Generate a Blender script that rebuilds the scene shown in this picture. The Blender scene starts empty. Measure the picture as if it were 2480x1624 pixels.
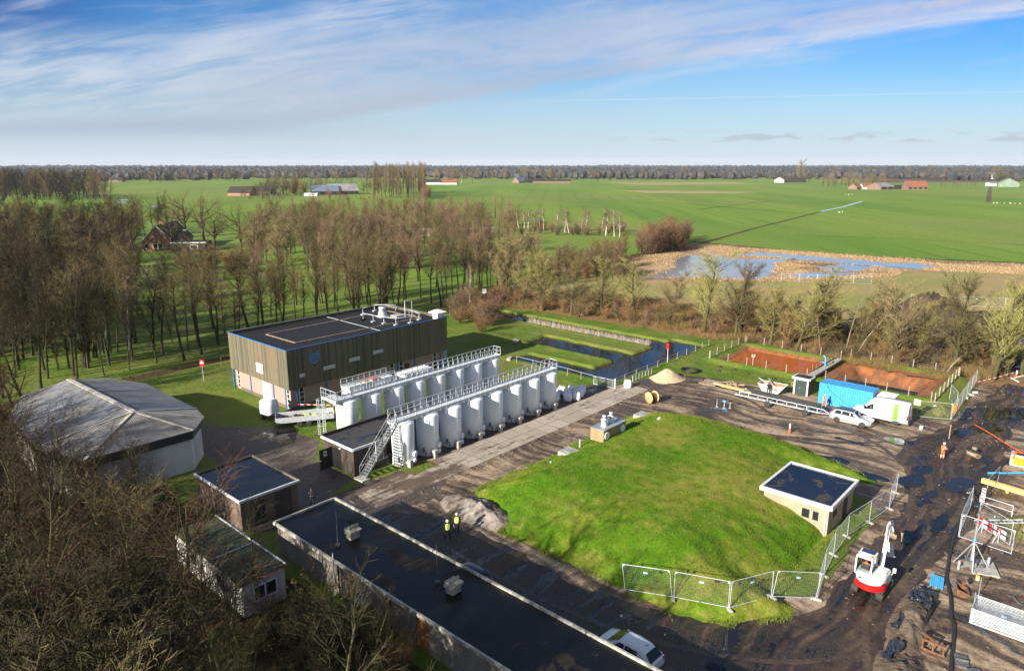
import bpy, bmesh, math, random
import numpy as np
from mathutils import Vector, Matrix, noise as mnoise
from mathutils.geometry import tessellate_polygon
C = bpy.context.scene
COL = C.collection
R = math.radians
# ---------------------------------------------------------------- camera, sky, sun
# World axes are the axes of the works site (its long hall runs along X); the camera hovers 28.5 m above the origin.
CAMZ, FOC, HEAD = 28.5, 1700.0, R(42)
PIT = math.atan((812 - 400) / FOC)
cam = bpy.data.cameras.new('camera'); camo = bpy.data.objects.new('camera', cam); COL.objects.link(camo)
cam.sensor_width = 36; cam.lens = FOC / 2480 * 36; cam.clip_start = .5; cam.clip_end = 60000
camo.location = (0, 0, CAMZ); camo.rotation_euler = (math.pi / 2 - PIT, 0, HEAD - math.pi / 2)
C.camera = camo
def P(px, py, z=0.0):
    """photo pixel (2480 x 1624) -> point of the site at height z"""
    x = (px - 1240) / FOC; y = (812 - py) / FOC
    c, s = math.cos(PIT), math.sin(PIT)
    f, u = c + y * s, -s + y * c
    t = (z - CAMZ) / u
    return Vector(((math.sin(HEAD) * x + math.cos(HEAD) * f) * t, (-math.cos(HEAD) * x + math.sin(HEAD) * f) * t, z))
def Q(x, y, z=0.0): return P(x * 1.042, y * 1.042, z)
def height_of(px, pb, pt):
    """height of an upright thing whose foot is at (px,pb) and whose top is at row pt"""
    g = P(px, pb); lo, hi = 0., 80.
    c, s = math.cos(PIT), math.sin(PIT)
    d = g.x * math.cos(HEAD) + g.y * math.sin(HEAD)
    for _ in range(40):
        m = (lo + hi) / 2; Z = m - CAMZ
        row = 812 - FOC * (d * s + Z * c) / (d * c - Z * s)
        if row > pt: lo = m
        else: hi = m
    return lo
SUN_EL, SUN_AZ = R(22.5), R(-4.0)          # light travels along +X, a little towards -Y
sd = bpy.data.lights.new('sun', 'SUN'); so = bpy.data.objects.new('sun', sd); COL.objects.link(so)
sd.energy = 5.0; sd.angle = R(.55); sd.color = (1, .93, .82)
ldir = Vector((math.cos(SUN_EL) * math.cos(SUN_AZ), math.cos(SUN_EL) * math.sin(SUN_AZ), -math.sin(SUN_EL)))
so.rotation_euler = ldir.to_track_quat('-Z', 'Y').to_euler()
so.location = (-40, 40, 60)
C.view_settings.view_transform = 'Standard'; C.view_settings.look = 'None'
C.view_settings.exposure = 1.1; C.view_settings.gamma = 1.0
C.cycles.max_bounces = 6; C.cycles.diffuse_bounces = 2; C.cycles.glossy_bounces = 3; C.cycles.transparent_max_bounces = 8
C.cycles.use_denoising = True; C.cycles.denoising_prefilter = 'NONE'; C.cycles.denoising_input_passes = 'RGB_ALBEDO_NORMAL'
C.cycles.sample_clamp_indirect = 3.0

class NB:
    """tiny node builder"""
    def __init__(s, nt): s.nt = nt
    def new(s, t, **k):
        n = s.nt.nodes.new(t)
        for a, b in k.items(): setattr(n, a, b)
        return n
    def put(s, sock, v):
        if isinstance(v, bpy.types.NodeSocket): s.nt.links.new(v, sock)
        elif v is not None:
            if hasattr(sock.default_value, '__len__') and not hasattr(v, '__len__'): v = (v,) * len(sock.default_value)
            elif hasattr(v, '__len__') and len(sock.default_value) == 4 and len(v) == 3: v = (*v, 1)
            sock.default_value = v
    def m(s, op, a, b=None, c=None, clamp=False):
        n = s.new('ShaderNodeMath', operation=op); n.use_clamp = clamp
        for i, v in enumerate((a, b, c)):
            if v is not None: s.put(n.inputs[i], v)
        return n.outputs[0]
    def add(s, a, b): return s.m('ADD', a, b)
    def sub(s, a, b): return s.m('SUBTRACT', a, b)
    def mul(s, a, b): return s.m('MULTIPLY', a, b)
    def ss(s, x, lo, hi, a=0., b=1.):
        n = s.new('ShaderNodeMapRange', interpolation_type='SMOOTHSTEP')
        for i, v in enumerate((x, lo, hi, a, b)): s.put(n.inputs[i], v)
        return n.outputs[0]
    def vm(s, op, a, b=None):
        n = s.new('ShaderNodeVectorMath', operation=op); s.put(n.inputs[0], a)
        if b is not None: s.put(n.inputs[3 if op == 'SCALE' else 1], b)
        return n.outputs['Value'] if op in ('DOT_PRODUCT', 'LENGTH') else n.outputs[0]
    def xyz(s, v):
        n = s.new('ShaderNodeSeparateXYZ'); s.put(n.inputs[0], v); return n.outputs
    def comb(s, x=0., y=0., z=0.):
        n = s.new('ShaderNodeCombineXYZ')
        for i, v in enumerate((x, y, z)): s.put(n.inputs[i], v)
        return n.outputs[0]
    def noise(s, v, scale=1., detail=4., rough=.55, dist=0.):
        n = s.new('ShaderNodeTexNoise'); n.noise_dimensions = '3D'
        s.put(n.inputs['Vector'], v); s.put(n.inputs['Scale'], scale); s.put(n.inputs['Detail'], detail)
        s.put(n.inputs['Roughness'], rough); s.put(n.inputs['Distortion'], dist)
        return n.outputs[0]
    def mix(s, f, a, b, mode='MIX'):
        n = s.new('ShaderNodeMix', data_type='RGBA', blend_type=mode)
        s.put(n.inputs[0], f); s.put(n.inputs[6], a); s.put(n.inputs[7], b)
        return n.outputs[2]
    def bump(s, h, dist=.05, strength=1.):
        n = s.new('ShaderNodeBump'); s.put(n.inputs['Height'], h); n.inputs['Distance'].default_value = dist
        n.inputs['Strength'].default_value = strength
        return n.outputs[0]
    def wn(s, v):
        n = s.new('ShaderNodeTexWhiteNoise', noise_dimensions='1D'); s.put(n.inputs['W'], v); return n.outputs[0]

def build_world():
    w = bpy.data.worlds.new("World"); C.world = w; w.use_nodes = True
    nt = w.node_tree; nb = NB(nt); bg = nt.nodes['Background']
    sky = nb.new('ShaderNodeTexSky'); sky.sky_type = 'NISHITA'; sky.sun_disc = False
    sky.sun_elevation = SUN_EL
    # the node's rotation 0 is +Y and grows clockwise; the sun stands opposite to the travel direction
    az = math.atan2(-ldir.y, -ldir.x); sky.sun_rotation = (math.pi / 2 - az) % (2 * math.pi)
    sky.altitude = 0; sky.air_density = 1.0; sky.dust_density = .6; sky.ozone_density = 2.5
    d = nb.new('ShaderNodeTexCoord').outputs['Generated']
    F = (math.cos(HEAD), math.sin(HEAD), 0); Rr = (math.sin(HEAD), -math.cos(HEAD), 0)
    f = nb.m('MAXIMUM', nb.vm('DOT_PRODUCT', d, F), .15)
    z = nb.xyz(d)[2]
    a = nb.m('DIVIDE', nb.vm('DOT_PRODUCT', d, Rr), f); b = nb.m('DIVIDE', z, f)
    base = nb.mix(1., sky.outputs[0], (.62, .92, 1.22), 'MULTIPLY')
    # deeper blue high up and to the outer sides
    edge = nb.m('MULTIPLY', nb.ss(nb.m('ABSOLUTE', nb.add(a, -.05)), .15, .75), nb.ss(b, .02, .21))
    left = nb.mul(nb.ss(a, -.45, -.7), nb.ss(b, .12, .21)); base = nb.mix(nb.mul(left, .7), base, nb.mix(1., base, (.12, .34, .6), 'MULTIPLY'))
    base = nb.mix(edge, base, nb.mix(1., base, (.50, .80, 1.), 'MULTIPLY'))
    up = nb.ss(b, .05, .24)
    base = nb.mix(up, base, nb.mix(1., base, (.66, .90, 1.02), 'MULTIPLY'))
    S = 1.0
    hz = nb.m('MULTIPLY', nb.ss(b, -.01, .14, 1., 0.), .85)
    base = nb.mix(hz, base, (5.9, 7.1, 8.5))
    # cloud coordinates: along / across the long streak that rises to the right
    ln = nb.add(.099, nb.mul(a, .145)); ac = nb.sub(b, ln)
    n1 = nb.noise(nb.comb(nb.mul(a, 1.5), nb.mul(ac, 8.), 0.), 2., 7., .6, .5)
    n2 = nb.noise(nb.comb(nb.mul(a, 5.), nb.mul(ac, 36.), 3.), 1.5, 6., .65, .8)
    n3 = nb.noise(nb.comb(nb.mul(nb.add(a, nb.mul(b, 2.)), 44.), nb.mul(nb.sub(b, nb.mul(a, .25)), 120.), 7.), 1., 4., .6, .5)
    big = nb.noise(nb.comb(nb.mul(a, 3.2), nb.mul(b, 7.), 21.), 1., 4., .55, .3)
    # white veil on the left, torn at its upper edge
    veil = nb.mul(nb.ss(a, .12, -.40), nb.mul(nb.ss(b, .035, .085), nb.ss(nb.add(b, nb.mul(nb.sub(n1, .5), .12)), .20, .12)))
    c = nb.mix(nb.mul(veil, nb.ss(n2, .3, .7, .15, .75)), base, (6.2, 6.8, 7.7))
    # thin white wisps over the upper sky
    wisp = nb.mul(nb.ss(big, .46, .66), nb.mul(nb.ss(n2, .32, .68), nb.ss(b, .09, .16)))
    c = nb.mix(nb.mul(wisp, .55), c, (6.6, 6.9, 8.0))
    gv = nb.noise(nb.comb(nb.mul(a, 2.6), nb.mul(nb.sub(b, nb.mul(a, .10)), 22.), 33.), 1., 6., .6, .9)
    c = nb.mix(nb.mul(nb.ss(gv, .42, .72, .0, .5), nb.mul(nb.ss(b, .05, .13), nb.ss(a, .75, .15, .35, 1.))), c, (6.3, 6.9, 7.9))
    # lavender grey wedge between the streak and a steeper upper edge
    lower = nb.ss(nb.add(ac, nb.mul(nb.sub(n2, .5), .022)), -.006, .014)
    upper = nb.ss(nb.add(nb.sub(b, nb.add(.203, nb.mul(a, .155))), nb.mul(nb.sub(n1, .5), .10)), .03, -.045)
    band = nb.mul(nb.mul(lower, upper), nb.mul(nb.ss(a, .5, .08, .12, 1.), nb.ss(a, -.60, -.22, .12, 1.)))
    band = nb.mul(band, nb.mul(nb.ss(n3, .25, .6, .5, 1.), nb.ss(n1, .3, .6, .35, 1.)))
    c = nb.mix(nb.mul(band, .74), c, (4.5, 5.1, 6.4))
    # the streak's lower edge: grey at left, a bright pinkish band at right
    core = nb.mul(nb.ss(nb.m('ABSOLUTE', nb.sub(nb.add(ac, nb.mul(nb.sub(n2, .5), .012)), .006)), .015, .002), nb.ss(a, -.45, -.2))
    corec = nb.mix(nb.ss(a, .10, .42), (4.2, 4.8, 6.1), (7.5, 7.25, 7.8))
    c = nb.mix(nb.mul(core, nb.ss(n2, .25, .65, .2, .72)), c, corec)
    top2 = nb.mul(nb.ss(nb.m('ABSOLUTE', nb.sub(nb.sub(b, nb.mul(a, .155)), .120)), .026, 0.), nb.ss(a, .05, .3))
    c = nb.mix(nb.mul(top2, nb.ss(n2, .28, .65, .1, .7)), c, (6.3, 6.0, 6.9))
    # low grey band at left and tiny cumulus near the horizon
    lowb = nb.mul(nb.mul(nb.ss(b, .030, .05), nb.ss(nb.sub(b, nb.mul(nb.add(a, .5), .03)), .072, .052)), nb.ss(a, -.1, -.45))
    c = nb.mix(nb.mul(lowb, nb.ss(n1, .25, .6, .3, .8)), c, (3.7, 4.6, 6.0))
    cn = nb.noise(nb.comb(nb.mul(a, 15.), nb.mul(b, 70.), 11.), 1., 4., .55)
    cum = nb.mul(nb.mul(nb.ss(b, .029, .034), nb.ss(b, .047, .040)), nb.mul(nb.ss(cn, .50, .58), nb.ss(a, .1, .3, .15, 1.)))
    c = nb.mix(nb.mul(cum, .75), c, (4.2, 4.7, 5.6))
    con = nb.mul(nb.ss(nb.m('ABSOLUTE', nb.sub(b, nb.add(.0835, nb.mul(a, .0185)))), .0014, 0.), nb.mul(nb.ss(a, -.02, .12), nb.ss(n1, .2, .6, .3, 1.)))
    c = nb.mix(nb.mul(con, .32), c, (8.2, 8.3, 8.6))
    # fill light added in the unseen sky, overhead and behind the camera
    fill_sky = nb.m('MAXIMUM', nb.ss(z, .60, .82), nb.ss(nb.vm('DOT_PRODUCT', d, F), .22, -.12))
    c = nb.mix(nb.mul(fill_sky, .9), c, (2.3, 2.7, 3.5))
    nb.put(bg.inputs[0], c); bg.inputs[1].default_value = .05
build_world()

# ---------------------------------------------------------------- helpers
def tag(o, label=None, cat=None, group=None, kind=None):
    if label: o['label'] = label
    if cat: o['category'] = cat
    if group: o['group'] = group
    if kind: o['kind'] = kind
    return o
def thing(name, label, cat, loc=(0, 0, 0), rz=0., group=None):
    o = bpy.data.objects.new(name, None); COL.objects.link(o); o.location = loc; o.rotation_euler = (0, 0, rz)
    o.empty_display_size = .2
    return tag(o, label, cat, group)
def copy_tree(o, parent=None):
    c = o.copy(); COL.objects.link(c)
    if parent is not None: c.parent = parent
    for ch in list(o.children): copy_tree(ch, c)
    return c
class MB:
    """collects simple shapes into one mesh"""
    def __init__(s): s.v = []; s.f = []; s.mi = []; s.sm = []; s.k = 0; s.smooth = False
    def _add(s, vs, fs, sm=None):
        n = len(s.v); s.v += [tuple(v) for v in vs]
        s.f += [tuple(i + n for i in f) for f in fs]; s.mi += [s.k] * len(fs)
        s.sm += [s.smooth if sm is None else sm] * len(fs)
    def box(s, x0, x1, y0, y1, z0, z1, M=None):
        vs = [Vector((x, y, z)) for z in (z0, z1) for y in (y0, y1) for x in (x0, x1)]
        if M is not None: vs = [M @ v for v in vs]
        s._add(vs, [(0, 2, 3, 1), (4, 5, 7, 6), (0, 1, 5, 4), (2, 6, 7, 3), (0, 4, 6, 2), (1, 3, 7, 5)], False); return s
    def bar(s, a, b, w, h=None, up=(0, 0, 1)):
        """rectangular bar from a to b"""
        a, b = Vector(a), Vector(b); h = h or w; d = (b - a).normalized(); up = Vector(up)
        if abs(d.dot(up)) > .99: up = Vector((1, 0, 0))
        x = d.cross(up).normalized(); y = x.cross(d).normalized()
        vs = [p + x * sx * w / 2 + y * sy * h / 2 for p in (a, b) for sx, sy in ((-1, -1), (1, -1), (1, 1), (-1, 1))]
        s._add(vs, [(0, 3, 2, 1), (4, 5, 6, 7), (0, 1, 5, 4), (1, 2, 6, 5), (2, 3, 7, 6), (3, 0, 4, 7)], False); return s
    def tube(s, pts, r, n=8, cap=True, sm=True):
        pts = [Vector(p) for p in pts]; rs = r if hasattr(r, '__len__') else [r] * len(pts)
        rings = []; px = None
        for i, p in enumerate(pts):
            d = (pts[min(i + 1, len(pts) - 1)] - pts[max(i - 1, 0)]).normalized()
            u = Vector((0, 0, 1)) if abs(d.z) < .9 else Vector((1, 0, 0))
            x = d.cross(u).normalized() if px is None else (px - d * px.dot(d)).normalized()
            px = x; y = d.cross(x)
            rings.append([p + (x * math.cos(2 * math.pi * j / n) + y * math.sin(2 * math.pi * j / n)) * rs[i] for j in range(n)])
        vs = [v for ring in rings for v in ring]
        fs = [(i * n + j, i * n + (j + 1) % n, (i + 1) * n + (j + 1) % n, (i + 1) * n + j) for i in range(len(pts) - 1) for j in range(n)]
        s._add(vs, fs, sm)
        if cap: s._add(rings[0], [tuple(range(n))[::-1]], False); s._add(rings[-1], [tuple(range(n))], False)
        return s
    def cyl(s, c, r, z0, z1, n=24, r2=None, axis='z', cap=True):
        c = Vector(c); A = {'z': (0, 0, 1), 'x': (1, 0, 0), 'y': (0, 1, 0)}[axis]; A = Vector(A)
        return s.tube([c + A * z0, c + A * z1], [r, r if r2 is None else r2], n, cap)
    def lathe(s, c, prof, n=24, axis='z'):
        """prof: list of (radius, height)"""
        c = Vector(c); X, Y, Z = {'z': ((1, 0, 0), (0, 1, 0), (0, 0, 1)), 'x': ((0, 1, 0), (0, 0, 1), (1, 0, 0)), 'y': ((0, 0, 1), (1, 0, 0), (0, 1, 0))}[axis]
        X, Y, Z = Vector(X), Vector(Y), Vector(Z)
        vs = [c + X * (r * math.cos(2 * math.pi * j / n)) + Y * (r * math.sin(2 * math.pi * j / n)) + Z * h for r, h in prof for j in range(n)]
        fs = [(i * n + j, i * n + (j + 1) % n, (i + 1) * n + (j + 1) % n, (i + 1) * n + j) for i in range(len(prof) - 1) for j in range(n)]
        s._add(vs, fs, True)
        if prof[0][0] > .001: s._add(vs[:n], [tuple(range(n))[::-1]], False)
        if prof[-1][0] > .001: s._add(vs[-n:], [tuple(range(n))], False)
        return s
    def poly(s, pts): s._add(pts, [tuple(range(len(pts)))], False); return s
    def prism(s, pts, d):
        """flat polygon pts (3-D) pushed along vector d"""
        n = len(pts); a = [Vector(p) for p in pts]; d = Vector(d); b = [p + d for p in a]
        s._add(a + b, [tuple(range(n))[::-1], tuple(range(n, 2 * n))] + [(i, (i + 1) % n, n + (i + 1) % n, n + i) for i in range(n)], False); return s
    def loft(s, rings, closed=True, cap=True, sm=True):
        n = len(rings[0]); vs = [p for r in rings for p in r]; m = n if closed else n - 1
        s._add(vs, [(i * n + j, i * n + (j + 1) % n, (i + 1) * n + (j + 1) % n, (i + 1) * n + j) for i in range(len(rings) - 1) for j in range(m)], sm)
        if cap: s._add(rings[0], [tuple(range(n))[::-1]], False); s._add(rings[-1], [tuple(range(n))], False)
        return s
    def build(s, name, mats, parent=None, bevel=0, loc=None, fix=True):
        me = bpy.data.meshes.new(name); me.from_pydata(s.v, [], s.f)
        if not isinstance(mats, (list, tuple)): mats = [mats]
        for m in mats: me.materials.append(m)
        me.polygons.foreach_set('material_index', s.mi); me.polygons.foreach_set('use_smooth', s.sm)
        if fix:
            bm = bmesh.new(); bm.from_mesh(me); bmesh.ops.recalc_face_normals(bm, faces=bm.faces); bm.to_mesh(me); bm.free()
        me.update()
        o = bpy.data.objects.new(name, me); COL.objects.link(o)
        if parent is not None: o.parent = parent
        if loc is not None: o.location = loc
        if bevel:
            b = o.modifiers.new('bevel', 'BEVEL'); b.width = bevel; b.segments = 2; b.limit_method = 'ANGLE'
        return o
def np_mesh(name, V, Fq, mats, parent=None, smooth=False, mi=None):
    """V (n,3), Fq (m,k) numpy"""
    me = bpy.data.meshes.new(name); k = Fq.shape[1]
    me.vertices.add(len(V)); me.vertices.foreach_set('co', np.asarray(V, np.float32).ravel())
    me.loops.add(Fq.size); me.loops.foreach_set('vertex_index', Fq.astype(np.int32).ravel())
    me.polygons.add(len(Fq)); me.polygons.foreach_set('loop_start', np.arange(len(Fq), dtype=np.int32) * k)
    me.polygons.foreach_set('loop_total', np.full(len(Fq), k, np.int32))
    if not isinstance(mats, (list, tuple)): mats = [mats]
    for m in mats: me.materials.append(m)
    if mi is not None: me.polygons.foreach_set('material_index', np.asarray(mi, np.int32))
    me.polygons.foreach_set('use_smooth', np.full(len(Fq), smooth))
    me.update(calc_edges=True)
    if name is None: return me
    o = bpy.data.objects.new(name, me); COL.objects.link(o)
    if parent is not None: o.parent = parent
    return o

# ---------------------------------------------------------------- materials
def mk(name):
    m = bpy.data.materials.new(name); m.use_nodes = True
    return m, NB(m.node_tree), m.node_tree.nodes['Principled BSDF']
def pm(name, c1, c2=None, scale=3., rough=.7, metal=0., bump=0., bscale=None, stretch=(1, 1, 1), lo=.35, hi=.65, detail=5., spec=.5, coord='Object', rand=0.):
    m, nb, b = mk(name)
    if coord == 'Position': v = nb.new('ShaderNodeNewGeometry').outputs['Position']
    else: v = nb.new('ShaderNodeTexCoord').outputs['Object']
    v = nb.vm('MULTIPLY', v, stretch)
    if c2 is None: c2 = tuple(x * .72 for x in c1)
    n = nb.noise(v, scale, detail, .6)
    col = nb.mix(nb.ss(n, lo, hi), c1, c2)
    if rand:
        r = nb.new('ShaderNodeObjectInfo').outputs['Random']
        hs = nb.new('ShaderNodeHueSaturation'); nb.put(hs.inputs['Color'], col)
        nb.put(hs.inputs['Value'], nb.ss(r, 0., 1., 1 - rand, 1 + rand))
        nb.put(hs.inputs['Hue'], nb.add(.5, nb.mul(nb.sub(nb.m('FRACT', nb.mul(r, 7.31)), .5), rand * .12)))
        col = hs.outputs[0]
    nb.put(b.inputs['Base Color'], col)
    nb.put(b.inputs['Roughness'], nb.ss(nb.noise(v, scale * 2.3, 3.), .3, .7, max(rough - .08, .02), min(rough + .08, 1)))
    b.inputs['Metallic'].default_value = metal; b.inputs['Specular IOR Level'].default_value = spec
    if bump: nb.put(b.inputs['Normal'], nb.bump(nb.noise(v, bscale or scale * 4, 4.), bump))
    return m
def planks(name, c1, c2, c3, width=.14, rough=.8, gap=.1, bump=.012, streak=1.):
    """upright boards; works on walls along X or Y"""
    m, nb, b = mk(name)
    o = nb.new('ShaderNodeTexCoord').outputs['Object']; x, y, z = nb.xyz(o)
    h = nb.m('DIVIDE', nb.add(nb.add(x, y), 500.), width); fl = nb.m('FLOOR', h); fr = nb.m('FRACT', h)
    w = nb.wn(fl); w2 = nb.wn(nb.add(fl, 37.3))
    st = nb.noise(nb.comb(nb.mul(fl, 1.7), nb.mul(z, .35), 0.), 1.3, 5.)
    fine = nb.noise(nb.comb(nb.mul(x, 9.), nb.mul(y, 9.), nb.mul(z, .7)), 2., 5.)
    big = nb.noise(nb.vm('MULTIPLY', o, (.35, .35, .1)), 1., 3.)
    col = nb.mix(nb.ss(nb.add(nb.mul(w, .5), nb.mul(st, .5 * streak)), .3, .75), c1, c2)
    col = nb.mix(nb.mul(nb.ss(nb.add(nb.mul(w2, .45), nb.mul(big, .6)), .5, .8), .8), col, c3)
    col = nb.mix(nb.ss(fine, .35, .75, 0., .45), col, nb.mix(1., col, (.5, .5, .5), 'MULTIPLY'))
    g = nb.ss(nb.m('ABSOLUTE', nb.sub(fr, .5)), .5 - gap, .5)
    nb.put(b.inputs['Base Color'], nb.mix(nb.mul(g, .75), col, (.01, .01, .01)))
    b.inputs['Roughness'].default_value = rough
    nb.put(b.inputs['Normal'], nb.bump(nb.add(nb.mul(nb.sub(1., g), 1.), nb.mul(w, .5)), bump))
    return m
def bricks(name, c1, c2, mortar, scale=1., rough=.85):
    m, nb, b = mk(name)
    o = nb.new('ShaderNodeTexCoord').outputs['Object']; x, y, z = nb.xyz(o)
    v = nb.comb(nb.add(x, y), z, 0.)
    n = nb.new('ShaderNodeTexBrick'); nb.put(n.inputs['Vector'], v)
    nb.put(n.inputs['Color1'], c1); nb.put(n.inputs['Color2'], c2); nb.put(n.inputs['Mortar'], mortar)
    n.inputs['Scale'].default_value = scale; n.inputs['Mortar Size'].default_value = .012
    n.inputs['Brick Width'].default_value = .21; n.inputs['Row Height'].default_value = .065
    ns = nb.noise(o, 1.1, 5.)
    nb.put(b.inputs['Base Color'], nb.mix(nb.ss(ns, .35, .75, 0., .5), n.outputs[0], nb.mix(1., n.outputs[0], (.55, .5, .45), 'MULTIPLY')))
    b.inputs['Roughness'].default_value = rough
    nb.put(b.inputs['Normal'], nb.bump(n.outputs['Fac'], -.006))
    return m
def ribbed(name, c1, c2, pitch=.12, depth=.02, axis=None, rough=.5, metal=0., scale=.6):
    """ribbed sheet; ribs upright on walls (axis None) or lines of equal x/y (axis 0/1)"""
    m, nb, b = mk(name)
    o = nb.new('ShaderNodeTexCoord').outputs['Object']; x, y, z = nb.xyz(o)
    h = nb.add(x, y) if axis is None else (x, y, z)[axis]
    wv = nb.m('SINE', nb.mul(h, 2 * math.pi / pitch))
    n = nb.noise(nb.vm('MULTIPLY', o, (1, 1, .35)), scale, 6., .65); n2 = nb.noise(o, scale * 9, 4.)
    col = nb.mix(nb.ss(nb.add(nb.mul(n, .7), nb.mul(n2, .3)), .36, .66), c1, c2)
    nb.put(b.inputs['Base Color'], col)
    b.inputs['Roughness'].default_value = rough; b.inputs['Metallic'].default_value = metal
    nb.put(b.inputs['Normal'], nb.bump(wv, depth))
    return m
M = {}
M['white'] = pm('white_paint', (.80, .80, .78), (.66, .66, .63), 2., .45)
M['whitecar'] = pm('white_car_paint', (.78, .80, .82), (.72, .74, .76), 1., .18)
M['galv'] = pm('galvanised_steel', (.50, .52, .54), (.36, .38, .40), 6., .45, .55)
M['rail'] = pm('pale_grey_steel', (.62, .65, .68), (.45, .48, .51), 5., .45, .2)
M['steel'] = pm('weathered_steel', (.24, .24, .23), (.14, .13, .12), 5., .55, .5)
M['black'] = pm('black_rubber', (.018, .018, .019), (.032, .030, .028), 6., .6)
M['darkglass'] = pm('dark_glass', (.012, .018, .022), (.02, .028, .032), 1., .06, spec=.4)
M['tyre'] = pm('tyre_rubber', (.02, .02, .02), (.05, .043, .035), 5., .8)
M['rim'] = pm('alloy_rim', (.55, .56, .57), (.38, .38, .38), 8., .3, .6)
M['blue'] = pm('blue_paint', (.02, .17, .52), (.015, .13, .42), 4., .45)
M['skyblue'] = pm('light_blue_paint', (.06, .36, .74), (.05, .30, .64), 2., .45)
M['orange'] = pm('orange_fabric', (.92, .17, .02), (.78, .12, .015), 8., .75)
M['red'] = pm('red_paint', (.72, .012, .010), (.55, .010, .01), 4., .35)
M['yellowvest'] = pm('yellow_vest', (.62, .95, .03), (.5, .78, .02), 9., .75)
M['reflect'] = pm('reflective_tape', (.8, .8, .8), (.7, .7, .7), 9., .35)
M['navy'] = pm('dark_clothes', (.012, .014, .022), (.022, .022, .028), 9., .9)
M['jeans'] = pm('blue_trousers', (.03, .05, .13), (.02, .035, .09), 9., .9)
M['skin'] = pm('skin', (.56, .31, .21), (.50, .26, .17), 9., .55)
M['hair'] = pm('dark_hair', (.05, .03, .02), (.03, .02, .014), 9., .8)
M['boots'] = pm('boots', (.03, .02, .014), None, 9., .8)
M['concrete'] = pm('concrete', (.42, .40, .36), (.28, .265, .235), 2.5, .85, bump=.01)
M['wood'] = pm('pale_timber', (.62, .42, .19), (.48, .31, .13), 2., .7, stretch=(.5, 6, 6))
M['oldwood'] = pm('weathered_timber', (.36, .28, .19), (.20, .15, .10), 3., .8)
M['rust'] = pm('rusty_steel', (.22, .10, .05), (.13, .065, .035), 4., .8, .2)
M['bitumen'] = pm('bitumen', (.016, .016, .017), (.028, .027, .026), 1.2, .6)
def clear_glass():
    m, nb, b = mk('clear_glass'); nt = m.node_tree; t = nb.new('ShaderNodeBsdfTransparent'); t.inputs[0].default_value = (.8, .86, .86, 1)
    g = nb.new('ShaderNodeBsdfGlossy'); g.inputs['Roughness'].default_value = .03; mx = nb.new('ShaderNodeMixShader'); mx.inputs[0].default_value = .12
    nt.links.new(t.outputs[0], mx.inputs[1]); nt.links.new(g.outputs[0], mx.inputs[2]); nt.links.new(mx.outputs[0], nt.nodes['Material Output'].inputs[0]); return m
M['clearglass'] = clear_glass()
# ---------------------------------------------------------------- ground
def sstep(x): x = min(max(x, 0.), 1.); return x * x * (3 - 2 * x)
def sd_rect(u, v, r):
    dx = max(r[0] - u, u - r[1]); dy = max(r[2] - v, v - r[3])
    return max(dx, dy) if max(dx, dy) < 0 else math.hypot(max(dx, 0), max(dy, 0))
PONDS = [(76.6, 103.2, 50.6, 56.6), (76.6, 80.4, 50.6, 68.8), (86.0, 91.2, 56., 74.2), (97.2, 101.6, 56., 96.)]
BASIN_A = (96.8, 106.8, 32.0, 45.0); BASIN_B = (97.2, 108.8, 17.4, 30.2)
def ground_h(u, v):
    z = 0.
    if 70 < u < 115 and 10 < v < 100:
        wob = mnoise.noise(Vector((u * .5, v * .5, 0))) * .25
        d = min(sd_rect(u, v, r) for r in PONDS) + wob
        z -= 1.15 * sstep(-(d - .15) / .55)
        # raised grass lip beside the ponds
        if d > .1: z += .16 * sstep(1 - abs(d - .8) / .9)
        a = sd_rect(u, v, BASIN_A) + wob * .6; b = sd_rect(u, v, BASIN_B) + wob * .6
        z -= 1.5 * sstep(-a / 2.6); z -= 1.9 * sstep(-b / 4.2)
        bank = min(a, b)
        if bank > 0 and u > 90: z += .45 * sstep(1 - abs(bank - 1.2) / 1.6)
        # low grass knoll in front of the ponds' western end
        k = math.hypot((u - 83) / 6, (v - 80) / 5); z += .9 * sstep(1 - k) if d > .5 else 0
    if -40 < u < 118:
        e = abs(v - 100.5 - .02 * u) ; z -= 1.0 * sstep(1 - e / 1.6)
    return z
def lines(a, b, fine, lo=-9000, hi=14000):
    x = list(np.arange(a, b + fine / 2, fine)); s = fine
    y = b
    while y < hi: s = min(s * 1.18, 900); y += s; x.append(y)
    s = fine; y = a
    while y > lo: s = min(s * 1.18, 900); y -= s; x.insert(0, y)
    return np.array(x)
def grid_mesh(name, us, vs, hf, mats, mi=None):
    V = np.array([(u, v, hf(u, v)) for v in vs for u in us]); n = len(us)
    i = np.arange(len(us) - 1)[None, :] + n * np.arange(len(vs) - 1)[:, None]; i = i.ravel()
    return np_mesh(name, V, np.stack([i, i + 1, i + 1 + n, i + n], 1), mats, None, True, mi)

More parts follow.
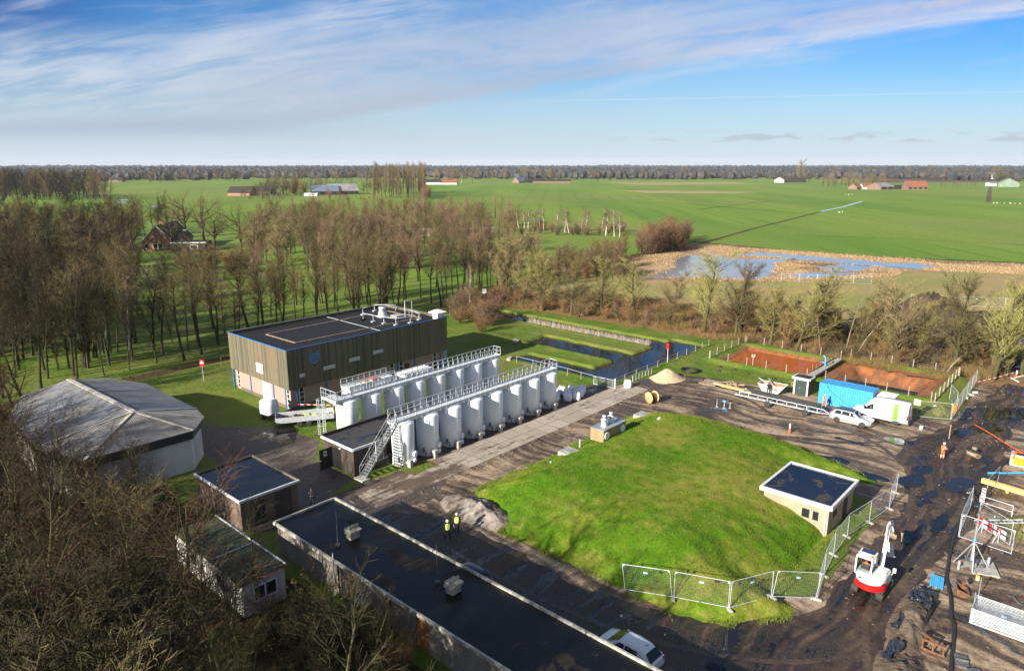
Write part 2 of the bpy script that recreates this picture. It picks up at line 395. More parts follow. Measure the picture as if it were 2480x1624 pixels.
def field_material():
    m, nb, b = mk('grass_fields')
    p = nb.new('ShaderNodeNewGeometry').outputs['Position']; u, v, z = nb.xyz(p)
    # fields: long mown strips across the plain, in two directions
    fa = nb.noise(nb.comb(nb.mul(nb.add(u, nb.mul(v, -1.1)), .012), nb.mul(nb.add(v, u), .0016), 0.), 1., 3., .5)
    fb = nb.noise(nb.vm('MULTIPLY', p, (.004, .004, 0)), 1., 5., .55)
    near = nb.noise(nb.vm('MULTIPLY', p, (1, 1, 0)), .22, 6., .65)
    fine = nb.noise(p, 2.6, 5., .7)
    dist = nb.vm('LENGTH', p)
    g = nb.mix(nb.ss(fa, .36, .62), (.115, .225, .020), (.19, .28, .036))
    g = nb.mix(nb.ss(fb, .42, .66, 0., .75), g, (.20, .235, .055))
    rows = nb.m('SINE', nb.mul(nb.add(nb.mul(u, .62), nb.mul(v, -.78)), .42)); rw = nb.noise(nb.vm('MULTIPLY', p, (.006, .006, 0)), 1., 2.)
    g = nb.mix(nb.mul(nb.ss(rows, .75, 1.), nb.ss(rw, .4, .6, 0., .45)), g, (.085, .15, .02))
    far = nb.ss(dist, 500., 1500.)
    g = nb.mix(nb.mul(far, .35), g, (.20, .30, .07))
    l = nb.mix(nb.ss(near, .35, .68), (.085, .165, .012), (.17, .20, .034))
    l = nb.mix(nb.ss(nb.noise(p, .05, 4.), .42, .66, 0., .5), l, (.20, .19, .06))
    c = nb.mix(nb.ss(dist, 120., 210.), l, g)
    c = nb.mix(nb.ss(fine, .3, .7, .25, 0.), c, nb.mix(1., c, (.35, .35, .3), 'MULTIPLY'))
    # bare earth where the ground dips below the grass
    c = nb.mix(nb.ss(nb.add(z, nb.mul(nb.sub(fine, .5), .35)), -.10, -.28), c, (.085, .055, .028))
    nb.put(b.inputs['Base Color'], c); b.inputs['Roughness'].default_value = .9; b.inputs['Specular IOR Level'].default_value = .15
    nb.put(b.inputs['Normal'], nb.bump(nb.add(nb.mul(fine, .6), nb.noise(p, .8, 4.)), .22))
    return m
M['fields'] = field_material()
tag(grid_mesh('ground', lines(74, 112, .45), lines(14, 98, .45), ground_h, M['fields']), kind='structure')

def outline(pts, step=.6, jit=.25, seed=0, close=True):
    out = []; n = len(pts)
    for i in range(n if close else n - 1):
        a, b = Vector(pts[i][:2]), Vector(pts[(i + 1) % n][:2]); L = (b - a).length; k = max(1, int(L / step))
        nrm = Vector((-(b - a).y, (b - a).x)).normalized() if L > 1e-6 else Vector((0, 0))
        for j in range(k):
            q = a.lerp(b, j / k)
            w = mnoise.noise(Vector((q.x * .62, q.y * .62, seed))) * 1.15 + mnoise.noise(Vector((q.x * 1.9, q.y * 1.9, seed + 5))) * .5
            out.append(q + nrm * w * jit)
    return out
def smooth_loop(pts, k=5):
    out = []; n = len(pts); c = [Vector(p[:2]) for p in pts]
    for i in range(n):
        p0, p1, p2, p3 = c[i - 1], c[i], c[(i + 1) % n], c[(i + 2) % n]
        for j in range(k): t = j / k; out.append(.5 * ((2 * p1) + (p2 - p0) * t + (2 * p0 - 5 * p1 + 4 * p2 - p3) * t * t + (3 * p1 - p0 - 3 * p2 + p3) * t ** 3))
    return out
def sheet(name, pts, z, mat, step=.6, jit=.3, seed=0, kind='structure'):
    o = outline(pts, step, jit, seed) if jit else [Vector(p[:2]) for p in pts]
    tris = tessellate_polygon([[Vector((p.x, p.y, 0)) for p in o]])
    mb = MB(); mb._add([(p.x, p.y, z) for p in o], [tuple(t) for t in tris])
    ob = mb.build(name, mat)
    if ob.data.polygons[0].normal.z < 0: ob.data.flip_normals()
    return tag(ob, kind=kind)

def mud_material(name, dry, damp, wet, along, wetness=.5, tracks=1.):
    """churned earth: pale dry crust, dark damp ruts, standing water in the hollows"""
    m, nb, b = mk(name)
    p = nb.new('ShaderNodeNewGeometry').outputs['Position']; u, v, z = nb.xyz(p)
    a, c_ = (u, v) if along == 'x' else (v, u)
    warp = nb.noise(p, .06, 2.); bend = nb.add(c_, nb.mul(nb.sub(warp, .5), 9.))
    n1 = nb.noise(nb.comb(nb.mul(a, .07), nb.mul(bend, .85), 0.), 1., 7., .62, .3)
    n2 = nb.noise(p, .35, 6., .65); n3 = nb.noise(p, 2.2, 6., .72); n4 = nb.noise(p, 9., 4., .7)
    h = nb.add(nb.mul(n1, .62 * tracks), nb.add(nb.mul(n2, .30 + .3 * (1 - tracks)), nb.mul(n3, .14)))
    mid = nb.noise(p, .08, 3.)
    h = nb.add(h, nb.mul(nb.sub(mid, .5), .35))
    lo = .52 + (wetness - .5) * .3
    col = nb.mix(nb.ss(h, lo - .07, lo + .10), damp, dry)
    col = nb.mix(nb.ss(n3, .34, .62, .55, 0.), col, nb.mix(1., col, (.45, .42, .4), 'MULTIPLY'))
    col = nb.mix(nb.ss(n4, .5, .75, 0., .35), col, nb.mix(1., col, (1.5, 1.45, 1.4), 'MULTIPLY'))
    pud = nb.ss(nb.add(h, nb.mul(nb.sub(n3, .5), .05)), lo - .085, lo - .115)
    col = nb.mix(pud, col, wet)
    nb.put(b.inputs['Base Color'], col)
    nb.put(b.inputs['Roughness'], nb.mix(pud, nb.mix(nb.ss(h, lo - .08, lo + .08), (.52,) * 3, (.9,) * 3), (.04,) * 3))
    b.inputs['Specular IOR Level'].default_value = .5
    bb = nb.new('ShaderNodeBump'); bb.inputs['Distance'].default_value = .16
    nb.put(bb.inputs['Height'], nb.mul(nb.add(nb.mul(h, 1.6), nb.add(nb.mul(n3, .55), nb.mul(n4, .16))), nb.sub(1., pud)))
    nb.put(bb.inputs['Strength'], nb.sub(1., pud)); nb.put(b.inputs['Normal'], bb.outputs[0])
    return m
M['mud'] = mud_material('churned_mud', (.42, .31, .21), (.080, .050, .030), (.020, .016, .014), 'y', .55)
M['haul'] = mud_material('wet_haul_road', (.12, .080, .050), (.032, .021, .015), (.014, .012, .012), 'x', .70)
M['gravel'] = mud_material('grey_gravel', (.20, .16, .135), (.085, .064, .05), (.05, .04, .034), 'x', .30, .35)
M['track'] = mud_material('tyre_rut', (.13, .088, .058), (.062, .042, .028), (.022, .017, .014), 'y', .26, .2)
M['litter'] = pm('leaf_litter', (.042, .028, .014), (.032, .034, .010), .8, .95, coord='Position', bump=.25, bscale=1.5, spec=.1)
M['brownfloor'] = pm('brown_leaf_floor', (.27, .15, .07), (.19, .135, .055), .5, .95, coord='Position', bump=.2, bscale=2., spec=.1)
M['marsh'] = pm('reed_marsh', (.46, .32, .18), (.17, .10, .06), .09, .95, coord='Position', bump=.3, bscale=.8, detail=8., spec=.1, stretch=(1., .6, 1))
M['rough'] = pm('rough_pasture', (.24, .24, .075), (.34, .25, .12), .06, .95, coord='Position', bump=.3, bscale=.7, detail=8., spec=.1)
M['soil'] = pm('dark_soil', (.085, .06, .045), (.05, .036, .027), .5, .95, coord='Position', bump=.25, bscale=1.2, detail=7., spec=.1)
M['moss'] = pm('mossy_verge', (.10, .15, .02), (.13, .12, .04), .5, .95, coord='Position', bump=.2, bscale=2., spec=.1)
def water_material(name, c, rough=.02, wave=.004, sp=.5):
    m, nb, b = mk(name); p = nb.new('ShaderNodeNewGeometry').outputs['Position']
    nb.put(b.inputs['Base Color'], c); b.inputs['Roughness'].default_value = rough; b.inputs['IOR'].default_value = 1.33; b.inputs['Specular IOR Level'].default_value = sp
    nb.put(b.inputs['Normal'], nb.bump(nb.noise(p, 1.6, 3.), wave)); return m
M['water'] = water_material('pond_water', (.010, .012, .012))
M['rustwater'] = water_material('iron_water', (.36, .09, .016), .14, .002, .22)
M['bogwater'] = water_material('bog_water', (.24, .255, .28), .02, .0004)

def concrete_road():
    m, nb, b = mk('concrete_slabs')
    p = nb.new('ShaderNodeNewGeometry').outputs['Position']; u, v, z = nb.xyz(p)
    n = nb.new('ShaderNodeTexBrick'); n.offset = .0; nb.put(n.inputs['Vector'], nb.comb(nb.sub(u, .3), nb.sub(v, 45.25)))
    nb.put(n.inputs['Color1'], (.43, .365, .295)); nb.put(n.inputs['Color2'], (.34, .285, .225)); nb.put(n.inputs['Mortar'], (.20, .15, .11))
    n.inputs['Scale'].default_value = 1.; n.inputs['Brick Width'].default_value = 2.0; n.inputs['Row Height'].default_value = 2.0; n.inputs['Mortar Size'].default_value = .045
    n1 = nb.noise(nb.comb(nb.mul(u, .25), nb.mul(v, .7), 0.), 1., 7., .68); n2 = nb.noise(p, 1.9, 5., .7)
    d = nb.add(nb.mul(n1, .75), nb.mul(n2, .25))
    # mud carried onto the southern end
    d = nb.sub(d, nb.ss(u, 50., 38., 0., .13))
    c = nb.mix(nb.ss(d, .47, .36), n.outputs[0], (.12, .083, .058))
    c = nb.mix(nb.ss(n2, .35, .65, .3, 0.), c, nb.mix(1., c, (.6, .58, .55), 'MULTIPLY'))
    nb.put(b.inputs['Base Color'], c); nb.put(b.inputs['Roughness'], nb.ss(d, .35, .55, .55, .88))
    nb.put(b.inputs['Normal'], nb.bump(nb.add(nb.mul(n2, .4), nb.mul(n.outputs['Fac'], -.6)), .03))
    return m
M['slabs'] = concrete_road()

# big sheets, each a few millimetres above the one below
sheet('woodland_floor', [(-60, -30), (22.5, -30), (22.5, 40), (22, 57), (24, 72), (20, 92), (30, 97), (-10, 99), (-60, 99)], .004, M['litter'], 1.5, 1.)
sheet('mud_yard', [(78, 48.6), (81, 48.3), (86.5, 44.5), (88, 38), (88.5, 31), (89, 28), (90, 20), (88.8, 16.5), (90, 13.6), (97, 13.4), (108, 13.8), (118, 11), (140, 0), (150, -60),
                   (20, -60), (22, 20), (28, 28), (29, 45), (34, 50), (60, 50.4), (74.5, 49.4)], .004, M['mud'], .7, .45, 2)
sheet('haul_road', [(28.6, -30), (28.6, 43), (32, 45.4), (35.6, 41), (36.2, 36), (35.8, 30), (35.4, 25), (37, 19.5), (40, 15), (44, 12.2), (50, 12.2), (58, 12.), (65, 11.8), (70, 13.5), (76, 15.5), (82, 15.), (88, 13.2), (96, 12.6), (112, 11.), (112, 7.5), (92, 7.8), (74, 6.8), (62, 6.9), (52, 8.1), (46, 8.0), (40, 4), (38, -4), (40, -30)], .008, M['haul'], .6, .5, 5)
sheet('gravel_lane', [(28, 46.5), (28.4, 50), (35.3, 51.4), (35., 58), (38, 62), (38.2, 67), (34, 73), (31, 78), (27.5, 79), (28.3, 68), (28.8, 58), (24, 57.5), (23, 50)], .008, M['gravel'], .6, .35, 9)
sheet('apron', [(28.7, 44.5), (29, 50.5), (40, 49.7), (41, 45), (37, 43), (33, 44.2)], .012, M['gravel'], .6, .3, 11)
sheet('concrete_road', [(33, 45.2), (33.4, 49.3), (77.2, 49.35), (77, 45.25)], .016, M['slabs'], .8, .14, 13)
sheet('earth_verge', [(40.5, 50.0), (40.2, 53.5), (67, 53.8), (74, 52.2), (75, 49.6), (66, 49.3), (52, 49.25)], .020, M['track'], .6, .15, 14)
sheet('tank_yard', [(39.3, 53.3), (39.0, 63.8), (66.5, 64.2), (67, 53.4)], .022, M['gravel'], .6, .25, 15)
sheet('mossy_strip', [(39.5, 47.9), (39.4, 49.9), (42.6, 50.0), (42.5, 48.2)], .024, M['moss'], .5, .2, 15)

def rut(pts, w, z, seed):
    c = [Vector(p[:2]) for p in pts]; d = []
    for i in range(len(c) - 1):                         # smooth the line
        p0, p1, p2, p3 = c[max(i - 1, 0)], c[i], c[i + 1], c[min(i + 2, len(c) - 1)]
        for j in range(8):
            t = j / 8; d.append(.5 * ((2 * p1) + (p2 - p0) * t + (2 * p0 - 5 * p1 + 4 * p2 - p3) * t * t + (3 * p1 - p0 - 3 * p2 + p3) * t ** 3))
    d.append(c[-1]); L, Rr = [], []
    for i, p in enumerate(d):
        t = (d[min(i + 1, len(d) - 1)] - d[max(i - 1, 0)]).normalized(); n = Vector((-t.y, t.x))
        tp = min(1., i / 5, (len(d) - 1 - i) / 5) ** .5 + .02; e = tp * w * (.5 + .35 * mnoise.noise(Vector((p.x * .8, p.y * .8, seed)))); f = tp * w * (.5 + .35 * mnoise.noise(Vector((p.x * .8, p.y * .8, seed + 9))))
        L.append(p + n * e); Rr.append(p - n * f)
    sheet('tyre_rut', L + Rr[::-1], z, M['track'], 9, 0)
for i, (w, line) in enumerate([
        (.55, [Q(1500, 925), Q(1600, 932), Q(1680, 985), Q(1780, 1010), Q(1900, 1020), Q(2060, 1040)]),
        (.5, [Q(1560, 905), Q(1650, 925), Q(1760, 975), Q(1880, 1000), Q(2000, 1010), Q(2120, 1015)]),
        (.6, [Q(1620, 960), Q(1700, 990), Q(1840, 1022), Q(2010, 1050)]),
        (.45, [Q(1600, 975), Q(1700, 1012), Q(1800, 1030), Q(1960, 1062)]),
        (.5, [Q(1640, 900), Q(1740, 930), Q(1800, 965), Q(1870, 975)]),
        (.7, [Q(1530, 900), Q(1580, 888), Q(1640, 890), Q(1690, 905)])]):
    rut(line, w, .012 + .004 * i, i * 3.1)
for i, (w, line) in enumerate([(.5, [(37, 7), (44, 9.4), (52, 9.9), (60, 9.3), (70, 9.6), (80, 11.2), (92, 10.2), (108, 9.4)]), (.5, [(37, 5.2), (44.5, 8.3), (52, 8.8), (60, 8.2), (70, 8.4), (80, 9.9), (92, 8.9), (108, 8.3)]), (.45, [(47, 11.3), (56, 10.9), (66, 10.6), (75, 13), (80, 18), (82, 24)]), (.45, [(50, 11.9), (58, 11.5), (66, 11.8), (73, 14.2), (78, 19), (80, 25)]), (.4, [(33, 40), (32.6, 34), (32.5, 27), (33.4, 20), (36.5, 13), (41, 8.8)]), (.4, [(31.3, 42), (31, 34), (30.9, 26), (31.8, 18), (35, 10.5), (39, 6)]), (.5, [(98, 11), (90, 11.6), (84, 14), (78, 17.5), (74, 22), (72, 28)])]):
    rut([Vector(p) for p in line], w, .0165 + .0008 * i, 40 + i * 2.7)
for i, (x, y, rx, ry) in enumerate([(62, 8.9, 2.6, .4), (66.5, 10.8, 2.2, .6), (71.5, 9.3, 1.5, .9), (79, 8.2, 2.4, .4), (86.5, 11.4, 1.7, .8), (90, 9.6, 2.2, .9), (96, 10.6, 2., 1.), (76, 20, .4, 1.5), (79.5, 16.4, .6, 1.), (58, 10.3, 1.2, .3), (34, 14, .5, 1.3), (31.6, 29, .35, 1.2)]):
    sheet('puddle', [(x + rx * math.cos(a), y + ry * math.sin(a)) for a in np.linspace(0, 2 * math.pi, 14, endpoint=False)], .048 + .0005 * i, M['water'], .14, .85 * min(rx, ry) + .15, i * 1.7 + 60)
for i, pts in enumerate([
        [Q(1570, 975), Q(1600, 972), Q(1628, 985), Q(1640, 996), Q(1610, 992)],
        [Q(1985, 1100), Q(2015, 1098), Q(2060, 1112), Q(2065, 1122), Q(2030, 1118)],
        [Q(2080, 1115), Q(2120, 1100), Q(2148, 1110), Q(2140, 1128), Q(2105, 1130)],
        [Q(2120, 1085), Q(2160, 1082), Q(2165, 1098), Q(2130, 1100)],
        [Q(2240, 1000), Q(2275, 985), Q(2290, 1000), Q(2260, 1012)],
        [Q(2310, 960), Q(2380, 948), Q(2400, 975), Q(2330, 975)],
        [Q(2225, 965), Q(2250, 948), Q(2262, 955), Q(2240, 975)],
        [Q(1905, 1060), Q(1950, 1063), Q(1975, 1075), Q(1930, 1078)]]):
    sheet('puddle', smooth_loop(pts, 6), .044, M['water'], .14, .30, i * 2.3)
# ponds, basins
for i, (a, b_, c, d) in enumerate(PONDS):
    pass
def water_rects(name, rects, z, mat):
    mb = MB()
    for i, (a, b_, c, d) in enumerate(rects): mb.poly([(a, c, z), (b_, c, z), (b_, d, z), (a, d, z)])
    return tag(mb.build(name, mat), kind='structure')
water_rects('pond_water', [(75.5, 104.2, 49.5, 56.1), (75.5, 81.4, 56.1, 69.8), (85.2, 92., 56.1, 75), (96.2, 102.6, 56.1, 97)], -.27, M['water'])
water_rects('basin_water', [(96.0, 107.6, 31.0, 46.0)], -.24, M['rustwater'])
water_rects('basin_water', [(96.2, 101.8, 16.4, 31.0)], -.70, M['water'])
M['lining'] = pm('iron_stained_lining', (.32, .115, .035), (.14, .06, .028), .5, .85, coord='Position', detail=8., stretch=(.6, 2., 1.), bump=.05)
for nm, r, dp, bw in (('basin_lining', BASIN_A, 1.5, 2.6), ('basin_lining', BASIN_B, 1.9, 4.2)):
    mb = MB(); us = np.linspace(r[0] - .1, r[1] + .1, 26); vs = np.linspace(r[2] - .1, r[3] + .1, 30)
    tag(grid_mesh(nm, us, vs, lambda u, v: ground_h(u, v) + .045, M['lining']), kind='structure')
tag(grid_mesh('ditch_water', np.linspace(-38, 117, 2), np.array([99.0, 104.5]), lambda u, v: -.75, M['water']), kind='structure')
# countryside beyond the hedge
sheet('hedge_floor', [Q(1110, 712), Q(1200, 715), Q(1660, 790), Q(1740, 790), Q(2000, 850), Q(2230, 890), Q(2420, 900), Q(2420, 800), Q(2050, 770), Q(1850, 748), Q(1500, 705), Q(1300, 682), Q(1130, 670)], .02, M['brownfloor'], 1.2, 1.2, 20)
sheet('rough_grass', [Q(1150, 672), Q(1300, 690), Q(1500, 715), Q(1850, 760), Q(2050, 780), Q(2450, 810), Q(2500, 622), Q(2150, 628), Q(1700, 648), Q(1500, 640), Q(1300, 610)], .012, M['rough'], 2, 2., 22)
sheet('work_ground', [Q(1900, 790), Q(1960, 745), Q(2060, 722), Q(2420, 722), Q(2460, 860), Q(2330, 868), Q(2240, 880), Q(2060, 850)], .03, M['soil'], 1.2, 1., 23)
sheet('marsh', [Q(1380, 615), Q(1440, 600), Q(1560, 575), Q(1610, 566), Q(1700, 568), Q(1850, 583), Q(2000, 594), Q(2200, 606), Q(2420, 614), Q(2450, 640), Q(2300, 632), Q(2120, 632), Q(1900, 650), Q(1700, 655), Q(1500, 648), Q(1400, 632)], .03, M['marsh'], 2.5, 2.2, 24)
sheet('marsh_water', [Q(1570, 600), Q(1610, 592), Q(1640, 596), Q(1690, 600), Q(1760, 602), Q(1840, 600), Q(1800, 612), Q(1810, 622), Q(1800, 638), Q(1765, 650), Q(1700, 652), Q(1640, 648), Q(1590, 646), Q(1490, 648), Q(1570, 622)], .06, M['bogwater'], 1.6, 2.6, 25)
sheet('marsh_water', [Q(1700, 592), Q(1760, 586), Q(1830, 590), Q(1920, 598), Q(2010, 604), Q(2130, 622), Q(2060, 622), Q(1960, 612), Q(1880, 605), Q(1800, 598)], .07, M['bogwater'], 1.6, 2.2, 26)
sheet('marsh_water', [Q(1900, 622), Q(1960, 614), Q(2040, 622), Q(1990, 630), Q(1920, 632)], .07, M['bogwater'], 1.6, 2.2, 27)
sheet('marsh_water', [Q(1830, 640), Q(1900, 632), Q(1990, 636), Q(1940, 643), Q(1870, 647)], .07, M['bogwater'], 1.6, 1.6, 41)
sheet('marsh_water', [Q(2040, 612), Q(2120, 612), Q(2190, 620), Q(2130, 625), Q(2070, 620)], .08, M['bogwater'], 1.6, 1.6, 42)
sheet('marsh_water', [Q(1617, 579), Q(1632, 580), Q(1690, 600), Q(1672, 601)], .07, M['bogwater'], 1.5, .5, 28)
for i, pts in enumerate([[Q(2150, 770), Q(2200, 765), Q(2190, 790), Q(2175, 785)], [Q(2165, 800), Q(2195, 800), Q(2180, 840), Q(2160, 830)], [Q(2368, 790), Q(2400, 785), Q(2400, 800), Q(2372, 802)], [Q(2362, 855), Q(2400, 835), Q(2400, 848)]]):
    sheet('puddle', smooth_loop(pts), .06, M['bogwater'], .4, .6, i)
# far fields: ploughed land, ditches, farm lane
M['plough'] = pm('ploughed_land', (.10, .07, .06), (.14, .10, .08), .01, .95, coord='Position', spec=.1)
M['straw'] = pm('dry_grass_field', (.36, .28, .13), (.24, .25, .09), .008, .95, coord='Position', spec=.1)
sheet('ploughed_field', [Q(2010, 413), Q(2350, 413), Q(2380, 420), Q(2260, 424), Q(2000, 424)], .1, M['plough'], 60, 4., 30)
sheet('dry_field', [Q(1380, 423), Q(1720, 424), Q(1760, 428), Q(1500, 431)], .1, M['straw'], 60, 8., 31)
sheet('dry_field', [Q(1440, 443), Q(1640, 444), Q(1790, 447), Q(1700, 450), Q(1500, 449)], .1, M['straw'], 40, 8., 32)
def ditch(pts, w, mat, z=.08, name='field_ditch'):
    L, Rr = [], []
    for i, p in enumerate(pts):
        t = (pts[min(i + 1, len(pts) - 1)] - pts[max(i - 1, 0)]).normalized(); n = Vector((-t.y, t.x, 0)) * w / 2
        L.append(p + n); Rr.append(p - n)
    sheet(name, [v for v in L] + [v for v in Rr[::-1]], z, mat, 12, .35, w)
M['ditchbank'] = pm('ditch_bank', (.055, .06, .02), (.09, .07, .03), .06, .95, coord='Position', spec=.1)
ditch([Q(1625, 567), Q(1760, 529), Q(1885, 498), Q(1915, 490)], 1.8, M['ditchbank'])
ditch([Q(1907, 492), Q(1960, 481), Q(2004, 468)], 2.6, M['bogwater'], .1)
ditch([Q(1610, 562), Q(1850, 583), Q(2100, 600), Q(2400, 612)], 2., M['ditchbank'], .07)
ditch([Q(1000, 451), Q(1300, 462), Q(1600, 474), Q(1890, 499)], 1.6, M['ditchbank'])
ditch([Q(1010, 470), Q(1250, 478), Q(1400, 482)], 1.2, M['ditchbank'])
ditch([Q(1620, 487), Q(1800, 466)], 1.3, M['ditchbank']); ditch([Q(1600, 466), Q(2000, 468), Q(2400, 474)], 2., M['straw'])
ditch([Q(1850, 546), Q(2100, 556), Q(2400, 570)], .9, M['ditchbank'])
ditch([Q(2297, 470), Q(2300, 448), Q(2303, 425)], 3.6, M['plough'], .12, 'farm_lane')
ditch([Q(140, 470), Q(360, 480), Q(420, 482)], 2., M['ditchbank'])
for i, pts in enumerate([[Q(272, 469), Q(296, 470), Q(290, 472), Q(270, 471)], [Q(275, 464), Q(300, 464), Q(296, 466), Q(276, 466)], [Q(345, 480), Q(375, 478), Q(370, 481), Q(350, 483)]]):
    sheet('field_pool', pts, .1, M['bogwater'], 6, .8, i)
# ---------------------------------------------------------------- grassed reservoir mound
MO = [Q(*p) for p in [(1102, 1146), (1130, 1128), (1200, 1095), (1300, 1048), (1372, 1012), (1455, 972), (1530, 962), (1650, 978), (1780, 1012), (1900, 1056), (1985, 1095), (2040, 1125)]] + [Vector((63, 19.5)), Vector((61.6, 16.8)), Vector((59.5, 15.3)), Vector((54.6, 14.9)), Vector((51, 15.0)), Vector((47.8, 14.8)), Vector((45.4, 15.0)), Vector((43.6, 15.2))] + [Q(*p) for p in [(1860, 1418), (1800, 1440), (1700, 1452), (1600, 1440), (1480, 1392), (1350, 1322), (1230, 1268), (1165, 1238), (1172, 1212), (1140, 1178)]]
sheet('grass_verge', [(42.8, 15.8), (44.5, 13.2), (48, 12.9), (55, 13.2), (60.5, 13.), (63, 14.5), (63.5, 19), (58, 22), (46, 20)], .030, M['fields'], .5, .3, 44)
mo = smooth_loop(MO)
MOC = Vector((49, 27))
def mound_h(d):
    q = min(d / 7.4, 1.); return 2.2 * (1 - (1 - q) ** 1.7) * sstep(d / 1.2 + .15)
def mound_mesh():
    us, vs = np.arange(33, 69, .25), np.arange(9, 49, .25); U, W = np.meshgrid(us, vs)
    A = np.array([p[:] for p in mo]); Bp = np.roll(A, -1, 0); pt = np.stack([U.ravel(), W.ravel()], 1)
    ab = Bp - A; ap = pt[:, None] - A[None]; q = np.clip((ap * ab).sum(2) / ((ab * ab).sum(1) + 1e-9), 0, 1)
    dist = np.sqrt(((ap - ab[None] * q[..., None]) ** 2).sum(2)).min(1)
    cr = ((A[None, :, 1] > pt[:, None, 1]) != (Bp[None, :, 1] > pt[:, None, 1])) & (pt[:, None, 0] < ab[None, :, 0] * (pt[:, None, 1] - A[None, :, 1]) / (ab[None, :, 1] + 1e-12) + A[None, :, 0])
    ins = cr.sum(1) % 2 == 1; d = np.where(ins, dist, -dist)
    V = []
    for (x, y), e in zip(pt, d):
        n1 = mnoise.noise(Vector((x * .22, y * .22, 0))); n2 = mnoise.noise(Vector((x * .9, y * .9, 4))); n3 = mnoise.noise(Vector((x * 1.1 + y * .7, y * 1.1 - x * .7, 9)))
        h = mound_h(max(e + n2 * .35, 0)) + (n1 * .14 + n2 * .06 + n3 * .04) * sstep(e / 2.) - (.06 if e < .0 else .02)
        V.append((x, y, h if e > -.3 else -.4))
    n = len(us); i = (np.arange(n - 1)[None, :] + n * np.arange(len(vs) - 1)[:, None]).ravel(); Fq = np.stack([i, i + 1, i + 1 + n, i + n], 1)
    return np.array(V), Fq[(d[Fq] > -.7).any(1)]
def mound_material():
    m, nb, b = mk('mound_grass'); p = nb.new('ShaderNodeNewGeometry').outputs['Position']
    n1 = nb.noise(p, .16, 5., .6); n2 = nb.noise(p, .9, 6., .7); n3 = nb.noise(p, 5., 4., .7)
    c = nb.mix(nb.ss(n1, .38, .64), (.078, .180, .007), (.150, .212, .015))
    c = nb.mix(nb.ss(nb.add(nb.mul(n1, .45), nb.mul(n2, .55)), .46, .63, 0., .62), c, (.28, .245, .065))
    c = nb.mix(nb.ss(n2, .32, .48, .45, 0.), c, (.04, .095, .006))
    c = nb.mix(nb.ss(n3, .35, .6, .35, 0.), c, nb.mix(1., c, (.4, .4, .3), 'MULTIPLY'))
    nb.put(b.inputs['Base Color'], c); b.inputs['Roughness'].default_value = .95; b.inputs['Specular IOR Level'].default_value = .1
    nb.put(b.inputs['Normal'], nb.bump(nb.add(n2, nb.mul(n3, .5)), .12)); return m
M['mound'] = mound_material()
mv, mf = mound_mesh()
MOUND = tag(np_mesh('mound', mv, mf, M['mound'], None, True), kind='structure')
from mathutils.bvhtree import BVHTree
_bv = BVHTree.FromPolygons([Vector(v) for v in mv], [tuple(f) for f in mf])
def on_mound(u, v):
    h = _bv.ray_cast(Vector((u, v, 20)), Vector((0, 0, -1)))
    return max(h[0].z, 0.) if h[0] is not None else 0.
def blades(name, pts, h, w, mats, lean=.35, seed=1, n=3, parent=None):
    """tufts of thin upright leaves; pts (k,3)"""
    rg = np.random.default_rng(seed); p = np.repeat(np.asarray(pts), n, 0); k = len(p)
    p = p + np.c_[rg.normal(0, w * 1.5, (k, 2)), np.zeros(k)]
    a = rg.uniform(0, 2 * np.pi, k); hh = h * rg.uniform(.5, 1.25, k); ww = w * rg.uniform(.6, 1.3, k)
    ex = np.c_[np.cos(a), np.sin(a), np.zeros(k)] * ww[:, None] / 2
    la = rg.uniform(0, 2 * np.pi, k); le = hh * lean * rg.uniform(.1, 1., k)
    top = p + np.c_[np.cos(la) * le, np.sin(la) * le, hh]
    V = np.stack([p - ex, p + ex, top], 1).reshape(-1, 3)
    return np_mesh(name, V, np.arange(len(V)).reshape(-1, 3), mats, parent, False, rg.integers(0, len(mats), k) if isinstance(mats, list) else None)
M['blade1'] = pm('grass_blade', (.11, .25, .011), (.075, .18, .008), 1., .8, spec=.1)
M['blade2'] = pm('pale_grass_blade', (.27, .28, .06), (.18, .23, .03), 1., .8, spec=.1)
def scatter_mound(n, seed):
    rg = random.Random(seed); out = []
    while len(out) < n:
        q = Vector((rg.uniform(33, 69), rg.uniform(9, 49)))
        if on_mound(q.x, q.y) < .03: continue
        if 53.6 < q.x < 60.3 and 15 < q.y < 20.5: continue
        if mnoise.noise(Vector((q.x * .6, q.y * .6, 2))) + rg.random() * .9 < .15: continue
        out.append((q.x, q.y, on_mound(q.x, q.y) - .02))
    return out
def fringe(n, seed):
    rg = random.Random(seed); out = []
    for _ in range(n):
        i = rg.randrange(len(mo)); p = mo[i].lerp(mo[i - 1], rg.random()); o = (p - MOC).normalized(); q = p + o * abs(rg.gauss(0, .28)) - o * .25
        if mnoise.noise(Vector((q.x * .55, q.y * .55, 7))) > -.05: out.append((q.x, q.y, max(on_mound(q.x, q.y), .02)))
    return out
tag(blades('grass', fringe(9000, 8), .16, .032, [M['blade1'], M['blade2'], M['blade2']], .9, 6), kind='stuff')
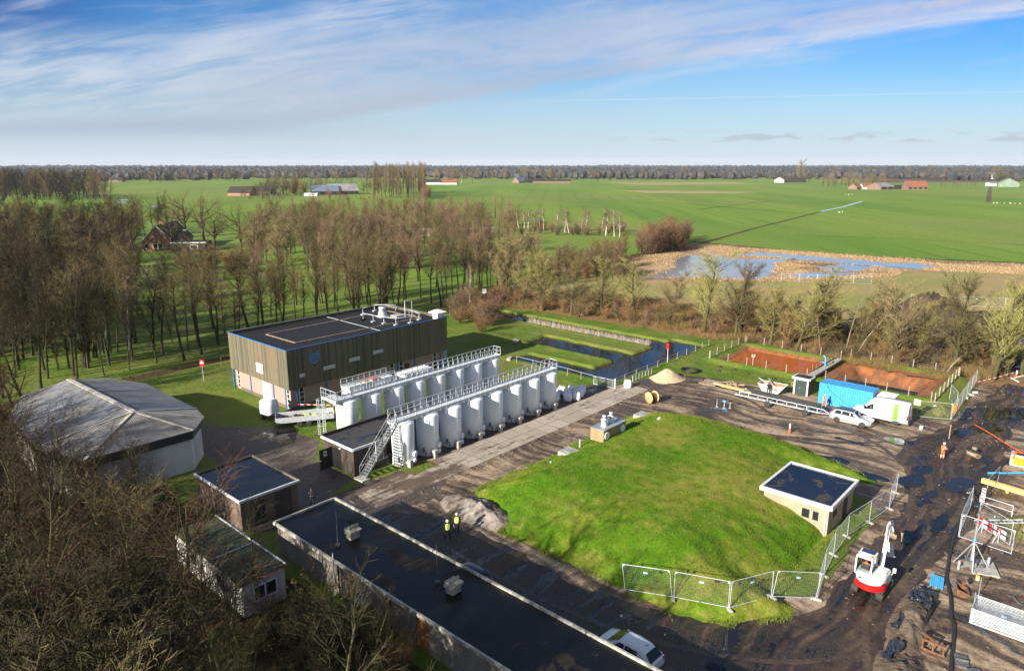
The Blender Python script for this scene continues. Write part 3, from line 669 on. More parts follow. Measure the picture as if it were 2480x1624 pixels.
def clods(n, seed):
    rg = np.random.default_rng(seed); P_ = []; rr = random.Random(seed)
    zones = [((68, 88), (20, 46), .6), ((30, 36), (22, 45), .15), ((44, 112), (7, 13), .5), ((40, 82), (-2, 7), .8), ((34, 74), (44.2, 45.3), .3), ((84, 110), (8, 14), .4)]
    while len(P_) < n:
        (a, b), (c, d), w = zones[rr.randrange(len(zones))]; x, y = rr.uniform(a, b), rr.uniform(c, d)
        if rr.random() > w or on_mound(x, y) > .02 or mnoise.noise(Vector((x * .5, y * .5, 3))) < rr.uniform(-.3, .35): continue
        P_.append((x, y, .02))
    P_ = np.array(P_); k = len(P_); base = np.array([(1, 0, 0), (0, 1, 0), (-1, 0, 0), (0, -1, 0), (0, 0, .8), (0, 0, -.4)]); F0 = np.array([(0, 1, 4), (1, 2, 4), (2, 3, 4), (3, 0, 4)])
    sz = (.025 + .085 * rg.random(k) ** 3)[:, None, None]; a = rg.uniform(0, 6.28, k); ca, sa = np.cos(a)[:, None], np.sin(a)[:, None]
    B0 = base[None] * rg.uniform(.6, 1.3, (k, 6, 3)) * sz; V = np.stack([B0[..., 0] * ca - B0[..., 1] * sa, B0[..., 0] * sa + B0[..., 1] * ca, B0[..., 2]], 2) + P_[:, None]
    Fq = (F0[None] + 6 * np.arange(k)[:, None, None]).reshape(-1, 3)
    return tag(np_mesh('earth_clods', V.reshape(-1, 3), Fq, [pm('clod', (.16, .11, .07), None, 2., .95), pm('pale_stone', (.30, .25, .19), None, 2., .9), pm('dark_clod', (.06, .042, .03), None, 2., .9)], None, False, np.repeat(rg.choice([0, 1, 2], k, p=[.5, .12, .38]), 4)), kind='stuff')
clods(5200, 3)
tag(blades('grass', scatter_mound(60000, 5), .11, .03, [M['mound'], M['mound'], M['mound'], M['blade2']], .8, 4), kind='stuff')
# ---------------------------------------------------------------- buildings
def part(mb, name, mat, par, bevel=0):
    """a part modelled in site coordinates, hung under its thing (an Empty) or under another part"""
    o = mb.build(name, mat, par, bevel)
    if par.parent is None: o.location = -par.location
    return o
M['clad'] = planks('weathered_cladding', (.20, .165, .10), (.075, .084, .058), (.21, .145, .08), .16, .85, .13, .015)
M['pebble'] = pm('pink_pebbledash', (.42, .29, .235), (.31, .21, .17), 14., .9, bump=.02, bscale=30.)
M['browntim'] = planks('brown_stained_timber', (.085, .060, .046), (.055, .041, .033), (.11, .08, .06), .13, .75, .12, .012)
M['greytim'] = ribbed('pale_ribbed_panel', (.42, .37, .31), (.27, .235, .195), .11, .02, None, .7)
M['tanbrick'] = bricks('tan_brick', (.50, .355, .23), (.40, .275, .17), (.45, .37, .28))
M['redbrick'] = bricks('red_brick', (.36, .13, .075), (.28, .095, .055), (.36, .28, .22))
M['brownbrick'] = bricks('brown_brick', (.17, .095, .065), (.12, .07, .05), (.2, .16, .13))
M['thatch'] = pm('dark_roof_tiles', (.030, .027, .027), (.055, .045, .04), .8, .8, stretch=(1, 1, 5), bump=.04, spec=.2)
M['orangetile'] = pm('orange_roof_tiles', (.28, .10, .05), (.20, .075, .04), .5, .8)
M['greysheet'] = ribbed('grey_corrugated_roof', (.27, .28, .295), (.16, .155, .14), .18, .016, 1, .65, 0, .35)
M['greysheet2'] = ribbed('grey_corrugated_roof_end', (.30, .285, .26), (.17, .155, .13), .18, .016, 0, .65, 0, .35)
M['whitewall'] = pm('stained_white_wall', (.66, .64, .59), (.40, .37, .31), .5, .8, stretch=(1, 1, .35))
def wet_roof(name, dry, wet, amount, scale, seed, gl=.05, sp=.5):
    m, nb, b = mk(name); p = nb.new('ShaderNodeTexCoord').outputs['Object']
    n = nb.add(nb.noise(nb.vm('ADD', nb.vm('MULTIPLY', p, (1, 1, 0)), (seed, seed, 0)), scale, 5., .6, 1.2), 0.)
    n = nb.sub(n, 0.); fine = nb.noise(p, 3., 4.); px_, py_, pz_ = nb.xyz(p)
    seam = nb.ss(nb.m('ABSOLUTE', nb.sub(nb.m('FRACT', nb.add(py_, 100.37)), .5)), .47, .50); f = nb.m('MULTIPLY', nb.ss(nb.add(n, nb.mul(nb.sub(nb.noise(nb.vm('MULTIPLY', p, (.5, 3., 1)), 1.4, 3.), .5), .16)), amount, amount + .02), nb.sub(1., nb.mul(seam, .7)))
    nb.put(b.inputs['Base Color'], nb.mix(f, wet, nb.mix(fine, dry, tuple(x * .65 for x in dry))))
    nb.put(b.inputs['Roughness'], nb.mix(f, (gl,) * 3, (.75,) * 3)); b.inputs['Specular IOR Level'].default_value = sp
    nb.put(b.inputs['Normal'], nb.bump(nb.mul(fine, f), .01)); return m
M['hallroof'] = wet_roof('hall_bitumen_roof', (.018, .017, .018), (.012, .012, .013), .30, .25, 3, .4, .3)
M['longroof'] = wet_roof('long_bitumen_roof', (.026, .021, .016), (.0035, .0035, .004), .57, .28, 8, .36, .25)
M['hutroof'] = wet_roof('hut_puddled_roof', (.060, .047, .036), (.006, .007, .010), .58, .42, 21)
M['shedroof'] = wet_roof('shed_wet_roof', (.02, .02, .022), (.008, .009, .012), .66, .3, 5, .15, .35)
M['pumproof'] = wet_roof('pump_shed_roof', (.055, .05, .048), (.018, .02, .024), .42, .35, 14)
M['mossroof'] = pm('mossy_roof', (.075, .075, .04), (.04, .05, .02), 1.2, .95, bump=.04)

def window(par, o, ax, w, h, rows, frame=.07, mat='white', face=-1, cols=1):
    """a framed window on a wall: o = lower left corner on the wall plane, ax = 'x' or 'y' along the wall, face = outward sign"""
    x, y, z = o; pr = .03 * face
    def q(a0, a1, z0, z1, d0, d1):
        return (x + a0, x + a1, y + min(d0, d1), y + max(d0, d1), z + z0, z + z1) if ax == 'x' else (x + min(d0, d1), x + max(d0, d1), y + a0, y + a1, z + z0, z + z1)
    fr = part(_w(q, w, h, rows, cols, frame, pr, MB()), 'window', M[mat], par)
    g = MB(); g.box(*q(frame / 2, w - frame / 2, frame / 2, h - frame / 2, 0, pr * .45)); g.build('pane', M['darkglass'], fr)
    return fr
def _w(q, w, h, rows, cols, f, pr, mb):
    for i in range(rows + 1): mb.box(*q(0, w, i * (h - f) / rows, i * (h - f) / rows + f, 0, pr))
    for i in range(cols + 1):
        a = i * (w - f) / cols
        for j in range(rows): mb.box(*q(a, a + f, j * (h - f) / rows + f, (j + 1) * (h - f) / rows, 0, pr * .98))
    return mb

def hall():
    t = thing('timber_hall', 'long waterworks hall with weathered timber cladding above pink pebbledash walls', 'building', (41.1, 72.4, 0))
    X0, X1, Y0, Y1, ZB, ZT = 41.1, 66.5, 72.4, 86.6, 2.65, 7.5
    i = .35
    part(MB().box(X0 + i, X1 - i, Y0 + i, Y1 - i, -.3, ZB + .1), 'wall', M['pebble'], t)
    part(MB().box(X0 + i - .02, X1 - i + .02, Y0 + i - .02, Y1 - i + .02, -.3, .42), 'plinth', M['brownbrick'], t)
    c = MB(); th = .16
    c.box(X0, X1, Y0, Y0 + th, ZB, ZT); c.box(X0, X1, Y1 - th, Y1, ZB, ZT)
    c.box(X0, X0 + th, Y0 + th, Y1 - th, ZB, ZT); c.box(X1 - th, X1, Y0 + th, Y1 - th, ZB, ZT)
    part(c, 'cladding', M['clad'], t)
    part(MB().box(X0 + th, X1 - th, Y0 + th, Y1 - th, ZB + .06, ZT - .32), 'roof', M['hallroof'], t)
    tr = MB(); tr.bar((X0 - .05, Y0 - .04, ZT + .03), (X1 + .05, Y0 - .04, ZT + .03), .12, .07); tr.bar((X0 - .04, Y0 + .03, ZT + .032), (X0 - .04, Y1 + .05, ZT + .032), .12, .07)
    part(tr, 'parapet_trim', M['blue'], t)
    tr = MB(); tr.bar((X0 + .02, Y1 - .08, ZT + .04), (X1, Y1 - .08, ZT + .04), .34, .07); tr.bar((X1 - .08, Y0 + .03, ZT + .045), (X1 - .08, Y1 - .26, ZT + .045), .34, .07)
    part(tr, 'coping', M['steel'], t)
    k = MB(); zr = ZT - .30
    for a, b_ in (((44.5, 76.0), (64.6, 75.7)), ((44.5, 76.0), (44.4, 82.9)), ((44.4, 82.9), (64.4, 83.1)), ((64.6, 75.7), (64.4, 83.1))):
        k.bar((*a, zr), (*b_, zr), .22, .14)
    part(k, 'roof_curb', pm('gravel_curb', (.36, .27, .18), (.10, .08, .06), 5., .9), t)
    part(MB().bar((55.6, Y0 + .2, zr - .0), (55.9, Y1 - .3, zr - .0), .07, .05), 'conductor', M['rail'], t)
    # white strips and blue posts under the overhang
    for y in (85.0, 72.95): window(t, (X0 + i, y, .15), 'y', .62, 2.45, 4)
    for x in (42.6, 56.3, 57.9, 64.0): window(t, (x, Y0 + i, .15), 'x', .66, 2.45, 4)
    for x, y in ((X0 + .06, 86.3), (X0 + i - .09, 82.2), (X0 + i - .09, 76.6), (X0 + i - .09, 73.85)):
        part(MB().box(x, x + .13, y - .08, y + .08, 0, ZB), 'post', M['blue'], t)
    for x in (42.3, 46.4, 50.2, 53.9, 57.6, 60.6, 65.4):
        part(MB().box(x - .09, x + .09, Y0 + i - .10, Y0 + i, 0, ZB), 'post', M['blue'], t)
    d = part(MB().box(X0 + i - .05, X0 + i, 77.2, 79.2, .02, 2.35), 'door', M['white'], t)
    MB().box(X0 + i - .09, X0 + i - .05, 78.25, 78.31, .95, 1.15).build('handle', M['steel'], d)
    part(MB().box(X0 - .05, X0, 78.15, 79.75, 3.55, 4.75), 'sign_panel', M['white'], t)
    for x0, x1, z0, z1 in ((42.6, 43.3, 3.9, 4.35), (45.9, 47.6, 4.1, 4.55), (49.7, 51.3, 4.35, 4.8), (53.4, 55.0, 4.6, 5.05)):
        v = MB(); v.box(x0, x1, Y0 - .05, Y0, z0, z1); v.k = 1
        for s in range(5): v.box(x0 + .06, (x0 + x1) / 2 - .04, Y0 - .066, Y0 - .05, z0 + .06 + s * .07, z0 + .075 + s * .07); v.box((x0 + x1) / 2 + .04, x1 - .06, Y0 - .066, Y0 - .05, z0 + .06 + s * .07, z0 + .075 + s * .07)
        part(v, 'vent_grille', [M['white'], M['steel']], t)
    # the blue mark: four stacked zig-zag waves joined at the ends
    lg = MB(); lx, lw = 44.15, 1.25
    for r_ in range(4):
        z = 6.45 - r_ * .34
        pts = [(0, .10), (.14, .02), (.26, .05), (.5, -.16), (.74, .10), (.86, .14), (1, .34)]
        for (a, za), (b_, zb) in zip(pts, pts[1:]): lg.bar((lx + a * lw, Y0 - .03, z + za * .9), (lx + b_ * lw, Y0 - .03, z + zb * .9), .05, .10)
        if r_ < 3:
            lg.bar((lx, Y0 - .031, z + .09), (lx, Y0 - .031, z - .25), .05, .07); lg.bar((lx + lw, Y0 - .031, z + .3), (lx + lw, Y0 - .031, z - .04), .05, .07)
    part(lg, 'logo', M['skyblue'], t)
    # roof gear
    rv = MB(); rv.box(60.6, 62.0, 79.7, 81.1, zr - .1, zr + .2); rv.lathe((61.3, 80.4, zr + .2), [(.62, 0), (.6, .35), (.45, .95), (.52, 1.0), (.52, 1.25), (.1, 1.32)], 18)
    part(rv, 'roof_fan', M['rail'], t)
    rl = MB()
    for a, b_ in (((58.2, 80.8), (58.3, 78.6)), ((58.3, 78.6), (58.6, 76.6)), ((58.6, 76.6), (59.1, 74.6)), ((59.1, 74.6), (61.3, 74.2)), ((61.3, 74.2), (63.5, 74.9)), ((63.5, 74.9), (64.3, 78.)), ((58.2, 80.8), (60.2, 83.6)), ((60.2, 83.6), (63., 84.5)), ((63., 84.5), (65.3, 82.4))):
        rl.tube([(*a, zr), (*a, zr + .95), (*b_, zr + .95), (*b_, zr)], .05, 6); rl.box(a[0] - .3, a[0] + .3, a[1] - .2, a[1] + .2, zr, zr + .14)
    rl.tube([(63.1, 77.5, zr), (63.1, 77.5, zr + 2.5), (63.8, 76.8, zr + 2.5), (63.8, 76.8, zr)], .05, 6)
    part(rl, 'safety_rail', M['rail'], t)
    part(MB().box(62.2, 63.9, 78.3, 79.9, zr - .05, zr + .22), 'roof_hatch', M['concrete'], t)
    ch = MB(); ch.box(65.2, 66.2, 72.9, 73.9, zr, zr + .85); ch.loft([[Vector((65.7 + sx * a, 73.4 + sy * a, zr + z)) for sx, sy in ((-1, -1), (1, -1), (1, 1), (-1, 1))] for a, z in ((.95, .92), (.95, 1.02), (.3, 1.35))], sm=False)
    part(ch, 'hooded_flue', M['white'], t)
    du = MB(); du.box(66.9, 68.0, 74.2, 75.6, 0, 4.6); du.box(66.7, 68.2, 74.0, 75.8, 4.6, 4.72)
    part(du, 'air_duct', pm('pale_blue_duct', (.36, .55, .64), None, 2., .5), t)
    part(MB().tube([(59.3, Y0 + .3, .8), (59.3, Y0 + .05, .8)], .02, 6).box(58.9, 59.5, Y0 + .1, Y0 + .33, 1.5, 2.1), 'wall_box', M['black'], t)
hall()

def long_building():
    t = thing('long_building', 'very long low building with wet black bitumen roof and pale ribbed wall', 'building', (23.6, 45.1, 0))
    X0, X1, Y1, Y0, H = 23.6, 28.8, 45.1, -12., 2.55
    part(MB().box(X0 + .12, X1 - .12, Y0 + .1, Y1 - .12, -.2, H - .12), 'wall', M['greytim'], t)
    part(MB().box(X0, X1, Y0, Y1, H - .2, H - .06), 'roof', M['longroof'], t)
    f = MB(); f.bar((X0 - .06, Y0, H - .02), (X0 - .06, Y1 + .06, H - .02), .14, .24); f.bar((X1 + .06, Y0, H - .02), (X1 + .06, Y1 + .06, H - .02), .14, .24); f.bar((X0, Y1 + .05, H - .022), (X1, Y1 + .05, H - .022), .14, .23)
    part(f, 'fascia', pm('mossy_white_fascia', (.50, .48, .42), (.28, .28, .22), 2.5, .7), t)
    for x, y in ((26.3, 39.1), (26.6, 28.9)):
        v = MB(); v.box(x - .38, x + .38, y - .32, y + .32, H - .1, H + .32); v.prism([(x - .5, y - .4, H + .32), (x - .5, y + .4, H + .32), (x - .34, y + .48, H + .62), (x - .34, y - .48, H + .62)], (.84, 0, 0))
        v.box(x - .34, x + .5, y - .05, y + .05, H + .62, H + .86)
        part(v, 'roof_vent', pm('mossy_vent', (.50, .47, .38), (.26, .25, .18), 3., .8), t, .03)
    for x, y, z0, h in ((24.9, 38.9, H, 2.6), (26.5, 30.3, H, 2.7)):
        part(MB().tube([(x, y, z0 - .1), (x, y, z0 + h * .25), (x, y, z0 + h)], [.04, .03, .012], 6).cyl((x, y, 0), .16, z0 - .1, z0 + .1, 10), 'lightning_rod', M['steel'], t)
    pn = MB(); pn.tube([(X0 - .18, 37.3, .0), (X0 - .18, 37.3, 3.2)], .035, 6); part(pn, 'vent_pipe', M['rail'], t)
    for y in (31.4, 36.9): part(MB().tube([(X0 - .08, y, 0), (X0 - .08, y, H - .1)], .06, 8), 'downpipe', M['black'], t)
    d = part(MB().box(X0 + .06, X0 + .12, 28.05, 29.1, .05, 2.15), 'door', pm('orange_brown_door', (.38, .17, .06), (.28, .12, .04), 2., .6, stretch=(1, 4, .6)), t)
    MB().box(X0 + .02, X0 + .06, 28.9, 28.96, 1.0, 1.14).build('handle', M['steel'], d)
    a = MB(); a.box(X0 - .85, X0 + .05, 33.1, 34.3, .1, 1.35); a.k = 1; a.box(X0 - .87, X0 - .85, 33.2, 34.2, .25, 1.25)
    part(a, 'air_cooler', [pm('stained_cooler', (.34, .31, .24), (.16, .12, .08), 2., .8), M['rust']], t, .03)
    for y in (15, 19.5, 24): window(t, (X1 - .12, y, .9), 'x' if False else 'y', 1.6, 1.1, 1, .07, 'white', 1, 2)
long_building()

def flat_shed():
    t = thing('dark_shed', 'dark ribbed flat-roofed shed with white fascia between round barn and long building', 'shed', (23.3, 50, 0))
    X0, X1, Y0, Y1, H = 23.3, 28.7, 50., 57.9, 2.6
    w = MB(); w.box(X0 + .15, X1 - .15, Y0 + .15, Y1 - .15, -.1, H - .15); part(w, 'wall', ribbed('brown_ribbed_wall', (.20, .135, .10), (.12, .085, .065), .2, .02, None, .7), t)
    part(MB().box(X0 + .1, X1 - .1, Y0 + .1, Y1 - .1, H - .15, H - .05), 'roof', M['shedroof'], t)
    f = MB(); f.bar((X0 + .05, Y0, H), (X0 + .05, Y1, H), .12, .2); f.bar((X0, Y0 + .04, H + .002), (X1, Y0 + .04, H + .002), .12, .2); part(f, 'fascia', M['white'], t)
    f = MB(); f.bar((X1 - .05, Y0 + .12, H - .002), (X1 - .05, Y1, H - .002), .12, .2); f.bar((X0 + .12, Y1 - .05, H - .004), (X1 - .12, Y1 - .05, H - .004), .12, .2); part(f, 'rear_fascia', pm('mossy_edge', (.16, .15, .09), None, 3.), t)
    part(MB().box(24.6, 25.5, Y0 + .1, Y0 + .15, .02, 2.1), 'door', M['black'], t)
    part(MB().box(26.4, 27.9, Y0 + .1, Y0 + .15, .02, 2.2), 'gate', M['browntim'], t)
flat_shed()

def pump_shed():
    t = thing('pump_shed', 'brown timber pump shed with open black door below the front tank stair', 'shed', (35.4, 51.8, 0))
    H = 2.7
    w = MB(); w.box(35.5, 39.3, 51.9, 56.9, -.1, H - .15)
    x = part(w, 'wall', M['browntim'], t)
    part(MB().box(39.3, 47.2, 53.9, 56.9, -.1, H - .15), 'rear_wall', M['browntim'], t)
    part(MB().box(35.46, 39.36, 51.86, 56.94, H - .15, H - .05).box(39.36, 47.2, 53.86, 56.94, H - .15, H - .052), 'roof', M['pumproof'], t)
    f = MB(); f.bar((35.4, 51.8, H), (35.4, 57., H), .14, .22); f.bar((35.47, 51.83, H + .002), (39.4, 51.83, H + .002), .14, .22); part(f, 'fascia', M['white'], t)
    part(MB().bar((35.5, 57., H + .06), (47.3, 57., H + .06), .16, .34), 'parapet', M['bitumen'], t)
    part(MB().box(35.46, 35.5, 54.0, 55.35, .05, 2.15), 'doorway', pm('dark_interior', (.006, .006, .006), None), t)
    d = part(MB().box(34.05, 35.45, 55.36, 55.42, .05, 2.1), 'door', M['black'], t)
    MB().box(34.5, 34.85, 55.34, 55.36, 1.35, 1.9).build('notice', M['white'], d)
    MB().cyl((34.67, 55.335, 1.66), .11, -.004, .004, 14, axis='y').build('notice_disc', M['blue'], d)
    MB().box(34.1, 34.2, 55.31, 55.36, 1.0, 1.05).build('handle', M['rail'], d)
    part(MB().box(35.32, 35.46, 53.75, 54.0, 2.28, 2.4), 'lamp', M['white'], t, .02)
    part(MB().tube([(37.2, 51.8, 2.6), (37.2, 51.8, .1)], .04, 6), 'downpipe', M['rail'], t)
    part(MB().tube([(35.9, 51.55, 0), (35.9, 51.55, 1.1), (39., 51.3, 1.1), (39., 51.3, 0)], .035, 6), 'guard_rail', M['galv'], t)
pump_shed()

def round_barn():
    t = thing('round_barn', 'large barn with polygonal end and grey corrugated roof behind bare trees', 'barn', (22, 77, 0))
    E = [(15., 70.5), (17., 64.3), (26.3, 64.3), (28.6, 67.2), (29.2, 70.2), (29.2, 83.), (27.2, 88.6), (23., 90.3), (18.4, 88.6), (15.6, 82.)]
    Z, ZR = 4.1, 5.7; A, Bq = Vector((22.9, 69.2, ZR)), Vector((22.2, 85.4, ZR))
    c = Vector((22.1, 77.5)); ins = [c + (Vector(p) - c) * .965 for p in E]
    w = MB(); n = len(E); w._add([(p.x, p.y, z) for z in (-.2, Z) for p in ins], [(i, (i + 1) % n, n + (i + 1) % n, n + i) for i in range(n)])
    part(w, 'wall', M['whitewall'], t)
    w = MB(); o2 = [c + (Vector(p) - c) * .985 for p in E]; w._add([(p.x, p.y, z) for z in (Z - .9, Z - .02) for p in o2], [(i, (i + 1) % n, n + (i + 1) % n, n + i) for i in range(n)])
    part(w, 'dark_band', M['black'], t)
    r = MB(); e = [Vector((*p, Z)) for p in E]
    # long slopes
    r.poly([e[4], e[5], Bq, A]); part(r, 'roof', M['greysheet'], t); r = MB(); r.poly([e[9], e[0], A, Bq])
    part(r, 'roof', M['greysheet'], t)
    r = MB()
    for i, j in ((0, 1), (1, 2), (2, 3), (3, 4)): r.poly([e[i], e[j], A])
    part(r, 'end_roof', M['greysheet2'], t); r = MB()
    for i, j in ((5, 6), (6, 7), (7, 8), (8, 9)): r.poly([e[i], e[j], Bq])
    part(r, 'end_roof', M['greysheet2'], t)
    k = MB(); k.bar(A + Vector((0, 0, .03)), Bq + Vector((0, 0, .03)), .45, .08)
    for i in range(0, 5): k.bar(e[i] + Vector((0, 0, .05)), A + Vector((0, 0, .04)), .28, .06)
    k.bar(Vector((29.2, 79.2, Z + .05)), Vector((22.4, 79.4, ZR + .04)), .18, .05)
    part(k, 'ridge_cap', pm('pale_ridge', (.50, .47, .41), (.34, .32, .27), 2., .8), t)
    for i in range(4): part(MB().bar(e[i] - Vector((0, 0, .04)), e[i + 1] - Vector((0, 0, .04)), .1, .1), 'eaves', M['steel'], t)
round_barn()

def site_cabin():
    t = thing('site_cabin', 'dirty white cabin with mossy roof and red trim among bare trees', 'cabin', (18, 39.4, 0))
    part(MB().box(18, 21, 39.4, 49.3, .1, 2.45), 'wall', M['whitewall'], t, .03)
    part(MB().box(17.9, 21.1, 39.3, 49.4, 2.45, 2.58), 'roof', M['mossroof'], t)
    part(MB().bar((17.85, 39.24, 2.5), (21.15, 39.24, 2.5), .06, .09).bar((17.86, 39.28, 2.5), (17.86, 40.4, 2.5), .06, .09), 'red_trim', M['rust'], t)
    part(MB().bar((21.12, 39.4, 2.62), (21.12, 49.4, 2.62), .08, .08).bar((18, 43.6, 2.6), (21, 43.6, 2.6), .08, .06), 'roof_strip', M['rail'], t)
    window(t, (18.7, 39.4, .9), 'x', 1.7, 1.1, 1, .1, 'white', -1, 2)
    window(t, (18., 46.0, 1.0), 'y', .9, 1.0, 1, .08); window(t, (18., 42.2, 1.0), 'y', .9, 1.0, 1, .08)
site_cabin()

def brick_hut():
    t = thing('brick_hut', 'small tan brick hut with white roof edge set into the grassed mound', 'hut', (53.8, 15, 0))
    X0, X1, Y0, Y1, H = 53.85, 60., 15.1, 20.3, 2.5
    part(MB().box(X0, X1, Y0, Y1, -.3, H - .1), 'wall', M['tanbrick'], t)
    f = MB(); e = .2
    for a, b_ in (((X0 - e, Y0 - e), (X1 + e, Y0 - e)), ((X0 - e, Y1 + e), (X1 + e, Y1 + e))): f.bar((a[0] - .1, a[1], H + .06), (b_[0] + .1, b_[1], H + .06), .2, .34)
    for x in (X0 - e, X1 + e): f.bar((x, Y0 - e + .1, H + .058), (x, Y1 + e - .1, H + .058), .2, .336)
    part(f, 'fascia', pm('white_fascia', (.74, .74, .72), (.55, .55, .53), 4., .5), t)
    part(MB().box(X0 - e + .1, X1 + e - .1, Y0 - e + .1, Y1 + e - .1, H - .1, H + .1), 'roof', M['hutroof'], t)
    for y, w in ((16.55, .6), (15.85, .45)): window(t, (X0, y, 1.1), 'y', w, .75, 1, .06, 'black')
    for x in (55., 55.5): window(t, (x, Y0, 1.2), 'x', .28, .55, 1, .05, 'black')
    part(MB().box(57.5, 58.5, Y0 - .04, Y0, .02, 2.1), 'door', M['black'], t)
    part(MB().tube([(X0 - .06, 15.3, H - .1), (X0 - .06, 15.3, .0)], .05, 8), 'downpipe', M['white'], t)
brick_hut()

def kiosk():
    t = thing('pump_kiosk', 'small brick kiosk with dark green double doors beside the rusty basins', 'kiosk', (88, 29.7, 0))
    part(MB().box(88, 89.5, 28.8, 30.7, -.1, 2.1), 'wall', M['brownbrick'], t)
    part(MB().box(87.8, 89.7, 28.6, 30.9, 2.1, 2.32), 'roof_edge', M['white'], t)
    part(MB().box(87.95, 89.55, 28.75, 30.75, 2.3, 2.335), 'roof', M['hutroof'], t)
    fr = part(MB().box(87.94, 88, 28.85, 29.02, 0, 2.1).box(87.94, 88, 30.48, 30.65, 0, 2.1).box(87.94, 88, 29.02, 30.48, 1.98, 2.1), 'door_frame', M['white'], t)
    for y0, y1 in ((29.02, 29.74), (29.76, 30.48)):
        d = part(MB().box(87.93, 87.99, y0, y1, .02, 1.98), 'door', pm('dark_green_door', (.028, .05, .046), None, 2., .5), t)
    MB().box(87.89, 87.93, 29.8, 29.95, .95, 1.0).build('handle', M['rail'], d)
    part(MB().bar((88.1, 31.05, .0), (88.9, 31.05, 1.1), .06).bar((88.2, 31.3, 0), (89.3, 31.3, 1.2), .06).bar((89.2, 30.8, 1.15), (89.2, 31.8, 1.15), .06), 'stair_rail', M['oldwood'], t)
kiosk()

# ---------------------------------------------------------------- farmhouses and barns of the plain
def gable(mb, x0, x1, y0, y1, z0, ze, zr, ax='x', roof=None, hip=0.):
    """walls into mb, roof slabs into roof; ridge along ax"""
    if ax == 'x':
        ym = (y0 + y1) / 2; mb.box(x0, x1, y0, y1, z0, ze)
        mb.prism([(x0, y0, ze), (x0, y1, ze), (x0, ym, zr)], (.2, 0, 0)); mb.prism([(x1 - .2, y0, ze), (x1 - .2, y1, ze), (x1 - .2, ym, zr)], (.2, 0, 0))
        a, b = (x0 - .3 + hip, ym, zr), (x1 + .3, ym, zr); o = .4; zo = ze - o * (zr - ze) / (ym - y0)
        for s, y in ((-1, y0 - o), (1, y1 + o)): roof.prism([(x0 - .3, y, zo), (x1 + .3, y, zo), b, a], (0, 0, .16))
        if hip: roof.prism([(x0 - .3, y0 - o, zo), a, (x0 - .3, y1 + o, zo)], (0, 0, .16))
    else:
        xm = (x0 + x1) / 2; mb.box(x0, x1, y0, y1, z0, ze)
        mb.prism([(x0, y0, ze), (x1, y0, ze), (xm, y0, zr)], (0, .2, 0)); mb.prism([(x0, y1 - .2, ze), (x1, y1 - .2, ze), (xm, y1 - .2, zr)], (0, .2, 0))
        a, b = (xm, y0 - .3 + hip, zr), (xm, y1 + .3, zr); o = .4; zo = ze - o * (zr - ze) / (xm - x0)
        for x in (x0 - o, x1 + o): roof.prism([(x, y0 - .3, zo), (x, y1 + .3, zo), b, a], (0, 0, .16))
        if hip: roof.prism([(x0 - o, y0 - .3, zo), a, (x1 + o, y0 - .3, zo)], (0, 0, .16))
def farmhouse():
    p = Q(368, 583); t = thing('farmhouse', 'red brick farmhouse with dark hipped roof under the great oak', 'farmhouse', (p.x, p.y, 0), HEAD + R(80) - math.pi / 2 - R(90) + R(0))
    t.rotation_euler.z = HEAD - R(90) + R(8)
    w, r = MB(), MB(); gable(w, -5.2, 5.2, 0, 22, 0, 3.1, 8.6, 'y', r, 0)
    wl = w.build('wall', M['redbrick'], t); rf = r.build('roof', M['thatch'], t)
    for x in (-4.2, 2.8): 
        f = MB().box(x, x + 1.3, -.05, 0, .9, 2.4).build('window', M['white'], t); MB().box(x + .1, x + 1.2, -.07, -.05, 1., 2.3).build('pane', M['darkglass'], f)
    f = MB().box(-1.6, 1.7, -.05, 0, .9, 2.5).build('window', M['white'], t); MB().box(-1.45, -.1, -.07, -.05, 1., 2.4).box(.2, 1.55, -.07, -.05, 1., 2.4).build('pane', M['darkglass'], f)
    MB().bar((-5.6, -.32, 2.75), (0, -.32, 8.7), .12, .3).bar((5.6, -.32, 2.75), (0, -.32, 8.7), .12, .3).build('barge_board', M['white'], t)
    MB().box(-.9, .9, 6, 6.9, 8.2, 9.6).build('chimney', M['redbrick'], rf)
    MB().box(6.8, 8., 6, 7, 6.3, 6.5).build('skylight', M['white'], rf)
    MB().box(5.4, 16.5, -3.5, 4, 0, 2.9).build('annexe', M['black'], t)
    MB().box(5.2, 16.8, -3.8, 4.2, 2.9, 3.15).build('annexe_roof', M['bitumen'], t)
    MB().bar((5.2, -3.85, 3.0), (16.8, -3.85, 3.0), .12, .34).build('annexe_fascia', M['white'], t)
    f = MB().box(11.5, 14., -3.56, -3.5, .8, 2.3).build('annexe_window', M['white'], t); MB().box(11.7, 13.8, -3.58, -3.56, .95, 2.15).build('pane', M['darkglass'], f)
    q = Q(285, 588); t2 = thing('outhouse', 'low thatched outhouse left of the farmhouse among dark trees', 'outhouse', (q.x - 4, q.y + 12, 0), HEAD - R(90) + R(10))
    w, r = MB(), MB(); gable(w, -6, 6, 0, 10, 0, 2.2, 7., 'x', r); w.build('wall', M['redbrick'], t2); r.build('roof', M['thatch'], t2)
farmhouse()
def far_house(px, py, L, D, h, ridge, wall, roof, label, cat='farmhouse', name='farm_building', turn=0., group=None, win=0):
    L, D, h, ridge = L * .56, D * .6, h * .6, ridge * .56
    p = Q(px, py); t = thing(name, label, cat, (p.x, p.y, 0), HEAD - R(90) + R(turn), group)
    w, r = MB(), MB(); gable(w, -L / 2, L / 2, 0, D, 0, h, ridge, 'x', r); w.build('wall', wall, t); r.build('roof', roof, t)
    for i in range(win):
        x = -L / 2 + (i + .5) * L / win; MB().box(x - L / win * .28, x + L / win * .28, -.12, 0, h * .25, h * .8).build('window', M['darkglass'], t)
    return t
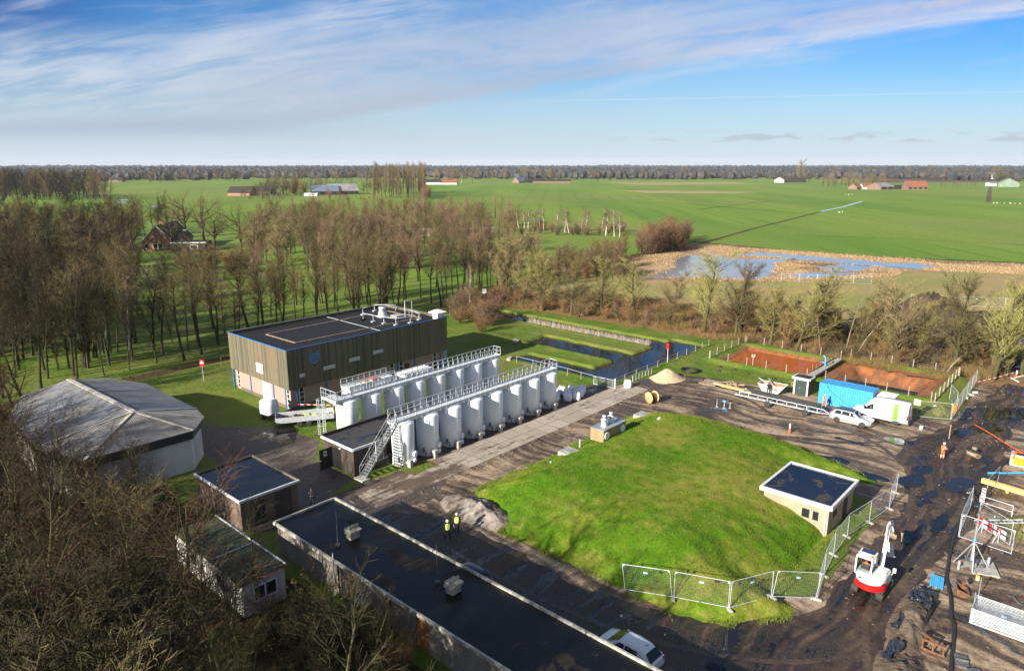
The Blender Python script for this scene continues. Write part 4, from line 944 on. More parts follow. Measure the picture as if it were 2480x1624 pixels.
M['farwall'] = pm('far_brick', (.25, .15, .11), None, .4); M['farblack'] = pm('far_black_boards', (.02, .02, .022), (.04, .035, .03), .3); M['farwhite'] = pm('far_white', (.72, .72, .7), None, .3)
M['fargreen'] = pm('far_green_sheet', (.20, .27, .19), None, .2); M['fargrey'] = pm('far_grey_roof', (.20, .20, .21), (.30, .29, .27), .12); M['farblue'] = pm('far_blue_roof', (.12, .16, .24), (.17, .20, .26), .2)
far_house(600, 452, 46, 26, 6, 14, M['farblack'], M['thatch'], 'dark thatched farmstead left of the long cattle barns', 'farmhouse')
far_house(555, 455, 42, 22, 5, 15, M['redbrick'], M['thatch'], 'dark hipped farmhouse far left behind the oaks', 'farmhouse', turn=-10)
far_house(757, 453, 46, 40, 6, 16, M['farblack'], M['farblue'], 'cattle barn with blue grey roof behind the wood', 'barn', turn=18, win=4)
far_house(800, 452, 52, 46, 6, 18, M['farblack'], M['fargrey'], 'cattle barn with pale grey roof beside the blue roofed one', 'barn', turn=22, win=3)
far_house(722, 456, 22, 10, 3, 5, M['farwhite'], M['farwhite'], 'low white shed at the end of the cattle barns', 'shed')
far_house(268, 423, 40, 20, 6, 14, M['farwall'], M['thatch'], 'far farmhouse with dark roof at the edge of the left wood', 'farmhouse')
far_house(1043, 429, 44, 30, 5, 15, M['farwhite'], M['orangetile'], 'far farmhouse with orange roof right of the poplar clump', 'farmhouse')
far_house(1005, 429, 46, 28, 6, 14, M['farwhite'], M['thatch'], 'far farmhouse with dark roof beside the orange roofed one', 'farmhouse')
far_house(1230, 413, 180, 40, 9, 15, M['farblue'], M['farblue'], 'very long blue barn in front of the far forest', 'barn', win=4)
far_house(1215, 425, 36, 24, 4, 16, M['farwall'], M['farblue'], 'gabled farmhouse at the left end of the far farmyard', 'farmhouse', turn=50)
far_house(1244, 425, 62, 26, 7, 12, M['farblack'], M['thatch'], 'black barn in the middle of the far farmyard', 'barn', win=2)
far_house(1283, 426, 110, 30, 6, 10, M['farwall'], M['thatch'], 'long low brick barn at the right end of the far farmyard', 'barn')
far_house(1825, 424, 44, 26, 7, 16, M['farwhite'], M['orangetile'], 'white cottage far out beside the tall round tree', 'cottage', turn=60)
far_house(1850, 424, 60, 30, 6, 15, M['farblack'], M['thatch'], 'black farm shed far out beside the tall round tree', 'shed')
far_house(1998, 440, 26, 18, 4, 12, M['farwall'], M['orangetile'], 'brick shed with orange roof left in the near right farm', 'shed', turn=40)
far_house(2023, 440, 32, 18, 5, 12, M['farwhite'], M['orangetile'], 'white house with red roof in the near right farm', 'farmhouse')
far_house(2062, 441, 44, 30, 6, 14, M['farwall'], M['fargrey'], 'brick barn with green doors and grey roof in the right farm', 'barn', turn=28, win=2)
far_house(2099, 440, 26, 16, 6, 9, M['farblack'], M['farblack'], 'black shed between barn and pink farmhouse', 'shed')
far_house(2133, 441, 44, 22, 6, 18, M['farwall'], M['orangetile'], 'pink brick farmhouse with large brown tiled roof', 'farmhouse', win=4)
far_house(2158, 411, 130, 40, 9, 14, M['farblue'], M['farwhite'], 'long pale barn by the ploughed land', 'barn', win=5)
far_house(2112, 411, 60, 26, 6, 10, M['farwhite'], M['farwhite'], 'low white shed left of the long pale barn', 'shed')
far_house(2215, 412, 90, 36, 8, 18, M['farwhite'], M['fargrey'], 'cream gabled farm right of the long pale barn', 'farmhouse', win=3)
far_house(2335, 416, 110, 46, 14, 24, M['farwhite'], M['farblue'], 'tall barn with blue grey front at the right edge', 'barn', win=3)
far_house(2366, 434, 62, 40, 8, 20, M['fargreen'], M['fargreen'], 'green gabled barn with brick base at the right edge', 'barn', turn=60)
far_house(2320, 433, 40, 18, 7, 10, M['farwhite'], M['fargrey'], 'white shed left of the green gabled barn', 'shed')
for k, (px, py) in enumerate([(905, 560), (1035, 552), (1090, 553), (1140, 552)]):
    p = Q([905, 1025, 1075, 835][k], [545, 548, 546, 540][k]); t = thing('holiday_home', ['low white roofed caravan left of the tall poplars', 'flat pinkish roofed chalet in the middle of the wood', 'flat white roofed chalet at the right of the wood', 'small white caravan at the left of the wood'][k], 'chalet', (p.x, p.y, 0), HEAD - R(90))
    L = [9, 24, 26, 9][k]; MB().box(-L / 2, L / 2, 0, 4, 0, 2.6).build('wall', M['farwall'] if k in (1, 2) else M['farwhite'], t); MB().box(-L / 2 - .3, L / 2 + .3, -.3, 4.3, 2.6, 2.8).build('roof', pm('pale_flat_roof', (.55, .5, .5), None, .5), t)
# ---------------------------------------------------------------- filter tanks and walkways
M['tank'] = pm('pale_tank_coating', (.84, .89, .90), (.70, .755, .75), 1.6, .30, stretch=(2.2, 2.2, .14), lo=.42, hi=.85, rand=.05)
M['deck'] = pm('white_deck', (.66, .68, .69), (.50, .53, .55), 3., .5, .1)
def tank_proto(front):
    t = thing('filter_tank', 'x', 'tank', (0, 0, 0))
    R_, H = 1.14, 4.2
    b = MB(); b.lathe((0, 0, 0), [(R_ - .04, .02), (R_, .08), (R_, H - .04), (R_ - .04, H), (R_ * .55, H + .12), (.001, H + .18)], 48)
    for z in (1.45, 2.9): b.lathe((0, 0, z), [(R_, -.012), (R_ + .007, -.006), (R_ + .007, .006), (R_, .012)], 48)
    b.build('shell', M['tank'], t)
    MB().lathe((0, 0, 0), [(R_ + .06, 0), (R_ + .06, .07), (R_, .071)], 40).build('base_ring', M['concrete'], t)
    for az, z, r in ((-66, 1.0, .33), (-70, .36, .24)):
        a = R(az); m = MB(); m.tube([(math.cos(a) * (R_ - .1), math.sin(a) * (R_ - .1), z), (math.cos(a) * (R_ + .2), math.sin(a) * (R_ + .2), z)], r * .86, 20)
        m.tube([(math.cos(a) * (R_ + .16), math.sin(a) * (R_ + .16), z), (math.cos(a) * (R_ + .24), math.sin(a) * (R_ + .24), z)], r, 20)
        m.tube([(math.cos(a) * (R_ + .24), math.sin(a) * (R_ + .24), z), (math.cos(a) * (R_ + .28), math.sin(a) * (R_ + .28), z)], r * .35, 12)
        m.build('manhole', M['tank'], t)
    if front:
        MB().box(-.62, -.22, -R_ - .62, -R_ - .2, 0, .78).box(-.58, -.26, -R_ - .2, -R_ + .1, .3, .5).build('valve_box', pm('grey_valve_box', (.46, .42, .39), (.36, .33, .30), 3., .8), t)
        v = MB(); v.box(-R_ - .02, -R_ + .25, -.62, -.5, .45, .95); v.tube([(-.95, -.75, .6), (-1.1, -.95, .6), (-1.1, -.95, .2)], .05, 8); v.build('drain_valve', M['steel'], t)
    return t
def tanks():
    ord_ = ['first', 'second', 'third', 'fourth', 'fifth', 'sixth', 'seventh']
    for row, (u0, du, v, front) in enumerate(((40.85, 3.2, 51.2, True), (41.1, 3.18, 60.85, False))):
        pr = tank_proto(front)
        rn = 'front row under the long walkway' if front else 'back row beside the timber hall'
        for k in range(8):
            o = pr if k == 0 else copy_tree(pr); o.location = (u0 + du * k, v, 0)
            if k == 0: lb = 'white filter tank with %s at the stair end of the %s' % ('slatted ladder' if front else 'caged ladder', 'front row' if front else 'back row')
            elif k == 7: lb = 'white filter tank at the %s end of the %s' % ('bulk bag' if front else 'pond', rn)
            else: lb = '%s white filter tank after the ladder tank in the %s' % (ord_[k - 1], rn)
            tag(o, lb, 'tank', 'white filter tanks in the %s' % rn.split(' ')[0] + ' row')
tanks()
def railing(mb, a, b, z, h=1.1, step=.8, r=.026):
    a, b = Vector(a), Vector(b); L = (b - a).length; n = max(1, round(L / step))
    for i in range(n + 1):
        p = a.lerp(b, i / n); mb.bar((p.x, p.y, z - .25), (p.x, p.y, z + h), r * 2)
    for zz, w in ((h, .055), (h * .55, .035)): mb.bar((*a, z + zz), (*b, z + zz), w)
    mb.bar((*a, z + .08), (*b, z + .08), .02, .15)
def walkways():
    t = thing('walkway', 'long white railed walkway with steep grey stair over the front tanks', 'walkway', (39.6, 51.3, 0))
    z = 4.42
    part(MB().box(39.6, 64.6, 50.85, 52.0, z - .26, z), 'deck', M['deck'], t)
    r = MB(); railing(r, (39.8, 50.82), (64.6, 50.82), z, step=.82); part(r, 'railing', M['rail'], t)
    r = MB(); railing(r, (39.8, 52.03), (64.6, 52.03), z, step=.82); part(r, 'railing', M['rail'], t)
    r = MB(); railing(r, (64.62, 50.84), (64.62, 52.0), z); part(r, 'end_railing', M['rail'], t)
    s = MB(); F0, F1 = Vector((35.7, 0, .05)), Vector((39.7, 0, z - .05))
    for y in (50.55, 51.4): s.bar((F0.x, y, F0.z), (F1.x, y, F1.z), .05, .2)
    n = 20
    for i in range(1, n):
        p = F0.lerp(F1, i / n); s.box(p.x - .13, p.x + .13, 50.57, 51.38, p.z - .015, p.z + .02)
    part(s, 'stair', M['galv'], t)
    h = MB()
    for y in (50.5, 51.45):
        for zz in (.55, 1.05): h.bar((F0.x + .1, y, F0.z + zz), (F1.x, y, F1.z + zz), .045)
        for i in range(5):
            p = F0.lerp(F1, i / 4.2); h.bar((p.x + .1, y, p.z), (p.x + .1, y, p.z + 1.05), .045)
    part(h, 'stair_rail', M['galv'], t)
    g = MB(); g.tube([(37.0, 50.42, 1.5), (37.0, 50.42, 3.5), (37.8, 50.42, 3.5), (37.8, 50.42, 1.5), (37.0, 50.42, 1.5)], .04, 6)
    for i in range(9): g.bar((37.0 + .09 * i, 50.42, 1.5), (37.0 + .09 * i, 50.42, 3.5), .012)
    part(g, 'stair_gate', M['galv'], t)
    part(MB().box(35.2, 36.1, 50.3, 51.6, 0, .12), 'stair_footing', M['concrete'], t)
    l = MB()
    for y in (50.72, 51.12): l.bar((39.58, y, .1), (39.58, y, 4.2), .05)
    for i in range(15): l.bar((39.58, 50.72, .3 + i * .27), (39.58, 51.12, .3 + i * .27), .04)
    part(l, 'ladder', M['rail'], t)
    t = thing('walkway', 'white railed walkway over the back tanks with caged ladder', 'walkway', (39.4, 60.9, 0))
    part(MB().box(39.4, 64.6, 60.2, 61.4, z - .26, z), 'deck', M['deck'], t)
    r = MB(); railing(r, (39.6, 60.17), (64.6, 60.17), z, step=.82); part(r, 'railing', M['rail'], t)
    r = MB(); railing(r, (41., 61.43), (64.6, 61.43), z, step=.82); part(r, 'railing', M['rail'], t)
    r = MB(); railing(r, (64.62, 60.2), (64.62, 61.4), z); part(r, 'end_railing', M['rail'], t); r = MB(); railing(r, (39.4, 60.2), (39.4, 62.9), z); part(r, 'end_railing', M['rail'], t)
    part(MB().box(39.4, 41., 61.4, 62.9, z - .2, z - .002), 'landing', M['deck'], t)
    c = MB()
    for y in (62.2, 62.65): c.bar((39.25, y, .3), (39.25, y, z + 1.), .05)
    for i in range(15): c.bar((39.25, 62.2, .5 + i * .27), (39.25, 62.65, .5 + i * .27), .035)
    for k in range(5):
        zz = .6 + k * .95; c.tube([(39.25 - .75 * math.sin(a), 62.42 + .42 * math.cos(a), zz) for a in np.linspace(0, math.pi, 9)], .022, 5)
    for a in np.linspace(.5, math.pi - .5, 5): c.bar((39.25 - .75 * math.sin(a), 62.42 + .42 * math.cos(a), .6), (39.25 - .75 * math.sin(a), 62.42 + .42 * math.cos(a), 4.5), .03)
    part(c, 'caged_ladder', M['rail'], t)
    # white plant platforms behind the back row
    for x0, x1, zt, nm, lb in ((42.6, 48.9, 4.75, 'plant_platform', 'long white caged platform with orange box behind the back tanks'), (50.3, 54.6, 4.6, 'plant_platform', 'short white roofed platform behind the back tanks')):
        t = thing(nm, lb, 'platform', (x0, 62.4, 0), 0, 'white plant platforms')
        part(MB().box(x0, x1, 62.3, 63.9, zt - .9, zt - .6).box(x0, x1, 62.25, 62.3, zt - .6, zt).box(x0, x0 + .05, 62.3, 63.9, zt - .6, zt).box(x1 - .05, x1, 62.3, 63.9, zt - .6, zt), 'casing', M['deck'], t)
        top = MB(); top.box(x0 + .05, x1 - .05, 62.3, 63.9, zt - .1, zt - .02); part(top, 'roof', M['white'], t)
        lg = MB()
        for x in (x0 + .1, x1 - .1):
            for y in (62.4, 63.8): lg.bar((x, y, 0), (x, y, zt - .6), .12)
        part(lg, 'support', M['galv'], t)
        if x0 < 45:
            r = MB(); railing(r, (x0, 62.3), (x1, 62.3), zt, .7); railing(r, (x0, 63.9), (x1, 63.9), zt, .7); part(r, 'railing', M['rail'], t)
            part(MB().box(46.1, 47., 62.8, 63.4, zt, zt + .18).box(45.2, 45.6, 63.0, 63.5, zt, zt + .12), 'orange_box', M['orange'], t, .03)
walkways()
# ---------------------------------------------------------------- vehicles and machines
def wheel_mb(r, w):
    ty = MB(); ty.lathe((0, -w / 2, 0), [(r * .62, 0), (r * .92, .0), (r, w * .18), (r, w * .82), (r * .92, w), (r * .62, w)], 22, axis='y')
    rm = MB(); rm.lathe((0, -w / 2, 0), [(.001, w * .25), (r * .25, w * .15), (r * .3, w * .32), (r * .56, w * .35), (r * .64, w * .04), (r * .64, w * .96), (r * .001, w * .9)], 18, axis='y')
    for k in range(5):
        a = 2 * math.pi * k / 5; rm.bar((math.cos(a) * .1 * r, -w * .36, math.sin(a) * .1 * r), (math.cos(a) * .6 * r, -w * .4, math.sin(a) * .6 * r), r * .14, .03, (0, 1, 0))
    return ty, rm
def wheels(t, spots, r, w):
    for x, y in spots:
        ty, rm = wheel_mb(r, w); o = ty.build('wheel', M['tyre'], t, loc=(x, y, r)); o.rotation_euler.z = 0 if y < 0 else math.pi
        rm.build('rim', M['rim'], o)
def car_body(st, nose=.03):
    """st: stations (x, half width, sill z, belt z); closed lower body"""
    mb = MB(); rings = []
    for x, w, s, b in st:
        m = (s + b) / 2
        ring = [(-w * .86, s), (-w * .98, s + .08), (-w, m), (-w * .985, b - .07), (-w * .93, b), (-w * .45, b + .025), (0, b + .035)]
        ring = [Vector((x, y, z)) for y, z in ring] + [Vector((x, -y, z)) for y, z in ring[-2::-1]]
        rings.append(ring)
    mb.loft(rings); return mb
def car_top(st):
    """st: stations (x, half belt width, belt z, half roof width, roof z)"""
    mb = MB(); rings = []
    for x, wb, b, wr, r in st:
        k = min(.09, (r - b) * .4)
        ring = [(-wb, b), (-wb * .5 - wr * .5 - .015, (b + r) / 2), (-wr, r - k), (-wr * .88, r - k * .25), (0, r + .02)]
        rings.append([Vector((x, y, z)) for y, z in ring] + [Vector((x, -y, z)) for y, z in ring[-2::-1]])
    mb.loft(rings); return mb
class Pair(list):
    def build(s, *a): return [m.build(*a) for m in s]
def side_glass(x0, x1, st, f0=.14, f1=.80, out=.012, rake0=0., rake1=0.):
    """window panel on both flanks between stations, lying on the cabin side"""
    def at(x, f):
        for a, b in zip(st, st[1:]):
            if min(a[0], b[0]) <= x <= max(a[0], b[0]):
                q = (x - a[0]) / (b[0] - a[0]); wb, bz, wr, rz = [a[i] + (b[i] - a[i]) * q for i in (1, 2, 3, 4)]
                k = min(.09, (rz - bz) * .4); z = bz + (rz - k - bz) * f
                m = (bz + rz) / 2; wm = wb * .5 + wr * .5 + .015
                y = wb + (wm - wb) * (z - bz) / (m - bz) if z < m else wm + (wr - wm) * (z - m) / max(rz - k - m, .01)
                return y, z
        return wb, bz
    both = []; n = 6
    for s in (-1, 1):
        rows = []; mb = MB(); both.append(mb)
        for f in (f0, f0 * .5 + f1 * .5, f1):
            row = []
            for i in range(n + 1):
                q = i / n; x = x0 + (x1 - x0) * q + (rake0 * (1 - q) + rake1 * q) * (f - f0) / (f1 - f0)
                y, z = at(x, f); row.append(Vector((x, s * (y + out), z)))
            rows.append(row)
        mb.loft(rows, False, False)
    return Pair(both)
def cross_glass(a, b, wa, wb, out):
    """windscreen-like pane from a=(x,z) to b=(x,z), half widths wa, wb"""
    o = Vector(out); mb = MB(); rows = []
    for q in (0, .5, 1):
        x, z, w = a[0] + (b[0] - a[0]) * q, a[1] + (b[1] - a[1]) * q, wa + (wb - wa) * q
        rows.append([Vector((x, y * w, z - .02 * y * y)) + o for y in (-1, -.5, 0, .5, 1)])
    mb.loft(rows, False, False); return mb
M['carwhite2'] = M['whitecar']; M['silver'] = pm('silver_car_paint', (.58, .60, .62), (.52, .54, .56), 1., .2, .5)
M['darkblue'] = pm('dark_blue_car_paint', (.012, .03, .06), (.01, .024, .05), 1., .15)
M['lamp'] = pm('headlamp_glass', (.75, .76, .78), None, 2., .1); M['tail'] = pm('tail_lamp', (.55, .012, .01), None, 2., .2)
M['lime'] = pm('lime_green_wrap', (.17, .68, .02), (.15, .6, .02), 1., .4); M['vangrey'] = pm('silver_wrap', (.42, .44, .47), (.37, .39, .42), 1., .3, .3)

def suv():
    t = thing('estate_car', 'silver estate car with dark roof coupled to the pipe trailer', 'car', (81.75, 21.7, 0), -math.pi / 2)
    bs = [(2.25, .62, .42, .72), (2.15, .78, .30, .80), (1.6, .86, .26, .93), (.9, .87, .25, 1.0), (-.6, .88, .25, 1.02), (-1.8, .87, .28, 1.02), (-2.1, .82, .32, 1.0), (-2.22, .74, .42, .9)]
    car_body(bs).build('body', M['silver'], t)
    ts = [(1.05, .80, .98, .74, .99), (.30, .80, 1.0, .60, 1.52), (-.4, .81, 1.01, .62, 1.58), (-1.3, .80, 1.01, .61, 1.56), (-1.75, .79, 1.01, .58, 1.47), (-2.1, .76, 1.0, .70, 1.01)]
    car_top(ts).build('cabin', M['silver'], t)
    MB().loft([[Vector((x, y, z + .028)) for y, z in ((-.55, rz - .02), (-.3, rz + .012), (0, rz + .02), (.3, rz + .012), (.55, rz - .02))] for x, rz, z in ((.28, 1.5, 0), (-.4, 1.57, 0), (-1.3, 1.55, 0), (-1.72, 1.46, 0))], False, False).build('roof_panel', pm('dark_roof_panel', (.06, .075, .09), None, 2., .2), t)
    for s in (-1, 1): MB().bar((.2, s * .6, 1.58), (-1.6, s * .6, 1.58), .05).build('roof_rail', M['black'], t)
    cross_glass((1.0, 1.03), (.34, 1.48), .68, .56, (.03, 0, .03)).build('windscreen', M['darkglass'], t)
    cross_glass((-2.08, 1.05), (-1.78, 1.42), .66, .55, (-.03, 0, .02)).build('rear_window', M['darkglass'], t)
    for x0, x1, ra, rb in ((.62, .02, -.35, 0), (-.08, -.85, 0, 0), (-.98, -1.65, 0, .12)): side_glass(x0, x1, ts, .12, .85, .012, ra, rb).build('side_window', M['darkglass'], t)
    wheels(t, [(1.38, -.80), (1.38, .80), (-1.32, -.80), (-1.32, .80)], .34, .22)
    for s in (-1, 1):
        MB().box(2.02, 2.24, s * .45, s * .74, .60, .74).build('headlight', M['lamp'], t, .03); MB().box(-2.24, -2.1, s * .55, s * .80, .72, .98).build('tail_light', M['tail'], t, .02)
        MB().box(.62, .78, s * .88, s * 1.02, 1.02, 1.16).build('mirror', M['silver'], t, .03)
        MB().box(-1.0, 1.05, s * .83, s * .89, .24, .36).build('sill', M['vangrey'], t)
    MB().box(2.1, 2.27, -.35, .35, .45, .62).build('grille', M['black'], t)
    MB().box(2.27, 2.285, -.26, .26, .36, .46).build('number_plate', pm('yellow_plate', (.8, .6, .05), None), t)
suv()
def van():
    t = thing('delivery_van', 'white high-roof van with lime green stripe and silver rear quarter', 'van', (85.25, 19.5, 0), math.pi / 2)
    bs = [(2.95, .72, .40, .82), (2.85, .88, .32, .98), (2.4, .97, .30, 1.12), (1.9, .99, .30, 1.2), (0, 1.0, .32, 1.25), (-2.6, 1.0, .34, 1.25), (-2.9, .98, .36, 1.25)]
    car_body(bs).build('body', M['whitecar'], t)
    ts = [(2.1, .92, 1.14, .86, 1.16), (1.25, .96, 1.2, .78, 2.15), (.85, .97, 1.22, .80, 2.52), (-.5, .97, 1.22, .82, 2.60), (-2.6, .97, 1.22, .82, 2.60), (-2.85, .97, 1.22, .80, 2.5)]
    car_top(ts).build('cargo_box', M['whitecar'], t)
    cross_glass((2.02, 1.24), (1.30, 2.08), .82, .72, (.03, 0, .03)).build('windscreen', M['darkglass'], t)
    side_glass(1.75, .72, ts, .10, .62, .014, -.40, 0).build('side_window', M['darkglass'], t)
    side_glass(-1.35, -1.85, ts, .0, 1., .010).build('green_stripe', M['lime'], t)
    for s in (-1, 1): MB().box(-1.85, -1.35, s * 1.0, s * 1.012, .42, 1.22).build('green_stripe_lower', M['lime'], t)
    side_glass(-1.85, -2.78, ts, .0, 1., .010).build('silver_quarter', M['vangrey'], t)
    for s in (-1, 1): MB().box(-2.8, -1.85, s * .995, s * 1.010, .42, 1.22).build('silver_quarter_lower', M['vangrey'], t)
    for s in (-1, 1):
        MB().box(-2.7, 2.2, s * .96, s * 1.03, .52, .62).build('side_strip', M['vangrey'], t)
        MB().box(-2.93, -2.78, s * .90, s * 1.02, .85, 1.35).build('tail_light', M['tail'], t)
        MB().box(2.62, 2.9, s * .62, s * .93, .84, 1.02).build('headlight', M['lamp'], t, .04)
        MB().box(1.5, 1.7, s * 1.02, s * 1.24, 1.3, 1.65).build('mirror', M['black'], t, .04)
        MB().box(-.25, 1.55, s * 1.004, s * 1.007, .4, .415).build('door_seam', M['steel'], t)
    MB().box(-.55, -.1, .985, .99, 1.75, 1.95).build('faint_emblem', pm('faint_emblem', (.66, .68, .68), None), t)
    MB().box(-2.95, -2.9, -.01, .01, .45, 2.45).box(-2.99, -2.9, -.9, .9, .32, .48).build('rear_bumper', M['steel'], t)
    wheels(t, [(1.95, -.9), (1.95, .9), (-1.75, -.9), (-1.75, .9)], .35, .24)
van()
def hatch(name, label, x, y, rz, paint, roofline=1.5):
    t = thing(name, label, 'car', (x, y, 0), rz)
    bs = [(1.95, .62, .42, .70), (1.85, .76, .30, .80), (1.35, .84, .25, .92), (.7, .85, .24, .98), (-.8, .86, .24, 1.0), (-1.6, .84, .28, .98), (-1.85, .76, .34, .95), (-1.92, .7, .42, .85)]
    car_body(bs).build('body', paint, t)
    ts = [(1.25, .76, .94, .70, .95), (.35, .78, .98, .58, roofline - .05), (-.3, .79, .99, .60, roofline), (-1.1, .78, .98, .58, roofline - .05), (-1.35, .77, .98, .54, roofline - .14), (-1.82, .70, .96, .62, .97)]
    car_top(ts).build('cabin', paint, t)
    cross_glass((1.2, .99), (.38, roofline - .09), .66, .54, (.03, 0, .03)).build('windscreen', M['darkglass'], t)
    cross_glass((-1.8, 1.0), (-1.38, roofline - .16), .60, .50, (-.03, 0, .03)).build('rear_window', M['darkglass'], t)
    for x0, x1, ra, rb in ((.8, .0, -.42, 0), (-.1, -.95, 0, 0)): side_glass(x0, x1, ts, .12, .85, .012, ra, rb).build('side_window', M['darkglass'], t)
    wheels(t, [(1.2, -.76), (1.2, .76), (-1.15, -.76), (-1.15, .76)], .31, .2)
    for s in (-1, 1):
        MB().box(1.7, 1.9, s * .45, s * .72, .62, .74).build('headlight', M['lamp'], t, .03); MB().box(-1.92, -1.75, s * .5, s * .76, .72, .92).build('tail_light', M['tail'], t, .02)
        MB().box(.72, .86, s * .84, s * .98, .98, 1.1).build('mirror', paint, t, .03)
    MB().bar((-1.05, 0, roofline - .02), (-1.25, 0, roofline + .16), .05, .03).build('aerial', M['black'], t)
hatch('hatchback_car', 'white hatchback parked behind the long building at the bottom', 31.45, 18.9, math.pi / 2 - .05, M['whitecar'], 1.52)
hatch('hatchback_car', 'dark blue car roof showing behind the long building', 30.35, 31.6, math.pi / 2, M['darkblue'], 1.5)

def pipe_trailer():
    t = thing('pipe_trailer', 'long galvanised lattice trailer carrying dark pipes behind the silver car', 'trailer', (81.5, 30, 0))
    f = MB()
    for x in (80.75, 82.25):
        f.bar((x, 25.0, .72), (x, 35.2, .72), .10, .12); f.bar((x, 25.2, 1.22), (x, 34.6, 1.22), .07, .08)
        for y in np.linspace(25.2, 34.6, 9): f.bar((x, y, .7), (x, y, 1.26), .07)
    for y in np.linspace(25.0, 35.2, 8): f.bar((80.75, y, .70), (82.25, y, .70), .08)
    f.bar((80.8, 25., .7), (81.6, 23.95, .55), .09); f.bar((82.2, 25., .7), (81.6, 23.95, .55), .09); f.bar((81.6, 24.2, .55), (81.75, 23.9, .5), .1)
    part(f, 'frame', M['rail'], t)
    for x, y in ((80.62, 31.0), (82.38, 31.0), (80.62, 26.5), (82.38, 26.5)):
        ty, rm = wheel_mb(.36, .2); o = ty.build('wheel', M['tyre'], t, loc=(x - 81.5, y - 30, .36)); o.rotation_euler.z = math.pi / 2 if x > 81.5 else -math.pi / 2
        rm.build('rim', M['white'], o)
        part(MB().loft([[Vector((x - .14, y + .48 * math.cos(a), .36 + .46 * math.sin(a))), Vector((x + .14, y + .48 * math.cos(a), .36 + .46 * math.sin(a)))] for a in np.linspace(.2, math.pi - .2, 9)], False, False), 'mudguard', M['galv'], t)
    l = MB()
    for k, x in enumerate((81.0, 81.25, 81.5, 81.75, 82.0)): l.tube([(x, 25.2 + .3 * (k % 2), 1.36), (x, 34.2 - .5 * (k % 2), 1.36)], .09, 8)
    tag(l.build('steel_pipes', M['black']), 'dark steel pipes lying lengthwise on the lattice trailer', 'pipes')
    tag(MB().bar((81.3, 33.4, 1.3), (81.9, 38.6, 1.15), .3, .22).bar((80.95, 33.2, 1.3), (81.4, 37.4, 1.2), .2, .18).build('pale_beam', M['wood']), 'pale timber beams sticking out of the rear of the pipe trailer', 'beam')
pipe_trailer()

def container():
    t = thing('shipping_container', 'bright blue corrugated shipping container with a cable draped over it', 'container', (86.5, 20.95, 0))
    X0, X1, Y0, Y1, H = 86.5, 88.95, 20.95, 27.05, 2.6
    w = MB()
    def corr(p0, p1, out, n):
        p0, p1, out = Vector(p0), Vector(p1), Vector(out) * .07; pts = []
        for i in range(n):
            for q, o in ((0, 0), (.28, 0), (.5, 1), (.78, 1)): pts.append(p0.lerp(p1, (i + q) / n) - out * o)
        pts.append(p1.copy()); w.loft([[Vector((p.x, p.y, .16)) for p in pts], [Vector((p.x, p.y, H - .12)) for p in pts]], False, False, False)
    corr((X0, Y0 + .1, 0), (X0, Y1 - .1, 0), (-1, 0, 0), 22); corr((X1, Y0 + .1, 0), (X1, Y1 - .1, 0), (1, 0, 0), 22); corr((X0 + .1, Y1, 0), (X1 - .1, Y1, 0), (0, 1, 0), 9)
    w.box(X0 + .09, X1 - .09, Y0 + .05, Y1 - .06, .1, H - .1)
    part(w, 'wall', M['skyblue'], t)
    f = MB()
    for x in (X0, X1 - .12):
        for y in (Y0, Y1 - .12): f.box(x, x + .12, y, y + .12, 0, H)
        f.box(x, x + .12, Y0 + .12, Y1 - .12, H - .12, H - .003); f.box(x, x + .12, Y0 + .12, Y1 - .12, .03, .18)
    for y in (Y0, Y1 - .12): f.box(X0 + .12, X1 - .12, y, y + .12, H - .12, H - .003); f.box(X0 + .12, X1 - .12, y, y + .12, .03, .18)
    part(f, 'frame', M['skyblue'], t, .01)
    r = MB(); pts = []
    for i in range(26):
        for q, o in ((0, 0), (.3, 0), (.5, 1), (.8, 1)): pts.append((Y0 + .1 + (Y1 - Y0 - .2) * (i + q) / 26, H - .02 + .03 * o))
    r.loft([[Vector((X0 + .1, y, z)) for y, z in pts], [Vector((X1 - .1, y, z)) for y, z in pts]], False, False, False); part(r, 'roof', M['skyblue'], t)
    for k in (0, 1):
        d = part(MB().box(X0 + .14 + 1.1 * k, X0 + 1.2 + 1.1 * k, Y0 - .03, Y0, .2, H - .16), 'door', M['skyblue'], t)
        b = MB()
        for q in (.3, .8): b.tube([(X0 + .14 + 1.1 * k + q, Y0 - .06, .15), (X0 + .14 + 1.1 * k + q, Y0 - .06, H - .1)], .022, 6)
        b.build('lock_bar', M['galv'], d)
    c = MB(); c.tube([(X0 + .4, Y1 - .3, H + .03), (X0 - .03, Y1 - .8, H + .0), (X0 - .06, Y1 - 1.3, H - .75), (X0 - .06, Y1 - 2.3, 1.25), (X0 - .06, Y1 - 3.2, .62), (X0 - .06, Y1 - 4.1, .30), (X0 - .2, Y1 - 5.2, .05)], .022, 6)
    tag(c.build('power_cable', M['blue']), 'thin blue cable hanging down the front of the blue container', 'cable')
    t = thing('site_hut', 'plain white steel hut squeezed between blue container and basin fence', 'hut', (87.2, 18.6, 0))
    part(MB().box(87.2, 89.2, 18.9, 20.6, .05, 2.15), 'wall', M['white'], t, .03); part(MB().box(87.1, 89.3, 18.8, 20.7, 2.15, 2.24), 'roof', M['white'], t)
    part(MB().box(87.16, 87.2, 19.4, 20.2, .08, 2.0), 'door', M['rail'], t)
container()

